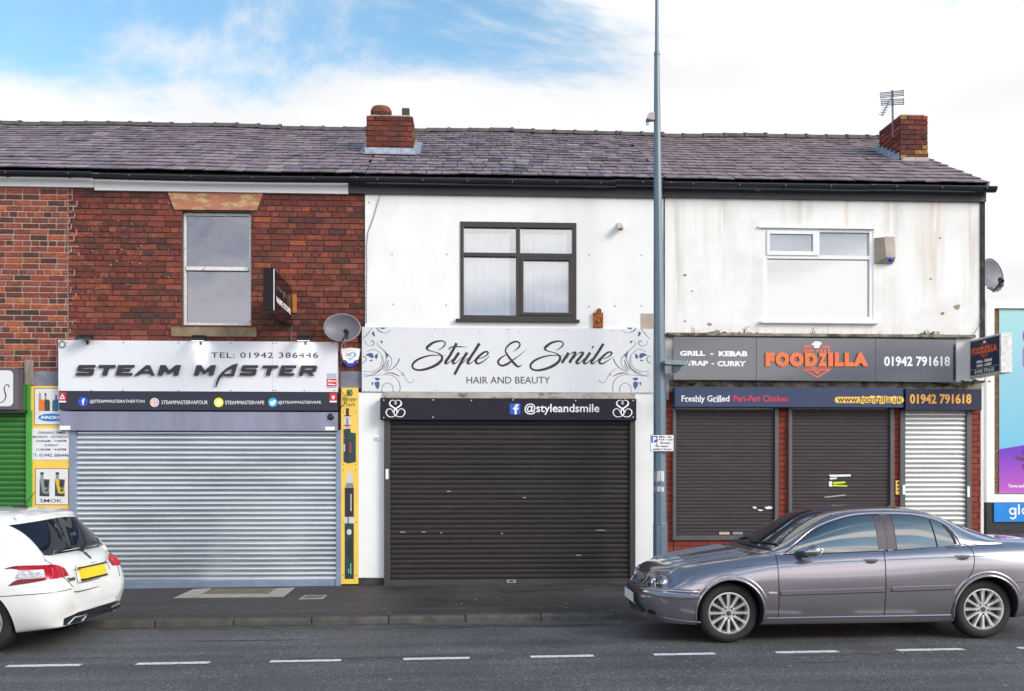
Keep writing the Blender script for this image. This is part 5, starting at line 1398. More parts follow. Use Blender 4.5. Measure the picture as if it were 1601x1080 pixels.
thin = [[(70,245,5),(150,160,8),(215,75,6)],[(105,265,4),(125,325,5),(190,352,6),(238,325,9),(240,280,10),(208,270,8),(196,295,8)],[(290,70,9),(345,135,6),(430,150,6),(500,105,4)],[(275,75,4),(320,125,6),(370,125,5)],
        [(130,440,4),(240,403,6),(345,470,6),(385,570,7),(365,680,7),(290,745,7),(205,768,6)],[(300,290,6),(295,325,6),(340,375,7),(430,455,9),(505,540,8),(515,620,6),(475,690,6),(420,742,5)],[(410,440,5),(430,545,8),(395,650,10),(300,755,8),(180,800,6),(80,785,5)],
        [(66,505,8),(110,525,10),(118,570,10),(66,620,7)],[(635,545,14),(600,620,12),(530,695,10),(430,745,4)],[(400,772,5),(520,768,14),(635,815,9)],[(465,560,10),(440,640,12),(370,720,4)],[(470,640,4),(440,690,9),(390,735,4)],
        [(90,820,4),(350,795,5),(520,805,6),(615,880,7),(645,980,8),(635,1055,7)],[(358,1060,6),(375,965,7),(450,918,6),(525,965,7),(540,1055,7)],[(580,690,4),(650,745,5),(695,790,7),(670,800,5),(690,775,4),(765,905,5),(830,905,5),(856,868,3)],
        [(360,500,4),(362,600,6),(310,700,6),(180,745,5),(80,740,4)]]
leaves = [[(325,68),(360,92),(400,90),(432,68)],[(208,150),(232,128),(248,140),(260,208),(225,190)],[(335,272),(360,268),(382,290),(362,314)],[(398,430),(480,500),(452,512),(430,560),(424,490)],[(108,488),(180,456),(225,468),(240,510),(222,545),(180,520)],[(300,460),(300,520),(285,552),(252,532),(258,495)],[(168,576),(208,556),(224,578),(205,588)],
          [(250,845),(290,834),(345,852),(300,884),(268,872)],[(250,912),(270,900),(285,905),(305,888),(330,920),(328,965),(300,1025),(262,965)],[(206,898),(238,922),(226,942),(208,960)]]
for flip in (False, True):
    g = (lambda p: (1583.5-p[0],)+tuple(p[1:])) if flip else (lambda p: p)
    mb = MB()
    for st in thin:
        put_stroke(mb, [(lambda q: (q[0], q[1], max(q[2]*1.25, .6)))(g(p)) for p in D_(st)], fs, d=.0006)
    for lf in leaves: put_poly(mb, [g((560+x/9.82, 505+y/9.82)) for x, y in lf], fs, .0, .0018, 1)
    mb.build('leaf_scroll', [M('scroll_grey', (.10,.09,.115), .5), M('leaf_blue', (.055,.105,.25), .5, var=.2, scale=12)], pS2)
mb = MB()
for px, py in ((680,514.5),(693,516.5),(750,517.5),(793,515),(797,515),(812,517.5),(873,517),(885,516),(956,516.5),(630,516),(577,611),(680,610),(791.5,607),(799,606.5),(892,610.5),(1015,610)): put_poly(mb, circ(px,py,.8,8), fs, 0, .003)
mb.build('screws', M('grey_screws', (.2,.2,.22), .5), pS2)
mb = MB(); put_poly(mb, rc(795.1,513,795.5,612.5), fs, .0002, .0007); mb.build('panel_joint', M('joint_grey_salon', (.5,.5,.52), .5), pS2)

m_signblack = M('blue_black_sign', (.017,.015,.028), .36, var=.15, spec=.22)
tH, pH = sign('shop_sign', 'long dark strip with white heart scrolls and blue f tile over the charcoal shutter', 594.3, 622.5, 995, 656.5, -.20, .16, m_signblack)
fh = default_map(-.20)
def hearts(cx0, cy0):
    mb = MB(); k = 27.0
    left = [(500,660,18),(512,610,30),(480,550,26),(400,512,30),(300,540,40),(238,640,50),(265,750,44),(350,835,38),(470,855,30),(590,815,34),(680,730,50),(700,640,60),(650,530,62),(520,440,62),(410,350,66),(385,260,58),(440,175,36),(530,148,26),(610,180,20),(665,255,24),(635,320,26),(600,260,22),(630,190,16)]
    for s in (1, -1):
        put_stroke(mb, [(cx0+s*(x-632)/k, cy0+(y-500)/k, w_/k) for x, y, w_ in left], fh, d=.001 if s > 0 else .0018, k=5)
    mb.build('heart_emblem', m_whiteink, pH)
hearts(618.4, 638.5); hearts(973.3, 638.5)
mb = MB(); put_poly(mb, rc(797,630.5,813.5,647.5), fh, 0, .002, 0); put_poly(mb, [(804.5,647.5),(804.5,640),(802,640),(802,637.2),(804.5,637.2),(804.5,635.2),(805.8,632.6),(808.5,631.8),(811,631.9),(811,634.6),(808.8,634.8),(807.8,636),(807.8,637.2),(810.9,637.2),(810.4,640),(807.8,640),(807.8,647.5)], fh, .002, .003, 1); mb.build('letter_tile', [M('tile_blue', (.012,.09,.55), .4), m_whiteink], pH)
mb = MB(); put_text(mb, '@styleandsmile', 820, 630.5, 937, 648.3, fh, bold=.012); mb.build('lettering', m_whiteink, pH)
mb = MB()
for px, py in ((600,625.5),(677.5,625),(737,626),(802,625),(900,626),(990,626),(600,652.5),(677,652),(990,652)): put_poly(mb, circ(px,py,.9,8), fh, 0, .003)
mb.build('screws', m_whiteink, pH)

# small things on the salon wall
t = thing('security_light', 'small rusty white security light on the white wall right of the brown window', 'light', (PXx(968,-.03), -.03, PZ(366,968)))
mb = MB(); x, z = P(968.5, 353, -.05); mb.box(x-.03, x+.03, -.06, -.031, z-.04, z+.045); 
mb.add([(x-.035,-.06,z+.02),(x+.035,-.06,z+.02),(x+.045,-.17,z-.03),(x-.045,-.17,z-.03),(x-.035,-.06,z-.05),(x+.035,-.06,z-.05),(x+.04,-.16,z-.10),(x-.04,-.16,z-.10)],[(0,1,2,3),(7,6,5,4),(3,2,6,7),(0,3,7,4),(1,5,6,2),(0,4,5,1)])
ho = mb.build('housing', M('chipped_white_metal', (.62,.58,.54), .6, var=.2, scale=20, dirt=(.22,.09,.03), dirt_amt=.9, dirt_scale=18, dirt_pos=(.5,.6)), t, bevel=.004)
mb = MB(); mb.box(x-.03, x+.03, -.166, -.161, z-.09, z-.045); mb.build('lens', M('rusty_lens', (.12,.05,.02), .5), t)
t = thing('bracket', 'rusty orange steel bracket on the white wall just above the salon board', 'bracket', (PXx(935,-.05), -.03, PZ(513,935)))
fr = default_map(-.05); mb = MB()
put_poly(mb, [(927.3,489),(933,489),(933,484),(935,482.2),(938,482.2),(940,484),(940,489),(942.7,489),(942.5,512.2),(927.3,512.2)], fr, -.019, .02); bo = mb.build('plate', m_rust, t, bevel=.003)
mb = MB(); x, z = P(935, 502, -.07); mb.lathe((x,-.069,z), (0,-1,0), [(0,.03),(.02,.028),(.03,.015),(.03,0)], 12); mb.build('bolt', m_rust, bo)
t = thing('door_bell', 'round white bell button on the white boarding left of the charcoal shutter', 'button', (PXx(590,-.05), -.045, PZ(689,590)))
mb = MB(); x, z = P(590, 685, -.05); mb.lathe((x,-.045,z), (0,-1,0), [(0,.036),(.015,.036),(.022,.03),(.024,0)], 20); bo = mb.build('case', m_white, t, smooth=True); mb = MB(); mb.lathe((x,-.069,z),(0,-1,0),[(0,.016),(.006,.014),(.007,0)],12); mb.build('push', M('grey_push', (.4,.4,.4), .4), t)
t = thing('cable', 'thin dark cable hanging from the gutter down the left edge of the white salon wall', 'cable', (PXx(575,-.05), -.04, PZ(470,575)))
pp = [(601,277,-.22),(598,291,-.14),(592,312,-.05),(584,340,-.045),(575,364,-.04),(573,385,-.04),(573.5,420,-.04),(572.5,470,-.04),(573,505,-.04)]
mb = MB(); mb.tube([(P(x,y,d)[0], d, P(x,y,d)[1]) for x, y, d in pp], .005, 6); mb.build('cord', m_railgrey, t)

# ------------------------------------------------------------------ takeaway signs
m_signgloss = M('glossy_navy_acrylic', (.035,.036,.058), .05, var=.06, spec=.5, coat=.6, ior=1.8)
m_signgloss.node_tree.nodes['Principled BSDF'].inputs['Coat IOR'].default_value = 1.6
ytk = -.24
ft = default_map(ytk)
def tk(x0, y0, x1, y1): return R(x0, y0, x1, y1, ytk)
xL, xR = PXx(1052.5, ytk), PXx(1494.5, ytk)
tT = thing('shop_sign', 'glossy slate grey takeaway board in three panels with raised orange letters', 'sign', ((xL+xR)/2, ytk, PZ(596,1270,ytk)))
# the board hangs a little out of level, right end lower, as on the wall
xs = [PXx(p, ytk) for p in (1052.5, 1182.5, 1369, 1494.5)]
tops = [526, 527.6, 529.2, 531.2]; bots = [593.5, 594.4, 596, 597.8]; pxs = [1052.5, 1182.5, 1369, 1494.5]
for i in range(3):
    mb = MB(); g = .002
    zz = [PZ(tops[i],pxs[i],ytk), PZ(tops[i+1],pxs[i+1],ytk), PZ(bots[i+1],pxs[i+1],ytk), PZ(bots[i],pxs[i],ytk)]
    mb.prism([(xs[i]+g, zz[3]), (xs[i+1]-g, zz[2]), (xs[i+1]-g, zz[1]), (xs[i]+g, zz[0])], ytk, -.165)
    po = mb.build('panel', m_signgloss, tT, bevel=.003)
    if i == 0:
        mb = MB()
        for s_, bx_ in (('GRILL',(1063,548.3,1102.5,556.3)),('-',(1110.5,552.3,1115.5,554.2)),('KEBAB',(1123.5,548.8,1168.7,557)),('WRAP',(1066,563.8,1107,572)),('-',(1112.5,567.7,1116.5,569.6)),('CURRY',(1121.5,564.2,1166.3,572.6))): put_text(mb, s_, *bx_, ft, bold=.05)
        mb.build('lettering', m_whiteink, po)
    if i == 1:
        mb = MB(); wd = [('F',1196,1210),('O',1211.5,1233),('O',1233.5,1255.5),('D',1257.5,1276.5),('Z',1278,1292),('I',1294,1301.5),('L',1304,1318),('L',1319.5,1333.5),('A',1332.5,1356)]
        for s_, a0, a1 in wd: put_text(mb, s_, a0, 551.5 if s_ != 'O' else 551, a1, 573 if s_ != 'O' else 573.5, ft, .006, .03, bold=.085)
        mb.build('raised_lettering', m_orange, po)
        mb = MB()
        put_poly(mb, [[(1256,540),(1268.5,540),(1268.5,543.4),(1258.8,543.4),(1258.8,551),(1256,551)],[(1283.5,540.5),(1297,540.5),(1297,551.5),(1294.5,551.5),(1294.5,543.8),(1283.5,543.4)]], ft, .0, .008)
        for q, xx in enumerate((1260.5,1264.5,1269,1276,1282,1288)): put_poly(mb, rrect(xx,546,xx+3.2,550.5,.8), ft, .0, .006)
        put_poly(mb, [[(1252.5,577),(1300.5,577),(1277.5,591)], [(1259.5,579.2),(1293.5,579.2),(1277.3,588.4)]], ft, .0, .008); put_poly(mb, rc(1255,574.3,1298,576), ft, .0, .006); put_poly(mb, [(1271,580.5),(1283.5,580.5),(1277.2,584.8)], ft, 0, .008)
        mb.build('house_emblem', M('orange_red_emblem', (.72,.13,.07), .45), po)
        mb = MB(); put_poly(mb, [(1272.2,544),(1272,539.8),(1268.3,539.5),(1268.5,537.6),(1271,536.4),(1272,534.3),(1275.5,533.6),(1279,533.6),(1282.5,534.4),(1284.2,536.5),(1283.8,538.6),(1281.4,539.6),(1280.8,544)], ft, .002, .012); mb.build('chef_hat', m_whiteink, po)
    if i == 2:
        mb = MB(); put_text(mb, '01942 791618', 1382.2, 556.8, 1485.3, 572.6, ft, bold=.03); mb.build('phone_number', m_whiteink, po)
m_signblue = M('matt_navy_board', (.048,.062,.125), .36, var=.06, spec=.25)
yt2 = -.26
f2 = default_map(yt2)
tF, pF = sign('shop_sign', 'lower blue takeaway strip offering grilled chicken and a web address', 1055.5, 605.3, 1412.3, 636.5, yt2, .19, m_signblue)
# bold serif letters: slab serifs are added to each stem
mb = MB(); put_text(mb, 'Freshly Grilled', 1065.5, 618, 1140.4, 630.6, f2, bold=.014)
for x0_, y0_, x1_ in ((1072.2,627.4,1076,),(1087,627.4,1090),(1091.5,627.4,1095.6),(1096.5,627.4,1099.4),(1115.4,627.6,1119),(1119.6,627.6,1122.2),(1122.6,627.6,1125.4),(1126,627.6,1128.8)): put_poly(mb, rc(x0_, y0_-.2, x1_, y0_+.7), f2, .0005, .0028)
mb.build('lettering', m_whiteink, pF)
mb = MB(); put_text(mb, 'Peri-Peri Chicken', 1146.8, 618, 1232, 628, f2, bold=.018); mb.build('lettering', M('red_lettering', (.62,.03,.06), .45), pF)
mb = MB(); 
for k in range(29):
    xx = 1309.5+k*3.55; put_poly(mb, circ(xx, 625 + (-1.8 if 12 < k < 24 else 0)*(k%3==0) , 4.4, 12, 5.0+(1.4 if k in (11,16,19,20,25,27) else 0)), f2, .0003, .0008+.00004*k)
mb.build('outline_glow_print', m_yellow, pF)
mb = MB(); put_text(mb, 'www.foodzilla.uk', 1309.5, 618.6, 1410.5, 629, f2, .0025, .0036, bold=.004); mb.build('lettering', M('brown_black_lettering', (.05,.035,.03), .5), pF)
tF2, pF2 = sign('shop_sign', 'short navy strip with an orange phone number above the bright silver door shutter', 1416, 608.2, 1535, 641, yt2, .19, M('navy_strip', (.030,.034,.070), .36, var=.06, spec=.25))
mb = MB(); put_text(mb, '01942 791618', 1422.3, 615.6, 1518.6, 631.3, f2, bold=.035); mb.build('phone_number', M('amber_lettering', (.85,.40,.06), .45), pF2)

# projecting sign of the takeaway (seen from its left)
yf, yn = -.07, -.85
xs_ = PXx(1516, yf)
yn = -.12
for _ in range(60):
    yn -= .02
    if PXx(1563.8, yn) <= xs_ + .0 : break
zt1, zb1 = PZ(520, 1564, yn), PZ(582.5, 1564, yn)
xr = PXx(1582.5, yn)
t = thing('projecting_sign', 'double sided navy takeaway box sign with silver edges sticking out at the terrace corner', 'sign', ((xs_+xr)/2, 0, zb1))
mb = MB(); mb.box(xs_, xr, yn, yf, zb1, zt1)
bo = mb.build('sign_box', M('crinkled_silver_edge', (.60,.59,.58), .5, .3, var=.2, scale=18, bump=.5, bscale=25), t, bevel=.006)
W = abs(yf-yn); Hh = zt1-zb1
q = quad_map((xs_, yf, zt1), (xs_, yn, zt1), (xs_, yf, zb1), (-1, 0, 0))
mb = MB(); put_poly(mb, rc(.04,.055,.96,.945), q, .0, .004); fo = mb.build('face', M('navy_face', (.028,.031,.07), .45, spec=.15), bo)
mb = MB(); put_text(mb, 'FOODZILLA', .09, .235, .90, .425, q, .004, .007, bold=.06); mb.build('lettering', M('red_orange_lettering', (.70,.11,.03), .5), fo)
mb = MB(); put_poly(mb, [[(.40,.16),(.58,.16),(.58,.22),(.40,.22)],[(.43,.185),(.55,.185),(.55,.22),(.43,.22)]], q, .004, .006); put_poly(mb, [[(.37,.45),(.63,.45),(.50,.57)],[(.43,.475),(.57,.475),(.50,.535)]], q, .004, .006); mb.build('house_emblem', M('dim_orange_emblem', (.45,.10,.06), .5), fo)
mb = MB(); put_poly(mb, [(.47,.16),(.46,.12),(.50,.10),(.55,.12),(.54,.16)], q, .004, .007); put_text(mb, 'GRILL - KEBAB', .24, .585, .74, .655, q, .004, .006, bold=.05); put_text(mb, 'WRAP - CURRY', .24, .69, .74, .76, q, .004, .006, bold=.05); put_text(mb, '01942 791618', .18, .82, .80, .925, q, .004, .006, bold=.01); put_poly(mb, rc(.04,.79,.96,.795), q, .004, .005)
mb.build('lettering', m_whiteink, fo)
mb = MB(); mb.box(xs_+.03, xr-.03, yf, -.03, (zb1+zt1)/2-.1, (zb1+zt1)/2+.1); mb.build('wall_plate', m_black, t)
t = thing('cable', 'thin cable looping down the corner of the streaked wall to the projecting sign', 'cable', (PXx(1520,-.04), -.04, PZ(527,1520)))
mb = MB(); pp = [(1536,495),(1531,508),(1524,520),(1518,527)]; mb.tube([(P(x,y,-.05)[0], -.05, P(x,y,-.05)[1]) for x, y in pp], .005, 6); mb.build('cord', m_railgrey, t)

# beige alarm box beside the white window
t = thing('alarm_box', 'faded beige alarm box with a blue lens on the streaked wall beside the white window', 'alarm box', (PXx(1385,-.1), -.02, PZ(411,1385)))
x0, x1, z0, z1 = R(1372, 371, 1398.5, 409, -.10)
mb = MB(); xm = x0+(x1-x0)*.40
vs = [(x0-.02,-.021,z0-.02),(x1+.005,-.021,z0-.02),(x1+.005,-.021,z1+.01),(x0-.02,-.021,z1+.01), (xm,-.155,z0+.055),(x1-.01,-.145,z0+.055),(x1-.012,-.125,z1),(xm-.008,-.135,z1), (xm+.01,-.09,z0),(x1-.005,-.09,z0)]
mb.add(vs, [(7,6,5,4),(0,4,7,3),(3,7,6,2),(1,2,6,5),(4,5,9,8),(0,8,4),(1,5,9),(0,1,9,8)])
bo = mb.build('cover', M('faded_beige_plastic', (.40,.33,.27), .6, var=.12, scale=8), t, bevel=.006)
mb = MB(); xa_, za_ = (xm+x1)/2+.01, z0+.028; mb.lathe((xa_, -.115, za_), (0,-1,-.5), [(0,.036),(.02,.034),(.03,.02),(.032,0)], 16); mb.build('lens', m_blue, t, smooth=True)

# dish on the gable, seen edge-on past the corner
yd = .35
cx_, cz_ = P(1552, 430, yd)
nv = Vector((.52, -.84, .12)).normalized()
xq, zq = P(1566, 438, yd-.35)
dish('grey satellite dish peeping past the right-hand corner of the terrace', cx_, cz_, yd, .32, .27, tuple(nv), (xq, yd-.35, zq), yd+.25)
t = thing('cable', 'two thin loops of cable under the dish at the terrace corner', 'cable', (PXx(1555,0), yd, PZ(452,1555)))
mb = MB()
for off in (0, 3):
    pp = [(1567,440),(1566-off,447),(1559-off,453.5),(1551,453-off),(1543,450)]; mb.tube([(P(x,y,yd-.2)[0], yd-.2, P(x,y,yd-.2)[1]) for x, y in pp], .006, 6)
mb.build('cord', m_black, t)

# aerial on the right-hand stack
ya = dy+.25
t = thing('tv_aerial', 'rooftop television aerial with wide grid reflectors on the right chimney stack', 'aerial', (PXx(1396,ya), ya, PZ(190,1396,ya)))
m_alu = M('dull_aluminium', (.16,.16,.21), .45, .6)
def ap(px, py, y=ya): x, z = P(px, py, y); return (x, y, z)
mb = MB(); mb.tube([ap(1396.5,215), ap(1395,141)], .018, 8); mb.build('mast', m_alu, t)
mb = MB()
for (c0, c1, rows) in (((1376.5,149),(1412.5,145),(-5,-1.8,1.8,5)) , ((1378,160),(1413,158.5),(-5.5,-2,2,5.5))):
    for r_ in rows: mb.tube([ap(c0[0],c0[1]+r_*.75,ya-.03), ap(c1[0],c1[1]+r_*.75,ya-.03)], .0085, 5)
    mb.tube([ap(c0[0],c0[1]-5,ya-.03), ap(c0[0]+.3,c0[1]+5,ya-.03)], .011, 5); mb.tube([ap(c1[0],c1[1]-5,ya-.03), ap(c1[0],c1[1]+5,ya-.03)], .011, 5)
mb.build('reflector_grid', m_alu, t)
mb = MB(); mb.tube([ap(1397,150,ya-.05), ap(1392,155,ya-.2), ap(1379,180,ya-.7)], .011, 6)
for k in range(6):
    f_ = .25+.15*k; px, py, yy = 1392-13*f_, 155+25*f_, ya-.2-.5*f_
    mb.tube([ap(px-4.5,py-1,yy), ap(px+4.5,py-.5,yy)], .006, 5)
mb.build('boom', m_alu, t)

# ------------------------------------------------------------------ lamp post with its fittings
yp = -.85
m_pole = M('blue_grey_pole_paint', (.115,.17,.215), .38, var=.07, scale=3, stretch=(2,2,.2), dirt=(.05,.06,.07), dirt_amt=.4, dirt_scale=8)
def pc(px, py): return P(px, py, yp)
t = thing('lamp_post', 'tall tapering blue grey lamp post standing on the pavement between salon and takeaway', 'lamp post', (pc(1032.5,930)[0], yp, ZB-.01))
def octa(rows, mat, name, par):
    mb = MB(); n = 8; vs = []
    for (px0, px1, py) in rows:
        (xa_, z), (xb_, _) = pc(px0, py), pc(px1, py); cx__ = (xa_+xb_)/2; r_ = (xb_-xa_)/2
        for k in range(n):
            a_ = 2*pi*k/n + pi/8 + .35; vs.append((cx__+r_*cos(a_)/cos(pi/8)*.96, yp+r_*sin(a_)/cos(pi/8)*.96, z))
    fs_ = [(i*n+k, i*n+(k+1)%n, (i+1)*n+(k+1)%n, (i+1)*n+k) for i in range(len(rows)-1) for k in range(n)] + [tuple(range(n)), tuple(reversed(range((len(rows)-1)*n, len(rows)*n)))]
    mb.add(vs, fs_); return mb.build(name, mat, par, bevel=.003)
po = octa([(1021.5,1043.2,1000),(1021.5,1043.2,818),(1021.9,1042,817),(1022,1040.5,640),(1022,1037.4,430),(1022.3,1032.6,190),(1023,1031,84)], m_pole, 'column', t)
octa([(1022.7,1031.4,86),(1022.7,1031.4,82)], m_pole, 'collar', t)
octa([(1023.9,1030.3,83),(1024.4,1029.8,0),(1025,1029.3,-400)], m_pole, 'upper_tube', t)
x0, x1, z0, z1 = R(1024, 822, 1034, 873, yp); mb = MB(); mb.box(x0, x1, yp-.098, yp-.085, z0, z1); mb.lathe(((x0+x1)/2+.05, yp-.098, z1-.04),(0,-1,0),[(0,.012),(.006,.01),(.006,0)],8); mb.build('access_door', m_pole, t, bevel=.004)
# lantern far above the picture
xt, zt_ = pc(1027, -400)
mb = MB(); mb.tube([(xt, yp, zt_-.05), (xt, yp-.35, zt_+.12), (xt, yp-.9, zt_+.18)], .03, 8); mb.box(xt-.14, xt+.14, yp-1.5, yp-.85, zt_+.12, zt_+.22); mb.build('lantern', m_pole, t, bevel=.02)
t = thing('camera', 'small grey and white camera clamped high on the left of the lamp post', 'camera', (*[pc(1016,196)[0], yp], pc(1016,196)[1]))
mb = MB(); fp = default_map(yp); put_poly(mb, [(1010.2,187),(1013.5,178),(1022.5,177),(1022.5,188.5),(1016,188.5)], fp, -.05, .05); bo = mb.build('housing', M('pale_grey_housing', (.42,.37,.34), .5, var=.2, scale=15), t, bevel=.006)
mb = MB(); x, z = pc(1012.5,188); mb.lathe((x, yp, z), (0,0,-1), [(0,.028),(.02,.028),(.025,.022),(.045,.024)], 12); mb.build('neck', M('blue_metal', (.06,.14,.25), .4), t, smooth=True)
mb = MB(); mb.lathe((x, yp, z-.045), (0,0,-1), [(0,.026),(.012,.026),(.022,.015),(.024,0)], 12); mb.build('lens', m_whiteink, t, smooth=True)
# arm-mounted floodlight pointing at the takeaway board
t = thing('floodlight', 'flat pale blue grey floodlight reaching right from the lamp post over the takeaway lettering', 'light', (*[pc(1058,575)[0], yp-.12], pc(1058,575)[1]))
fp2 = default_map(yp-.15)
mb = MB(); put_poly(mb, [(1038,563.5),(1041,562.5),(1060,564),(1078.5,566),(1078.5,568.5),(1071,571.3),(1041,570.2),(1038,569)], fp2, -.10, .08); mb.build('lamp_head', M('pale_blue_grey_paint', (.22,.28,.30), .45), t, bevel=.008)
mb = MB(); put_poly(mb, [(1052,571),(1064,571.5),(1063.5,577),(1060,581),(1053.5,582),(1052.5,577)], fp2, -.08, .04); mb.build('ballast', M('slate_blue_paint', (.05,.085,.115), .5), t, bevel=.01)
mb = MB(); x0, z0 = pc(1037,566); x1, z1 = pc(1044,566); mb.tube([(x0-.02, yp, z0), (x0+.04, yp-.05, z0), (x1, yp-.10, z1)], .02, 8); mb.build('bracket', m_pole, t)
t = thing('conduit_box', 'slim grey conduit box on the wall to the right of the lamp post', 'box', (PXx(1042,-.1), -.06, PZ(627,1042)))
x0, x1, z0, z1 = R(1039.5, 584, 1046, 626, -.12); mb = MB(); mb.box(x0, x1, -.14, -.06, z0, z1); bo = mb.build('case', M('grey_mauve_metal', (.17,.155,.175), .5, var=.1), t, bevel=.006); mb = MB(); mb.box(x0+.01, x1-.01, -.146, -.1405, z0+.02, z1-.02); mb.build('lid', M('paler_grey_metal', (.24,.22,.235), .45), t)
t = thing('parking_sign', 'white parking sign with a blue P tile fixed to the lamp post', 'sign', (*[pc(1035,706)[0], yp-.1], pc(1035,706)[1]))
ypk = yp-.12; fk = default_map(ypk)
mb = MB(); put_poly(mb, rrect(1016.8,679.3,1053.8,705.6,1), fk, -.004, .0, 0); put_poly(mb, [rrect(1016.8,679.3,1053.8,705.6,1), rrect(1017.4,679.9,1053.2,705,1)], fk, .0, .001, 1); po = mb.build('plate', [M('white_sign_plate', (.80,.80,.78), .4), m_inkmatt], t)
mb = MB(); put_poly(mb, rc(1018.3,681.3,1028,691.5), fk, .0, .002, 0); put_text(mb, 'P', 1020.8, 683, 1026.3, 690.4, fk, .002, .004, bold=.05, m=1); mb.build('parking_tile', [M('parking_blue', (.01,.06,.42), .4), m_whiteink], po)
mb = MB()
for s_, x0, x1, y0, y1 in (('Mon - Sat',1030.8,1050.2,680.9,684.2),('8 am - 6 pm',1030,1051.8,685.4,689.2),('20 mins',1032,1048.2,690.6,693.8),('No return',1025.3,1044.8,695.6,698.8),('within 2 hours',1021,1049.5,700.4,703.4)): put_text(mb, s_, x0, y0, x1, y1, fk, bold=.014)
mb.build('lettering', m_inkmatt, po)
mb = MB(); put_poly(mb, circ(1026.5,694,1.2,8), fk, 0, .002); mb.build('rust_spot', m_rust, po)
mb = MB(); x0, z0 = pc(1024,692); x1, z1 = pc(1041,692); mb.box(x0, x1, ypk+.005, yp-.05, z0-.02, z0+.02); mb.build('clip', m_steel, t)
t = thing('flyer', 'torn white paper flyer pasted round the lamp post under the parking sign', 'flyer', (*[pc(1032,768)[0], yp], pc(1032,768)[1]))
fw = default_map(yp); mb = MB(); n = 8
def wrap(py0, py1, k0, k1, rad=.092, m=0):
    (xa_, z1), (xb_, z0) = pc(1031.5, py0), pc(1031.5, py1); vs = []; fs_ = []
    st = 8
    for i in range(st+1):
        a_ = radians(k0+(k1-k0)*i/st); j = random.Random(i*7+int(py0)).uniform(-.006,.006)
        vs += [(xa_+rad*cos(a_)*.93, yp-rad*sin(a_), z0+j), (xa_+rad*cos(a_)*.93, yp-rad*sin(a_), z1+j)]
    for i in range(st): fs_.append((2*i, 2*i+1, 2*i+3, 2*i+2))
    mb.add(vs, fs_, m)
wrap(736.5, 752.5, 5, 175); wrap(760, 768, 5, 172); wrap(752, 761, 8, 80, .0922, 1)
mb.build('paper', [M('paper_white', (.60,.59,.62), .85, var=.12, scale=40, stretch=(1,1,4)), M('torn_grey_print', (.2,.2,.22), .85, var=.6, scale=60)], t)

# ------------------------------------------------------------------ hoarding at the right
yb = .25
x0, x1 = PXx(1541, yb), PXx(1541, yb)+3.9
zt_, zb_ = PZ(469.5, 1560, yb), PZ(785, 1570, yb)
t = thing('billboard', 'large white framed hoarding with a teal and violet poster at the right edge', 'billboard', ((x0+x1)/2, yb, zb_))
fwid = .125
mb = MB()
mb.prism([(x0,zb_),(x1,zb_),(x1-fwid,zb_+fwid),(x0+fwid,zb_+fwid)], yb-.03, yb+.05); mb.prism([(x0,zt_),(x0+fwid,zt_-fwid),(x1-fwid,zt_-fwid),(x1,zt_)], yb-.03, yb+.05)
mb.prism([(x0,zb_),(x0+fwid,zb_+fwid),(x0+fwid,zt_-fwid),(x0,zt_)], yb-.031, yb+.05); mb.prism([(x1,zb_),(x1,zt_),(x1-fwid,zt_-fwid),(x1-fwid,zb_+fwid)], yb-.031, yb+.05)
mb.build('frame', m_white, t)
mb = MB(); mb.box(x0+fwid-.01, x1-fwid+.01, yb+.02, yb+.045, zb_+fwid-.01, zt_-fwid+.01); mb.build('backing_board', M('rotten_brown_board', (.17,.09,.045), .95, var=.6, scale=30, dirt=(.5,.42,.34), dirt_amt=.6, dirt_scale=25), t)
fbp = default_map(yb+.02)
xp0 = PXx(1562, yb+.02); xp1 = x1-fwid; zp1 = zt_-fwid-.01; zp0 = PZ(771, 1580, yb+.02)
m, nt_, N_, L_, b_ = material('teal_violet_poster')
b_.inputs['Roughness'].default_value = .4
tcn = N_.new('ShaderNodeTexCoord'); sp_ = N_.new('ShaderNodeSeparateXYZ'); L_.new(tcn.outputs['Generated'], sp_.inputs[0])
r1 = N_.new('ShaderNodeValToRGB'); r1.color_ramp.elements[0].color = (.16,.50,.70,1); r1.color_ramp.elements[1].color = (.36,.62,.63,1); r1.color_ramp.elements[0].position = .2; L_.new(sp_.outputs[2], r1.inputs[0])
L_.new(r1.outputs[0], b_.inputs['Base Color']); m_teal = m
m, nt_, N_, L_, b_ = material('violet_pink_print')
b_.inputs['Roughness'].default_value = .4
tcn = N_.new('ShaderNodeTexCoord'); sp_ = N_.new('ShaderNodeSeparateXYZ'); L_.new(tcn.outputs['Generated'], sp_.inputs[0])
r1 = N_.new('ShaderNodeValToRGB'); r1.color_ramp.elements[0].color = (.52,.10,.50,1); r1.color_ramp.elements[1].color = (.16,.03,.50,1); r1.color_ramp.elements[1].position = .8; L_.new(sp_.outputs[2], r1.inputs[0]); L_.new(r1.outputs[0], b_.inputs['Base Color']); m_viol = m
mb = MB(); mb.box(xp0, xp1, yb+.012, yb+.019, zp0, zp1); po = mb.build('poster', m_teal, t)
fb2 = default_map(yb+.012)
mb = MB(); put_poly(mb, [(1562.2,702.2),(1640,689),(1740,690),(1740,770.5),(1562.2,770.5)], fb2, 0, .002); mb.build('lower_print', m_viol, po)
mb = MB()
for pl in ([(1585,716),(1590,713.5),(1598,714),(1603,717),(1606,722),(1600,721),(1592,719)], [(1597,706),(1602,703),(1612,706),(1608,712),(1600,711)], [(1598,728),(1603,722),(1612,724),(1612,738),(1602,738)]): put_poly(mb, pl, fb2, .002, .004)
mb.build('dark_print', M('plum_print', (.11,.03,.10), .5, var=.3, scale=20), po)
mb = MB(); put_text(mb, 'Terms and', 1576, 757, 1600.5, 762, fb2, .002, .004, bold=.03); mb.build('lettering', m_whiteink, po)
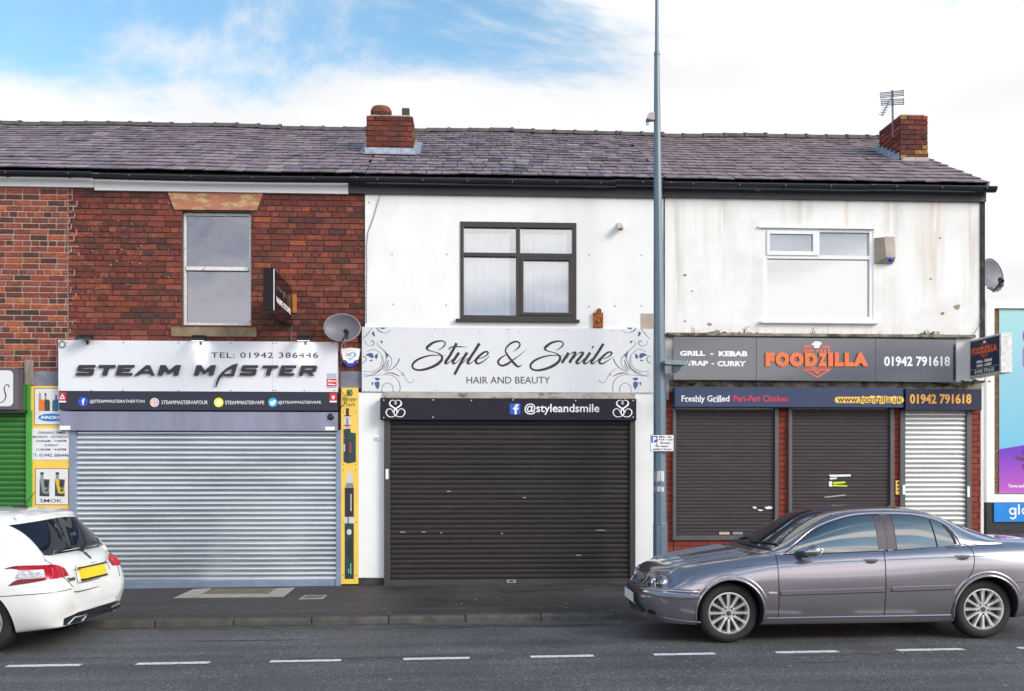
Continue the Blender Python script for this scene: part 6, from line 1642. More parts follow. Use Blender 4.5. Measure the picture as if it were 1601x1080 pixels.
mb = MB(); put_poly(mb, [circ(1613,525,14,28,16), circ(1613,525,9,28,11)], fb2, 0, .002, 0); put_poly(mb, rc(1599,543,1606,573), fb2, 0, .002, 1); mb.build('lettering', [M('purple_print', (.18,.05,.38), .4), M('mauve_print', (.38,.13,.48), .4)], po)
t = thing('low_wall', 'black painted low wall with a rough ledge beneath the hoarding', 'wall', ((x0+x1)/2, .3, ZB))
mb = MB(); zl = PZ(834, 1570, .2); mb.box(x0, x1+.5, .22, .5, ZB, zb_-.005); wo_ = mb.build('wall_face', M('black_wall_paint', (.018,.018,.02), .6, var=.5, scale=14, bump=.5, bscale=30, dirt=(.12,.11,.1), dirt_amt=.5, dirt_scale=20, dirt_pos=(.62,.7)), t)
mb = MB(); mb.box(x0, x1+.5, .10, .219, ZB, zl); mb.build('ledge', M('dark_rough_ledge', (.07,.062,.055), .95, var=.4, scale=10, bump=.6), t, bevel=.01)
xg0, xg1, zg0, zg1 = R(1554.5, 785.5, 1690, 815.5, .2)
t = thing('nameplate', 'bright blue plate with rounded white letters on the black wall under the hoarding', 'sign', ((xg0+xg1)/2, .2, zg0))
mb = MB(); mb.box(xg0, xg1, .20, .2185, zg0, zg1-.004); po = mb.build('plate', M('bright_blue_plate', (.005,.23,.68), .4), t)
fq = default_map(.2); mb = MB()
def ring(cx__, cy__, ro_, ri_): put_poly(mb, [circ(cx__,cy__,ro_,24), circ(cx__,cy__,ri_,24)], fq, 0, .003)
ring(1583, 799, 5.6, 3.1); put_poly(mb, rc(1586.3,793.6,1588.9,806), fq, .0, .0036); put_stroke(mb, [(1587.6,805,2.6),(1587,809,2.6),(1583,810.6,2.6),(1579,808.8,2.4)], fq, .003); put_poly(mb, rc(1591.6,788,1594.3,804.5), fq, 0, .003); ring(1602.8, 799, 5.8, 3.2)
mb.build('lettering', m_whiteink, po)
# ------------------------------------------------------------------ cars
def spline_fit(t, y):
    """natural cubic spline through (t, y[n, d]); returns evaluator"""
    t = np.asarray(t, float); y = np.asarray(y, float); n = len(t); h = np.diff(t)
    A = np.zeros((n, n)); B = np.zeros((n, y.shape[1])); A[0, 0] = A[-1, -1] = 1
    for i in range(1, n-1):
        A[i, i-1] = h[i-1]; A[i, i] = 2*(h[i-1]+h[i]); A[i, i+1] = h[i]
        B[i] = 6*((y[i+1]-y[i])/h[i] - (y[i]-y[i-1])/h[i-1])
    m = np.linalg.solve(A, B)
    def ev(q):
        q = np.asarray(q, float); i = np.clip(np.searchsorted(t, q)-1, 0, n-2)
        a = (t[i+1]-q)[:, None]; b = (q-t[i])[:, None]; hh = h[i][:, None]
        return m[i]*a**3/(6*hh) + m[i+1]*b**3/(6*hh) + (y[i]/hh - m[i]*hh/6)*a + (y[i+1]/hh - m[i+1]*hh/6)*b
    return ev
def loft(rings, nk=8, nj=6):
    """rings: K x J x (u, v>=0, z); first and last ring point of each lie on the centre plane. Returns verts, faces (both halves)."""
    Pn = np.array(rings, float); K, J, _ = Pn.shape
    dj = np.linalg.norm(np.diff(Pn, axis=1), axis=2).mean(0)+1e-4
    dk = np.linalg.norm(np.diff(Pn, axis=0), axis=2).mean(1)+1e-4
    dj = np.sqrt(dj); dk = np.sqrt(dk)
    tk = np.concatenate([[0], np.cumsum(dk)])
    qk = np.concatenate([np.linspace(tk[i], tk[i+1], nk, endpoint=False) for i in range(K-1)] + [[tk[-1]]])
    ev = spline_fit(tk, Pn.reshape(K, J*3)); G = ev(qk).reshape(len(qk), J, 3)
    # mirror-extended spline round the section
    ext = np.concatenate([G[:, 2:0:-1]*[1,-1,1], G, G[:, -2:-4:-1]*[1,-1,1]], axis=1)
    dje = np.concatenate([dj[1::-1], dj, dj[-1:-3:-1]]); te = np.concatenate([[0], np.cumsum(dje)])
    s0 = te[2]; tj = te[2:2+J]
    qj = np.concatenate([np.linspace(tj[i], tj[i+1], nj, endpoint=False) for i in range(J-1)] + [[tj[-1]]])
    H = spline_fit(te, ext.transpose(1, 0, 2).reshape(ext.shape[1], -1))(qj).reshape(len(qj), len(qk), 3).transpose(1, 0, 2)
    H[:, 0, 1] = 0; H[:, -1, 1] = 0
    full = np.concatenate([H, H[:, -2:0:-1]*[1,-1,1]], axis=1)       # closed ring
    nk_, nr, _ = full.shape
    vs = [tuple(p) for p in full.reshape(-1, 3)]
    fs = []
    for i in range(nk_-1):
        for k in range(nr):
            k2 = (k+1) % nr; fs.append((i*nr+k, (i+1)*nr+k, (i+1)*nr+k2, i*nr+k2))
    fs.append(tuple(range(nr))); fs.append(tuple(reversed(range((nk_-1)*nr, nk_*nr))))
    return vs, fs
class Car:
    """local frame: u aft, v lateral (-v is the side towards the road), z up; pl() places it in the world"""
    def __init__(s, root, origin_, yaw):
        s.root = root; s.o = Vector(origin_); s.c, s.s = cos(yaw), sin(yaw); s.V = []; s.F = []
    def w(s, p): return (s.o.x + p[0]*s.c - p[1]*s.s, s.o.y + p[0]*s.s + p[1]*s.c, s.o.z + p[2] + SLOPE*(s.o.x + p[0]*s.c - p[1]*s.s))
    def add(s, vs, fs):
        b = len(s.V); s.V += vs; s.F += [tuple(i+b for i in f) for f in fs]
    def bvh(s): s.tree = BVHTree.FromPolygons([Vector(v) for v in s.V], s.F)
    def hit(s, o, d):
        r = s.tree.ray_cast(Vector(o), Vector(d))
        if r[0] is None: return None, None
        n = r[1]
        if n.dot(Vector(d)) > 0: n = -n
        return r[0], n
    def side(s, u, z, sd=-1):
        z0 = z
        for k in range(12):
            h, n = s.hit((u, sd*3, z0), (0, -sd, 0))
            if h is not None: return h, n
            z0 -= .004
        return Vector((u, sd*.7, z)), Vector((0, sd, 0))
    def rear(s, v, z, front=False):
        d = 1 if front else -1
        for k in range(14):
            h, n = s.hit((-4*d if front else 5, v, z), (d, 0, 0))
            if h is not None: return h, n
            v *= .985
        return Vector((0, v, z)), Vector((-d, 0, 0))
    def top(s, u, v):
        h, n = s.hit((u, v, 4), (0, 0, -1)); return (h, n) if h is not None else (Vector((u, v, 1)), Vector((0, 0, 1)))
    def build(s, mb, name, mat, parent, **k):
        mb.v = [s.w(v) for v in mb.v]; return mb.build(name, mat, parent, **k)
    def grid(s, mb, fn, a0, a1, lo, hi, na, nb, off, m=0):
        """sheet on the body: for a in a0..a1, b from lo(a) to hi(a); fn(a, b) -> hit"""
        vs = []
        for i in range(na+1):
            a = a0+(a1-a0)*i/na; l, h = lo(a), hi(a)
            for j in range(nb+1):
                p, n = fn(a, l+(h-l)*j/nb); vs.append(p+n*off)
        mb.add(vs, [(i*(nb+1)+j, (i+1)*(nb+1)+j, (i+1)*(nb+1)+j+1, i*(nb+1)+j+1) for i in range(na) for j in range(nb)], m)
    def line(s, mb, fn, pts, r, m=0, off=0, k=5):
        c = catmull([tuple(p)+(0,) for p in pts], k) if len(pts) > 2 else [np.array(pts[0]), *[np.array(pts[0])+(np.array(pts[1])-np.array(pts[0]))*i/10 for i in range(1, 11)]]
        o = []
        for q in c:
            p, n = fn(q[0], q[1]); o.append(p+n*off)
        mb.tube(o, r, 6, m)
    def poly(s, mb, fn, pts, off, thick=.002, m=0, grid=.03):
        """filled outline laid on the body"""
        n = len(pts)
        cen = np.mean(np.array(pts), 0); rings_ = 6
        vs = []; p, nn = fn(*cen); vs.append(p+nn*off)
        for r_ in range(1, rings_+1):
            for q in pts:
                a = cen + (np.array(q)-cen)*r_/rings_; p, nn = fn(*a); vs.append(p+nn*off)
        fs = [(0, 1+i, 1+(i+1)%n) for i in range(n)]
        for r_ in range(rings_-1):
            b = 1+r_*n
            fs += [(b+i, b+n+i, b+n+(i+1)%n, b+(i+1)%n) for i in range(n)]
        mb.add(vs, fs, m)
def interp(pts):
    xs = [p[0] for p in pts]; ys = [p[1] for p in pts]
    if len(pts) > 2:
        ev = spline_fit(xs, [[y] for y in ys]); return lambda a: float(ev(np.array([min(max(a, xs[0]), xs[-1])]))[0, 0])
    return lambda a: ys[0]+(ys[1]-ys[0])*(a-xs[0])/(xs[1]-xs[0])
def carve(o, cutters, mat_dark):
    """cut the wheel arches out of the body"""
    o.data.materials.append(mat_dark)
    for (c, ax, r, h0, h1) in cutters:
        mb = MB(); mb.lathe(c, ax, [(h0, 0.0), (h0, r), (h1, r), (h1, 0.0)], 56)
        co = mb.build('cutter', [o.data.materials[0], mat_dark])
        co.data.polygons.foreach_set('material_index', [1]*len(co.data.polygons))
        md = o.modifiers.new('arch', 'BOOLEAN'); md.object = co; md.operation = 'DIFFERENCE'; md.solver = 'EXACT'
        md.material_mode = 'TRANSFER'
        bpy.context.view_layer.update()
        dg = bpy.context.evaluated_depsgraph_get()
        me = bpy.data.meshes.new_from_object(o.evaluated_get(dg)); old = o.data
        o.modifiers.clear(); o.data = me
        bpy.data.objects.remove(co)
    o.data.polygons.foreach_set('use_smooth', [True]*len(o.data.polygons))
    o.data.set_sharp_from_angle(angle=radians(38))
    o.data.name = 'body'

m_tyre = M('tyre_rubber', (.013, .013, .014), .75, var=.2, scale=14, bump=.15)
m_rim = M('alloy_silver', (.66, .64, .63), .3, .75, var=.06)
m_rimdark = M('dark_wheel_cavity', (.02, .02, .022), .7)
m_arch = M('arch_liner', (.008, .008, .009), .9)
m_gap = M('shut_line', (.012, .011, .013), .6)
m_rub = M('black_rubber_seal', (.013, .013, .014), .5)
m_carglass = glass('car_glass', (.16, .25, .27), .26, rough=.015)
m_carglass.node_tree.nodes['Bump'].inputs['Strength'].default_value = .02
m_seat = M('grey_seat_cloth', (.06, .06, .065), .9)
m_cabin = M('dark_cabin_trim', (.015, .016, .018), .85)

def wheel(car, u, v, z, sd, r, rr, spokes, style, name='wheel'):
    """tyre mesh as the wheel part; rim, hub as its sub-parts. sd = -1 near side"""
    w_ = .215; mb = MB(); ax = (0, sd, 0); c = (u, v, z)
    prof = [(-w_, rr-.01), (-w_+.005, r*.86), (-w_+.02, r*.955), (-w_+.05, r*.995), (-w_*.5, r), (-.05, r*.995), (-.022, r*.965), (-.006, r*.90), (-.001, r*.82), (-.004, rr+.012), (-.014, rr-.004)]
    mb.lathe(c, ax, prof, 64)
    t = car.build(mb, name, m_tyre, car.root, smooth=True, angle=60)
    mb = MB()
    mb.lathe(c, ax, [(-.012, rr+.002), (-.004, rr-.002), (-.003, rr-.012), (-.014, rr-.022), (-.06, rr-.03), (-.16, rr-.035)], 64)
    def pol(rad, ang, d): return (u + rad*cos(ang), v + sd*d, z + rad*sin(ang))
    for k in range(spokes):
        a = 2*pi*k/spokes + pi/2
        if style == 'twelve': rows = [(.045, .020, -.028), (.09, .0155, -.022), (rr*.72, .0165, -.020), (rr-.012, .022, -.016)]
        else: rows = [(.05, .045, -.030), (.10, .03, -.02), (rr*.72, .035, -.015), (rr-.012, .05, -.012)]
        vs = []; n = len(rows)
        for (rd, hw, d) in rows:
            for (s_, dd) in ((-1, 0), (-.55, .012), (.55, .012), (1, 0)):
                px, pz = rd*cos(a) - s_*hw*sin(a), rd*sin(a) + s_*hw*cos(a)
                vs.append((u+px, v+sd*(d+dd), z+pz))
            for s_ in (1, -1):
                px, pz = rd*cos(a) - s_*hw*sin(a), rd*sin(a) + s_*hw*cos(a); vs.append((u+px, v+sd*(d-.035), z+pz))
        fs = []
        for i in range(n-1):
            for j in range(6):
                j2 = (j+1) % 6; fs.append((i*6+j, i*6+j2, (i+1)*6+j2, (i+1)*6+j))
        mb.add(vs, fs)
    mb.lathe(c, ax, [(-.06, .078), (-.028, .076), (-.018, .070), (-.016, .045), (-.016, 0)], 28)
    ro_ = car.build(mb, 'rim', m_rim, t, smooth=True, angle=35)
    mb = MB(); mb.lathe((u, v-sd*.10, z), ax, [(0, rr-.03), (.0, 0)], 40); mb.lathe((u, v-sd*.085, z), ax, [(0, rr*.72), (.004, rr*.72), (.004, .05)], 40, 1); car.build(mb, 'brake_disc', [m_rimdark, M('brake_steel', (.07, .066, .066), .6, .3)], t)
    mb = MB()
    for k in range(5):
        a = 2*pi*k/5 + pi/2 + .63; mb.lathe(pol(.054, a, -.018), ax, [(0, .011), (.006, .010), (.006, .0)], 8, 1)
    mb.lathe((u, v-sd*.016, z), ax, [(0, .026), (.006, .024), (.008, .0)], 18, 0); car.build(mb, 'hub_cap', [M('hub_badge', (.10, .10, .10), .3, .6), m_rimdark], t)
    return t

# ================= grey saloon
X0C, YN = ground(1140, 1006)
YC = YN + .80                                     # centre line of the car
GX = Car(thing('parked_car', 'metallic grey purple saloon car parked facing left in front of the takeaway', 'car', (X0C, YC, 0), group='cars parked along the kerb'), (X0C, YC, 0), 0)
m_paint = M('metallic_grey_purple_paint', (.35, .315, .345), .20, .84, var=.03, scale=2, coat=1.0)
def sec(us, zb, wb, zs, ws, z3, w3, z4, w4, z5, w5, z6, w6, z7, w7, z8):
    u = us if isinstance(us, (list, tuple)) else [us]*9
    return [(u[0],0,zb),(u[1],wb,zb),(u[2],ws,zs),(u[3],w3,z3),(u[4],w4,z4),(u[5],w5,z5),(u[6],w6,z6),(u[7],w7,z7),(u[8],0,z8)]
body = [
 sec([-.885,-.88,-.865,-.875,-.88,-.88,-.87,-.875,-.878], .36,.10, .37,.16, .40,.20, .44,.22, .48,.22, .52,.18, .535,.10, .54),
 sec([-.845,-.825,-.78,-.805,-.83,-.80,-.745,-.775,-.785], .24,.36, .27,.50, .34,.53, .45,.545, .52,.53, .565,.48, .60,.26, .605),
 sec([-.785,-.745,-.66,-.675,-.69,-.675,-.625,-.715,-.74], .20,.48, .23,.64, .33,.69, .47,.71, .55,.70, .62,.62, .70,.34, .72),
 sec([-.66,-.62,-.52,-.52,-.52,-.51,-.50,-.59,-.62], .19,.60, .215,.735, .34,.79, .49,.81, .60,.795, .715,.69, .765,.40, .785),
 sec(-.32, .19,.68, .205,.79, .35,.85, .52,.868, .67,.845, .79,.715, .825,.42, .84),
 sec(.0, .19,.72, .205,.81, .36,.872, .56,.885, .735,.86, .845,.735, .875,.44, .89),
 sec(.40, .19,.72, .205,.815, .37,.875, .60,.886, .785,.865, .892,.765, .925,.46, .935),
 sec(.90, .19,.72, .205,.82, .38,.872, .62,.888, .81,.868, .918,.785, .935,.46, .94),
 sec(1.6, .19,.72, .205,.82, .39,.872, .63,.890, .825,.872, .940,.795, .955,.46, .96),
 sec(2.3, .19,.72, .205,.82, .39,.874, .63,.890, .845,.875, .970,.79, .985,.46, .99),
 sec(2.75, .20,.72, .22,.81, .40,.875, .64,.888, .86,.87, .990,.765, 1.01,.46, 1.02),
 sec(3.15, .22,.70, .25,.78, .42,.845, .65,.858, .855,.835, .995,.72, 1.025,.44, 1.035),
 sec([3.50,3.50,3.47,3.47,3.47,3.46,3.46,3.50,3.52], .25,.62, .28,.72, .43,.785, .63,.79, .82,.765, .955,.66, 1.005,.40, 1.015),
 sec([3.72,3.70,3.62,3.62,3.62,3.59,3.57,3.66,3.70], .28,.48, .31,.60, .43,.655, .62,.665, .78,.63, .89,.54, .945,.34, .955),
 sec([3.78,3.77,3.735,3.74,3.745,3.72,3.69,3.73,3.74], .40,.20, .42,.30, .47,.34, .58,.35, .70,.33, .78,.28, .82,.18, .83),
]
vs, fs = loft(body, 9, 7); GX.add(vs, fs)
def gsec(us, zb, vb, z1, v1, z2, v2, z3, v3, z4):
    u = us if isinstance(us, (list, tuple)) else [us]*7
    return [(u[0],0,zb-.12),(u[1],vb-.05,zb-.12),(u[2],vb,zb),(u[3],v1,z1),(u[4],v2,z2),(u[5],v3,z3),(u[6],0,z4)]
gh = [
 gsec([.30,.40,.44,.42,.38,.30,.27], .90,.70, .905,.69, .91,.66, .915,.38, .918),
 gsec([.62,.62,.64,.63,.61,.55,.52], .905,.775, .965,.755, .995,.715, 1.02,.40, 1.03),
 gsec([.95,.95,.96,.95,.93,.87,.84], .92,.785, 1.06,.745, 1.155,.665, 1.195,.38, 1.205),
 gsec([1.26,1.26,1.27,1.26,1.24,1.19,1.16], .93,.79, 1.14,.725, 1.285,.615, 1.335,.36, 1.348),
 gsec(1.60, .94,.79, 1.17,.715, 1.325,.605, 1.378,.35, 1.390),
 gsec(2.00, .96,.79, 1.18,.715, 1.322,.605, 1.376,.35, 1.388),
 gsec([2.40,2.40,2.40,2.40,2.38,2.34,2.32], .98,.785, 1.135,.71, 1.245,.605, 1.305,.35, 1.318),
 gsec([2.72,2.72,2.72,2.70,2.67,2.66,2.64], .99,.765, 1.065,.705, 1.115,.60, 1.175,.36, 1.188),
 gsec([3.00,3.00,3.0,2.98,2.96,2.98,2.98], .985,.73, 1.005,.69, 1.03,.60, 1.06,.36, 1.072),
 gsec([3.22,3.22,3.22,3.2,3.2,3.24,3.25], .96,.66, .965,.64, .975,.56, .99,.34, .995),
]
lowV, lowF = list(GX.V), list(GX.F)
vs, fs = loft(gh, 8, 7); GX.add(vs, fs)
GX.bvh()
mb = MB(); mb.add(vs, fs); GX.build(mb, 'roof', m_paint, GX.root, smooth=True, angle=180)
mb = MB(); mb.add(lowV, lowF)
bodyo = GX.build(mb, 'body', m_paint, GX.root)
O = Vector((X0C, YC, 0))
def cy(u, sd, z=.318): return (O + Vector((u, 0, z)), (0, sd, 0))
WB = 2.715
carve(bodyo, [(O+Vector((u, 0, .318+SLOPE*(X0C+u))), (0, sd, 0), .352, .50, 1.2) for u in (0, WB) for sd in (-1, 1)], m_arch)
bodyo.location = -origin(GX.root)
sideN = lambda u, z: GX.side(u, z, -1)
sideF = lambda u, z: GX.side(u, z, 1)
for sd in (-1, 1):
    for u in (0, WB): wheel(GX, u, sd*.80, .313, sd, .313, .218, 12, 'twelve')
# arch lips
mb = MB()
for u0 in (0, WB):
    pts = [(u0+.356*cos(t), .318+.356*sin(t)) for t in np.linspace(radians(-14), radians(194), 40)]
    o_ = []
    for q in pts:
        p, n = sideN(*q); o_.append(p + n*.002)
    mb.tube(o_, .011, 8)
    pts = [(u0+.392*cos(t), .318+.392*sin(t)) for t in np.linspace(radians(12), radians(168), 34)]
    o_ = []
    for q in pts:
        p, n = sideN(*q); o_.append(p - n*.0305)
    mb.tube(o_, [.004]+[.020]+[.034]*30+[.020]+[.004], 12)
GX.build(mb, 'arch_lip', m_paint, bodyo, smooth=True, angle=180)
# side windows
fw_lo = interp([(.60,.918),(1.2,.931),(1.64,.946)]); 
fw_hi = interp([(.60,.922),(.78,1.046),(.95,1.150),(1.15,1.232),(1.38,1.287),(1.58,1.302),(1.64,1.303)])
rw_lo = interp([(1.76,.951),(2.1,.968),(2.46,.992)])
rw_hi = interp([(1.76,1.301),(1.95,1.296),(2.14,1.270),(2.30,1.218),(2.40,1.14),(2.45,1.045),(2.465,1.00)])
def seal(name, fn, par):
    mb = MB(); GX.line(mb, fn, [(a_, fw_lo(a_)-.004) for a_ in np.linspace(.58, 1.66, 12)] + [(1.66, .96)], .0065)
    GX.line(mb, fn, [(a_, fw_hi(a_)+.006) for a_ in np.linspace(.60, 1.66, 14)], .0075)
    GX.line(mb, fn, [(1.588, 1.30), (1.588, .95)], .006); GX.line(mb, fn, [(1.782, 1.30), (1.782, .955)], .006); GX.line(mb, fn, [(2.33,1.195),(2.375,1.14),(2.405,1.07),(2.42,1.0)], .022, off=-.008); GX.line(mb, fn, [(a_, rw_lo(a_)-.004) for a_ in np.linspace(1.745, 2.47, 8)], .0065); GX.line(mb, fn, [(a_, rw_hi(a_)+.006) for a_ in np.linspace(1.745, 2.462, 16)] + [(2.475, .99)], .0075)
    GX.build(mb, name, m_rub, par)
for fn in (sideN, sideF):
    mb = MB(); GX.grid(mb, fn, .64, 1.585, fw_lo, lambda a_: max(fw_hi(a_), fw_lo(a_)+.002), 26, 8, .004); GX.build(mb, 'side_window', m_carglass, GX.root, smooth=True, angle=180)
    mb = MB(); GX.grid(mb, fn, 1.785, 2.405, rw_lo, lambda a_: max(rw_hi(a_), rw_lo(a_)+.002), 26, 8, .004); so = GX.build(mb, 'side_window', m_carglass, GX.root, smooth=True, angle=180)
    seal('window_seal', fn, bodyo)
    mb = MB(); GX.grid(mb, fn, 1.592, 1.778, lambda a_: .953, lambda a_: 1.302, 4, 8, .003); GX.build(mb, 'door_pillar', M('dark_pillar_paint', (.075,.060,.070), .4, .3, coat=.4), GX.root, smooth=True)
    mb = MB(); GX.line(mb, fn, [(2.215, .975), (2.195, 1.246)], .008, off=.004); GX.build(mb, 'window_divider', m_rub, so)
m_trim = M('bright_window_trim', (.62, .58, .62), .25, .7)
for fn in (sideN, sideF):
    mb = MB(); GX.line(mb, fn, [(a_, fw_hi(a_)+.024) for a_ in np.linspace(.66, 1.63, 16)] + [(a_, rw_hi(a_)+.024) for a_ in np.linspace(1.76, 2.44, 14)] + [(2.462, 1.07)], .0075); GX.build(mb, 'window_trim', m_trim, bodyo, smooth=True, angle=180)
# dark lining behind the glass, seats and wheel inside
mb = MB(); 
# windscreen and rear window
for (ua, ub, nm, c0, c1) in ((.36, 1.10, 'windscreen', .0, 0), (2.50, 3.02, 'rear_window', 0, 0)):
    mb = MB(); na, nb = 18, 18; vs = []
    for i in range(na+1):
        q = i/na
        for j in range(nb+1):
            s_ = -1+2*j/nb
            if nm == 'windscreen': u = ua+.03+(ub-ua)*q + .10*s_*s_*(1-.35*q); hv = .64-.10*q
            else: u = ua+(ub-ua)*q - .03*s_*s_; hv = .52+.06*q
            p, n = GX.top(u, s_*hv); vs.append(p+n*.004)
    mb.add(vs, [(i*(nb+1)+j, (i+1)*(nb+1)+j, (i+1)*(nb+1)+j+1, i*(nb+1)+j+1) for i in range(na) for j in range(nb)])
    go = GX.build(mb, nm, M('tinted_screen_glass', (.012,.020,.022), .03, var=.05, spec=.8, coat=1.0), GX.root, smooth=True, angle=180)
    if nm == 'windscreen':
        mb = MB()
        for v0, v1 in ((-.10, -.62), (.45, -.05)):
            pp = [GX.top(.43+.10*(v0*v0)/.4, v0), GX.top(.50, (v0+v1)/2), GX.top(.475+.10*(v1*v1)/.4, v1)]
            mb.tube([p+n*.014 for p, n in pp], .008, 6)
        GX.build(mb, 'wiper', m_black, go)
        mb = MB(); pp = [GX.top(.385+.10*(k/8.)**2, .66*k/8.) for k in range(-8, 9)]; mb.tube([p+n*.004 for p, n in pp], .018, 6); GX.build(mb, 'scuttle_trim', m_black, go)
# doors laid over the flank, with shut lines
def door(fn, u0, u1, lo, hi, curve, nm='door'):
    mb = MB(); GX.grid(mb, fn, u0, u1, lo, hi, 22, 24, .0022)
    for i in (0,): pass
    d = GX.build(mb, nm, m_paint, GX.root, smooth=True, angle=180)
    mb = MB(); 
    for pl in curve: GX.line(mb, fn, pl, .0042, k=6)
    GX.build(mb, 'shut_line', m_gap, d)
    return d
for fn in (sideN, sideF):
    lo1 = lambda a_: .262; hi1 = lambda a_: fw_lo(a_)-.012 if a_ > .6 else .912
    d1 = door(fn, .502, 1.612, lo1, hi1, [[(.500,.262),(.497,.45),(.492,.65),(.490,.80),(.492,.86),(.505,.91)], [(1.618,.262),(1.619,.6),(1.622,.88),(1.645,.945),(1.684,.96),(1.688,1.30)], [(.50,.258),(1.0,.257),(1.618,.257)]])
    lo2 = interp([(1.626,.262),(2.25,.264),(2.33,.27),(2.36,.40),(2.40,.50),(2.47,.60),(2.56,.72)]); hi2 = interp([(1.626,.935),(2.0,.955),(2.5,.985),(2.56,.98)])
    d2 = door(fn, 1.626, 2.30, lambda a_: .264, hi2, [[(2.33,.262),(2.335,.33),(2.36,.43),(2.41,.53),(2.48,.63),(2.545,.74),(2.57,.85),(2.565,.94),(2.545,.985),(2.50,1.0)], [(1.626,.258),(2.0,.258),(2.33,.258)]])
    # handles
    for dd, uc, zc in ((d1, 1.475, .845), (d2, 2.45, .872)):
        mb = MB()
        GX.poly(mb, fn, [(uc+.088*cos(t), zc+.032*sin(t)) for t in np.linspace(0, 2*pi, 28, endpoint=False)], .004)
        GX.poly(mb, fn, [(uc-.005+.062*cos(t), zc-.008+(.022 if sin(t) < 0 else .006)*sin(t)) for t in np.linspace(0, 2*pi, 20, endpoint=False)], .0055, m=1)
        GX.line(mb, fn, [(uc+.088*cos(t), zc+.032*sin(t)) for t in np.linspace(0, 2*pi, 26)], .0025, m=1)
        GX.line(mb, fn, [(uc-.075, zc+.006), (uc, zc+.012), (uc+.075, zc+.007)], .011, off=.010)
        GX.build(mb, 'handle', [m_paint, m_gap], dd, smooth=True)
    # protective strips
    for dd, ua, ub, za, zb_ in ((d1, .515, 1.607, .528, .548), (d2, 1.68, 2.335, .552, .566)):
        mb = MB(); c_ = []
        GX.grid(mb, fn, ua, ub, lambda a_: za+(zb_-za)*(a_-ua)/(ub-ua)-.020, lambda a_: za+(zb_-za)*(a_-ua)/(ub-ua)+.020, 20, 3, .016)
        GX.line(mb, fn, [(ua, za+.012), (ub, zb_+.012)], .010, off=.004); GX.line(mb, fn, [(ua, za-.020), (ub, zb_-.020)], .0085, off=.006, m=1)
        GX.build(mb, 'rubbing_strip', [m_paint, m_gap], dd, smooth=True)
# crease along the flank and sill highlight
mb = MB(); GX.line(mb, sideN, [(.05,.79),(.45,.82),(.98,.835),(1.62,.85),(2.35,.872),(2.9,.885),(3.3,.88)], .0036); GX.build(mb, 'coachline', M('dark_coachline', (.07,.06,.07), .4), bodyo)
for fn in (sideN, sideF):
    mb = MB(); GX.line(mb, fn, [(.385,.262),(1.0,.264),(1.7,.264),(2.33,.266)], .010); GX.build(mb, 'sill_trim', m_paint, bodyo, smooth=True)
# bumper joints and trims
frontF = lambda v, z: GX.rear(v, z, True)
mb = MB()
GX.line(mb, sideN, [(-.335,.53),(-.42,.535),(-.56,.545),(-.64,.55)], .004); GX.line(mb, sideN, [(3.02,.60),(3.2,.605),(3.45,.61)], .004)
GX.build(mb, 'shut_line', m_gap, bodyo)
mb = MB()
pp = [sideN(u, z) for u, z in ((-.33,.500),(-.42,.500),(-.52,.502),(-.60,.503),(-.655,.503))] + [frontF(v, z) for v, z in ((-.62,.503),(-.54,.502),(-.46,.501),(-.38,.50))]
mb.tube([p+n*.010 for p, n in pp], [.012]+[.027]*7+[.010], 8)
GX.build(mb, 'bumper_trim', m_chrome, bodyo, smooth=True)
mb = MB(); pp = [sideN(u, z) for u, z in ((-.335,.545),(-.42,.548),(-.52,.552),(-.60,.553))] + [frontF(v, z) for v, z in ((-.62,.545),(-.54,.54),(-.44,.532),(-.30,.525),(0,.522),(.30,.525),(.44,.532),(.54,.54),(.62,.545))]
mb.tube([p-n*.004 for p, n in pp], [.008]+[.024]*(len(pp)-1), 10)
GX.build(mb, 'bumper_ledge', m_paint, bodyo, smooth=True, angle=180)
mb = MB(); pp = [sideN(u, z) for u, z in ((3.12,.565),(3.25,.568),(3.4,.57),(3.55,.57),(3.66,.57))]; mb.tube([p+n*.004 for p, n in pp], [.010]+[.02]*4, 8); GX.build(mb, 'bumper_trim', m_chrome, bodyo, smooth=True)
mb = MB(); GX.line(mb, sideN, [(-.30,.225),(-.45,.235),(-.60,.25),(-.66,.262)], .009); GX.build(mb, 'lower_lip', m_paint, bodyo, smooth=True)
# side repeater on the wing
mb = MB(); GX.poly(mb, sideN, [(.385,.527),(.475,.522),(.476,.540),(.39,.544)], .006); GX.build(mb, 'side_repeater', M('pale_repeater_lens', (.55,.5,.48), .2), GX.root)
# bonnet lines: shut line and sculpted ridges running to the headlamps
mb = MB()
for s_ in (-1, 1):
    GX.line(mb, lambda u, v: GX.top(u, v), [(.36,s_*.73),(.05,s_*.70),(-.25,s_*.64),(-.45,s_*.57),(-.60,s_*.47),(-.70,s_*.33)], .0035, m=0)
GX.line(mb, lambda u, v: GX.top(u, v), [(-.70,-.33),(-.752,-.17),(-.765,0),(-.752,.17),(-.70,.33)], .0035)
bo2 = GX.build(mb, 'bonnet_gap', m_gap, bodyo)
mb = MB()
for s_ in (-1, 1):
    for (va, vb, vc) in ((.15, .19, .24), (.40, .38, .42), (.58, .55, .58)):
        c_ = catmull([(-.60, s_*va, 0), (-.25, s_*vb, 0), (.30, s_*vc, 0)], 10)
        o_ = []
        for i, q in enumerate(c_):
            p, n = GX.top(q[0], q[1]); o_.append(p - n*.012)
        mb.tube(o_, [.002]+[.024]*(len(o_)-2)+[.002], 10)
GX.build(mb, 'bonnet_ridge', m_paint, bodyo, smooth=True, angle=180)
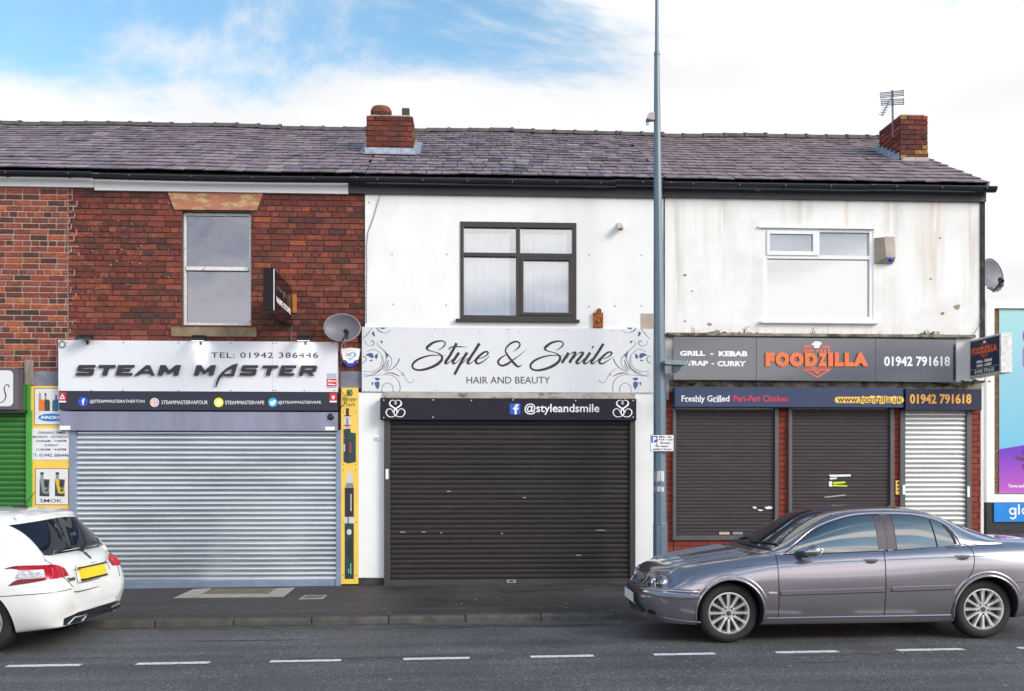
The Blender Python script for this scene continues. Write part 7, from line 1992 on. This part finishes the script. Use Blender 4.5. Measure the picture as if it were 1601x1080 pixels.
# headlamps: two round lamps each side set in the wing
for s_ in (-1, 1):
    for vc, zc, rr_ in ((.585, .606, .078), (.430, .600, .066)):
        p, n = frontF(s_*vc, zc); n = Vector((-1, s_*(.40 if vc > .5 else .20), .10)).normalized()
        c_ = p + n*.004
        mb = MB(); mb.lathe(c_, n, [(-.09, rr_*.9), (.0, rr_+.012), (.024, rr_+.012), (.032, rr_+.004), (.030, rr_)], 28); mb.lathe(c_, n, [(-.03, .0), (-.02, rr_*.55), (.022, rr_)], 28, 1); mb.lathe(c_, n, [(-.01, .022), (.0, .026), (.006, .0)], 14, 2)
        mb.lathe(c_, n, [(.026, rr_+.004), (.036, rr_), (.034, rr_-.006)], 28, 1)
        ho = GX.build(mb, 'headlight', [m_paint, M('lamp_reflector', (.75,.75,.78), .12, 1.0), M('lamp_bulb', (.5,.5,.52), .1)], GX.root, smooth=True)
        mb = MB(); mb.lathe(c_, n, [(.022, rr_), (.034, rr_*.75), (.042, rr_*.4), (.044, 0)], 28); GX.build(mb, 'lens', glass('headlight_glass', (.85,.88,.9), .12), ho, smooth=True, angle=180)
# grille with chrome surround, number plate, lower intake, fog recess
mb = MB(); 
outl = [(.27,.665),(.29,.62),(.245,.55),(.12,.535),(0,.533),(-.12,.535),(-.245,.55),(-.29,.62),(-.27,.665),(-.12,.685),(0,.69),(.12,.685)]
GX.poly(mb, frontF, outl, .004); go = GX.build(mb, 'grille', m_black, GX.root)
mb = MB(); pp = [frontF(*q) for q in outl+[outl[0]]]; mb.tube([p+n*.004 for p, n in pp], .007, 8); 
for v in np.linspace(-.22, .22, 10): GX.line(mb, frontF, [(v,.55),(v,.67)], .0022, off=.004)
GX.build(mb, 'grille_surround', M('dull_chrome', (.32,.32,.34), .3, 1.0), go, smooth=True)
mb = MB(); p, n = frontF(0, .42); xq = p.x-.016
mb.box(xq-.006, xq, -.275, .275, .360, .480, 1); mb.box(xq-.010, xq-.006, -.26, .26, .367, .473, 0); mb.box(xq, xq+.05, -.24, .24, .365, .475, 1)
GX.build(mb, 'number_plate', [M('white_plate', (.75,.75,.75), .4), m_black], GX.root)
mb = MB(); GX.poly(mb, frontF, [(-.44,.30),(-.40,.365),(0,.375),(.40,.365),(.44,.30),(.36,.265),(0,.26),(-.36,.265)], .004)
for s_ in (-1, 1): GX.poly(mb, frontF, [(s_*.50,.285),(s_*.55,.335),(s_*.61,.33),(s_*.63,.295),(s_*.57,.275)], .004)
GX.build(mb, 'lower_intake', m_black, GX.root)
# door mirrors
for s_ in (-1, 1):
    mb = MB(); cu, cv, cz_ = .80, s_*.985, .955; vs = []; rows = 10; n = 18
    for i in range(rows+1):
        t_ = i/rows; k = sin(pi*min(max(t_, .03), .97))**.55
        for j in range(n):
            a_ = 2*pi*j/n; vs.append((cu-.075+.19*t_ , cv+.085*k*cos(a_)*(1 if cos(a_)*s_ > 0 else .9), cz_+.074*k*sin(a_)*(1.0 if sin(a_) > 0 else .8)+.014*t_))
    mb.add(vs, [(i*n+j, (i+1)*n+j, (i+1)*n+(j+1)%n, i*n+(j+1)%n) for i in range(rows) for j in range(n)])
    mo = GX.build(mb, 'door_mirror', m_paint, GX.root, smooth=True, angle=180)
    mb = MB(); mb.tube([(.72, s_*.80, .915), (.76, s_*.90, .918), (.79, s_*.95, .925)], [.035, .028, .03], 10); GX.build(mb, 'mirror_arm', m_black, mo, smooth=True)
# tail lamps and boot shut line
mb = MB(); GX.line(mb, sideN, [(2.50,1.018),(2.70,.985),(2.95,.972)], .003); GX.build(mb, 'shut_line', m_gap, bodyo)
rearF = lambda v, z: GX.rear(v, z)
for s_ in (-1, 1):
    mb = MB(); GX.poly(mb, rearF, [(s_*.36,.72),(s_*.38,.84),(s_*.50,.86),(s_*.60,.80),(s_*.60,.68),(s_*.48,.66)], .005); GX.build(mb, 'tail_light', M('red_lamp', (.35,.01,.012), .15, coat=.5), GX.root)
mb = MB(); p, n = rearF(0, .70); mb.box(p.x+.004, p.x+.012, -.26, .26, .60, .71); GX.build(mb, 'number_plate', M('yellow_plate', (.80,.55,.02), .4), GX.root)
# roof shut line
mb = MB(); 
for fn in (sideN, sideF):
    GX.line(mb, fn, [(a_, fw_hi(a_)+.028) for a_ in np.linspace(.66, 1.62, 14)] + [(a_, rw_hi(a_)+.028) for a_ in np.linspace(1.78, 2.43, 10)] , .0035)
GX.build(mb, 'shut_line', m_gap, bodyo)

# ================= white hatchback at the left edge: u = 0 at the rear axle
XP, YP = ground(-16, 1023)
yawP = radians(-6)
PC_ = Car(thing('parked_car', 'white hatchback parked at the left edge, its tailgate and yellow plate in view', 'car', (XP, YP+.79, 0), group='cars parked along the kerb'), (XP, YP+.79, 0), yawP)
m_wpaint = M('white_car_paint', (.74, .73, .72), .28, var=.01, coat=1.0)
pb = [
 sec([-3.49,-3.48,-3.46,-3.47,-3.47,-3.47,-3.46,-3.47,-3.48], .36,.10, .37,.16, .40,.20, .45,.22, .50,.22, .56,.18, .58,.10, .59),
 sec([-3.42,-3.40,-3.34,-3.36,-3.38,-3.36,-3.32,-3.36,-3.38], .22,.40, .25,.56, .34,.60, .46,.62, .57,.60, .66,.52, .70,.30, .71),
 sec([-3.25,-3.22,-3.08,-3.08,-3.08,-3.08,-3.06,-3.15,-3.2], .18,.56, .21,.70, .34,.76, .50,.78, .64,.76, .77,.66, .82,.38, .83),
 sec(-2.62, .18,.70, .20,.80, .36,.87, .58,.89, .76,.86, .87,.76, .91,.45, .92),
 sec(-2.1, .18,.72, .20,.81, .38,.88, .62,.895, .82,.875, .95,.78, .98,.45, .99),
 sec(-1.2, .18,.72, .20,.82, .38,.88, .63,.90, .85,.885, .985,.80, 1.0,.46, 1.01),
 sec(-.5, .18,.72, .20,.82, .38,.885, .64,.902, .87,.89, 1.01,.80, 1.03,.46, 1.04),
 sec(.05, .19,.72, .22,.81, .39,.885, .64,.905, .88,.885, 1.03,.785, 1.05,.46, 1.06),
 sec([.38,.38,.36,.36,.36,.34,.33,.35,.36], .21,.68, .24,.77, .40,.855, .64,.878, .87,.85, 1.0,.76, 1.03,.46, 1.04),
 sec([.66,.645,.60,.60,.60,.555,.50,.56,.58], .235,.64, .265,.745, .41,.815, .62,.828, .84,.795, .955,.70, .985,.44, .99),
 sec([.785,.775,.735,.74,.745,.685,.62,.675,.69], .265,.56, .295,.655, .42,.725, .61,.74, .80,.715, .895,.63, .92,.41, .925),
 sec([.82,.82,.81,.815,.815,.765,.715,.74,.75], .40,.32, .42,.42, .47,.50, .60,.52, .72,.51, .79,.46, .81,.29, .82),
]
vs, fs = loft(pb, 9, 7); PC_.add(vs, fs)
pg_ = [
 gsec([-2.35,-2.25,-2.2,-2.2,-2.22,-2.32,-2.36], .95,.70, .955,.69, .96,.66, .965,.38, .97),
 gsec([-1.9,-1.9,-1.88,-1.88,-1.9,-1.98,-2.0], .975,.78, 1.03,.755, 1.08,.71, 1.12,.40, 1.13),
 gsec([-1.4,-1.4,-1.4,-1.4,-1.42,-1.48,-1.5], .99,.795, 1.16,.73, 1.28,.64, 1.345,.38, 1.36),
 gsec(-.95, 1.0,.80, 1.21,.725, 1.37,.62, 1.435,.37, 1.45),
 gsec(-.40, 1.015,.80, 1.22,.72, 1.38,.62, 1.445,.37, 1.46),
 gsec([.0,.0,.0,.0,.02,.08,.10], 1.03,.79, 1.21,.71, 1.355,.62, 1.42,.37, 1.435),
 gsec([.26,.26,.26,.24,.19,.30,.33], 1.02,.77, 1.17,.70, 1.315,.60, 1.375,.36, 1.388),
 gsec([.42,.42,.43,.39,.29,.385,.405], .99,.745, 1.12,.69, 1.265,.59, 1.315,.355, 1.328),
 gsec([.52,.52,.535,.50,.43,.495,.515], .955,.71, 1.04,.67, 1.14,.60, 1.165,.36, 1.175),
 gsec([.56,.57,.585,.575,.555,.60,.62], .925,.68, .955,.655, .99,.60, 1.0,.37, 1.005),
]
lowV, lowF = list(PC_.V), list(PC_.F)
vs, fs = loft(pg_, 8, 7); PC_.add(vs, fs)
PC_.bvh()
mb = MB(); mb.add(vs, fs); PC_.build(mb, 'roof', m_wpaint, PC_.root, smooth=True, angle=180)
mb = MB(); mb.add(lowV, lowF); pbo = PC_.build(mb, 'body', m_wpaint, PC_.root)
axp = Vector((-sin(yawP), cos(yawP), 0))
carve(pbo, [(Vector(PC_.w((u, 0, .322))), axp*sd, .352, .50, 1.2) for u in (0, -2.62) for sd in (-1, 1)], m_arch)
pbo.location = -origin(PC_.root)
for sd in (-1, 1):
    for u in (0, -2.62): wheel(PC_, u, sd*.80, .315, sd, .315, .215, 5, 'five')
prear = lambda v, z: PC_.rear(v, z)
pside = lambda u, z: PC_.side(u, z, -1)
psideF = lambda u, z: PC_.side(u, z, 1)
# tailgate glass
mb = MB(); PC_.grid(mb, prear, -.63, .63, lambda v: .985-.02*v*v, lambda v: 1.335-.12*v*v, 24, 12, .005)
gl = PC_.build(mb, 'rear_window', M('dark_tailgate_glass', (.010,.012,.020), .02, spec=.35), PC_.root, smooth=True, angle=180)
mb = MB(); pp = [prear(v, z) for v, z in ((0,.995),(.12,1.02),(.26,1.035),(.40,1.03))]; mb.tube([p+n*.022 for p, n in pp], [.02,.014,.011,.007], 6); p, n = prear(0,.985); mb.lathe(p+n*.0, n, [(0,.035),(.03,.028),(.034,0)], 14); PC_.build(mb, 'wiper', m_black, gl, smooth=True)
# roof spoiler lip over the glass with its high brake light, shark fin / antenna
mb = MB(); vs = []; n_ = 24
for i in range(n_+1):
    v = -.56+1.12*i/n_; p, n = PC_.top(.22 - .05*v*v, v*.93); p = Vector((p.x, v, p.z))
    q = 1-(abs(v)/.60)**5
    vs += [p+Vector((0,0,.012)), p+Vector(((.15-.10*v*v)*q,0,-.020)), p+Vector(((.15-.10*v*v)*q,0,-.045)), p+Vector((.04,0,-.06))]
mb.add(vs, [(4*i+a_, 4*(i+1)+a_, 4*(i+1)+(a_+1)%4, 4*i+(a_+1)%4) for i in range(n_) for a_ in range(4)] + [(0,1,2,3), tuple(4*n_+q for q in (3,2,1,0))])
spo = PC_.build(mb, 'roof_spoiler', m_wpaint, PC_.root, smooth=True, angle=35)
mb = MB(); p, n = PC_.top(-.05, 0); mb.box(p.x-.08, p.x+.06, -.03, .03, p.z-.01, p.z+.02); mb.tube([(p.x+.03,0,p.z+.015),(p.x+.16,0,p.z+.17)], [.006,.003], 6); PC_.build(mb, 'aerial', m_black, PC_.root)
# claw shaped tail lamps: polar sheet over the corner
def corner(a_, z, sd):
    """a_ in 0..1 runs from the flank round the corner towards the tailgate"""
    ang = radians(8+74*a_)                     # direction of the ray, from sideways to rearwards
    d = Vector((-sin(ang), -sd*cos(ang), 0)); c_ = Vector((.22+.05*a_, sd*.42, z))
    h, n = PC_.hit(c_ - d*3, d)
    return (h, n) if h is not None else (c_, -d)
m_lampred = M('tail_lamp_red', (.36,.003,.014), .25, spec=.25, coat=.25, var=.25, scale=30); m_lampdark = M('tail_lamp_dark_red', (.16,.003,.012), .25, spec=.25, coat=.25); m_lampclear = M('tail_lamp_clear', (.45,.42,.45), .12, coat=1.0, var=.5, scale=28)
for sd in (-1, 1):
    fnc = lambda a_, z, sd=sd: corner(a_, z, sd)
    mb = MB()
    top_ = interp([(.0,.868),(.08,.884),(.25,.894),(.6,.885),(.9,.86),(1.02,.82)]); bot_ = interp([(.0,.864),(.1,.868),(.2,.860),(.3,.852)])
    PC_.grid(mb, fnc, .0, .2, bot_, top_, 12, 3, .008, 1)
    PC_.grid(mb, fnc, .55, 1.0, lambda a_: .738+.02*a_, top_, 14, 8, .008, 0)
    PC_.grid(mb, fnc, .2, .55, lambda a_: .855-.01*a_, top_, 8, 3, .008, 0)
    PC_.grid(mb, fnc, .07, .55, interp([(.07,.700),(.2,.71),(.55,.745)]), interp([(.07,.702),(.17,.752),(.3,.764),(.55,.772)]), 12, 4, .008, 1)
    PC_.grid(mb, fnc, .155, .55, interp([(.155,.768),(.55,.778)]), interp([(.155,.77),(.2,.825),(.3,.85),(.45,.835),(.55,.80)]), 10, 4, .007, 2)
    lo_ = PC_.build(mb, 'tail_light', [m_lampred, m_lampdark, m_lampclear], PC_.root, smooth=True)
    mb = MB()
    for aa in (.66, .76, .87): PC_.line(mb, fnc, [(aa-.05,.75),(aa,.80),(aa+.02,.855)], .008, off=.008)
    PC_.build(mb, 'light_bar', M('bright_red_bar', (.6,.01,.03), .2, coat=1.0), lo_)
# number plate in its recess, badges
mb = MB(); rec = [(-.33,.835),(.33,.835),(.36,.70),(.30,.665),(-.30,.665),(-.36,.70)]
PC_.line(mb, prear, rec+[rec[0]], .0032, k=2); p, n = prear(0,.75)
PC_.build(mb, 'plate_recess', m_gap, pbo)
p, n = prear(0, .755); xq = p.x-.002
mb = MB()
mb.add([(xq+.012-.02,-.26,.81),(xq+.012-.02,.26,.81),(xq+.03,.26,.70),(xq+.03,-.26,.70),(xq-.05,-.26,.81),(xq-.05,.26,.81),(xq-.05,.26,.70),(xq-.05,-.26,.70)],[(0,1,2,3),(0,3,7,4),(1,5,6,2),(0,4,5,1),(3,2,6,7)])
mb.box(xq-.04, xq+.034, -.262, .262, .680, .699, 1); mb.box(xq-.04, xq+.004, -.30, .30, .811, .824, 1)
PC_.build(mb, 'number_plate', [M('yellow_rear_plate', (.86,.58,.012), .35), m_black], PC_.root)
p, n = prear(0, .91)
mb = MB(); PC_.poly(mb, prear, [(-.02,.955),(.0,.962),(.035,.945),(.02,.93),(.035,.90),(.015,.875),(.005,.90),(-.015,.885),(-.02,.91),(-.035,.935)], .006); PC_.build(mb, 'emblem', M('dark_chrome', (.12,.12,.13), .2, .8), PC_.root)
mb = MB(); qf = lambda a_, b_, d: (lambda h: h[0]+h[1]*d)(prear(a_, b_)); put_text(mb, '308', -.56, .735, -.40, .70, qf, .003, .008, bold=.04); PC_.build(mb, 'model_number', M('badge_chrome', (.16,.15,.15), .25, .7), PC_.root)
# shut lines: tailgate and bumper
mb = MB()
PC_.line(mb, prear, [(-.665,.965),(-.60,.86),(-.585,.75),(-.545,.68),(-.50,.625),(-.42,.585),(0,.578),(.42,.585),(.50,.625),(.545,.68),(.585,.75),(.60,.86)], .0042)
fnc = lambda a_, z: corner(a_, z, -1)
PC_.line(mb, fnc, [(-.5,.58),(0,.598),(.5,.615),(.93,.63)], .0042)
PC_.build(mb, 'shut_line', m_gap, pbo)
# black diffuser with two trapezoid exhausts
mb = MB(); fnr = lambda v, z: prear(v, z)
PC_.grid(mb, fnr, -.62, .62, lambda v: .268+.0*v, lambda v: .375-.18*max(0, abs(v)-.42), 26, 5, .008); df = PC_.build(mb, 'diffuser', M('gloss_black_diffuser', (.014,.014,.02), .2, coat=.6), PC_.root, smooth=True)
for s_ in (-1, 1):
    pl = [(s_*.58,.272),(s_*.50,.325),(s_*.29,.325),(s_*.33,.272)]
    mb = MB(); PC_.poly(mb, fnr, pl, .011, m=1); o_ = [prear(*q) for q in pl+[pl[0]]]; mb.tube([p+n*.014 for p, n in o_], .009, 6, 0); PC_.build(mb, 'exhaust_trim', [m_chrome, m_black], df)
# rear side window and door lines on the near side, mostly outside the picture
for fn in (pside, psideF):
    mb = MB(); PC_.grid(mb, fn, -1.85, -.18, interp([(-1.85,1.0),(-1.0,1.02),(-.18,1.07)]), interp([(-1.85,1.02),(-1.4,1.22),(-.9,1.33),(-.5,1.335),(-.18,1.24)]), 26, 7, .004); PC_.build(mb, 'side_window', m_carglass, PC_.root, smooth=True, angle=180)
    mb = MB(); PC_.line(mb, fn, [(-1.95,.27),(-1.96,.7),(-1.93,.97)], .004); PC_.line(mb, fn, [(-.95,.27),(-.94,.7),(-.93,.99)], .004); PC_.line(mb, fn, [(-.36,.5),(-.25,.75),(-.18,1.0)], .004); PC_.build(mb, 'shut_line', m_gap, pbo)
    sd_ = -1 if fn is pside else 1
    mb = MB(); mb.lathe((-2.0+.08, sd_*.99, 1.0), (1,0,0), [(-.10,.02),(-.06,.07),(.02,.085),(.08,.08),(.085,0)], 16); PC_.build(mb, 'door_mirror', m_wpaint, PC_.root, smooth=True)
pfront = lambda v, z: PC_.rear(v, z, True)
for s_ in (-1, 1):
    mb = MB(); PC_.poly(mb, pfront, [(s_*.35,.64),(s_*.40,.70),(s_*.60,.72),(s_*.66,.66),(s_*.55,.61)], .005); PC_.build(mb, 'headlight', M('headlamp_grey', (.5,.5,.52), .1), PC_.root)
mb = MB(); PC_.poly(mb, pfront, [(-.35,.50),(-.32,.60),(.32,.60),(.35,.50),(.25,.40),(-.25,.40)], .004); PC_.build(mb, 'grille', m_black, PC_.root)
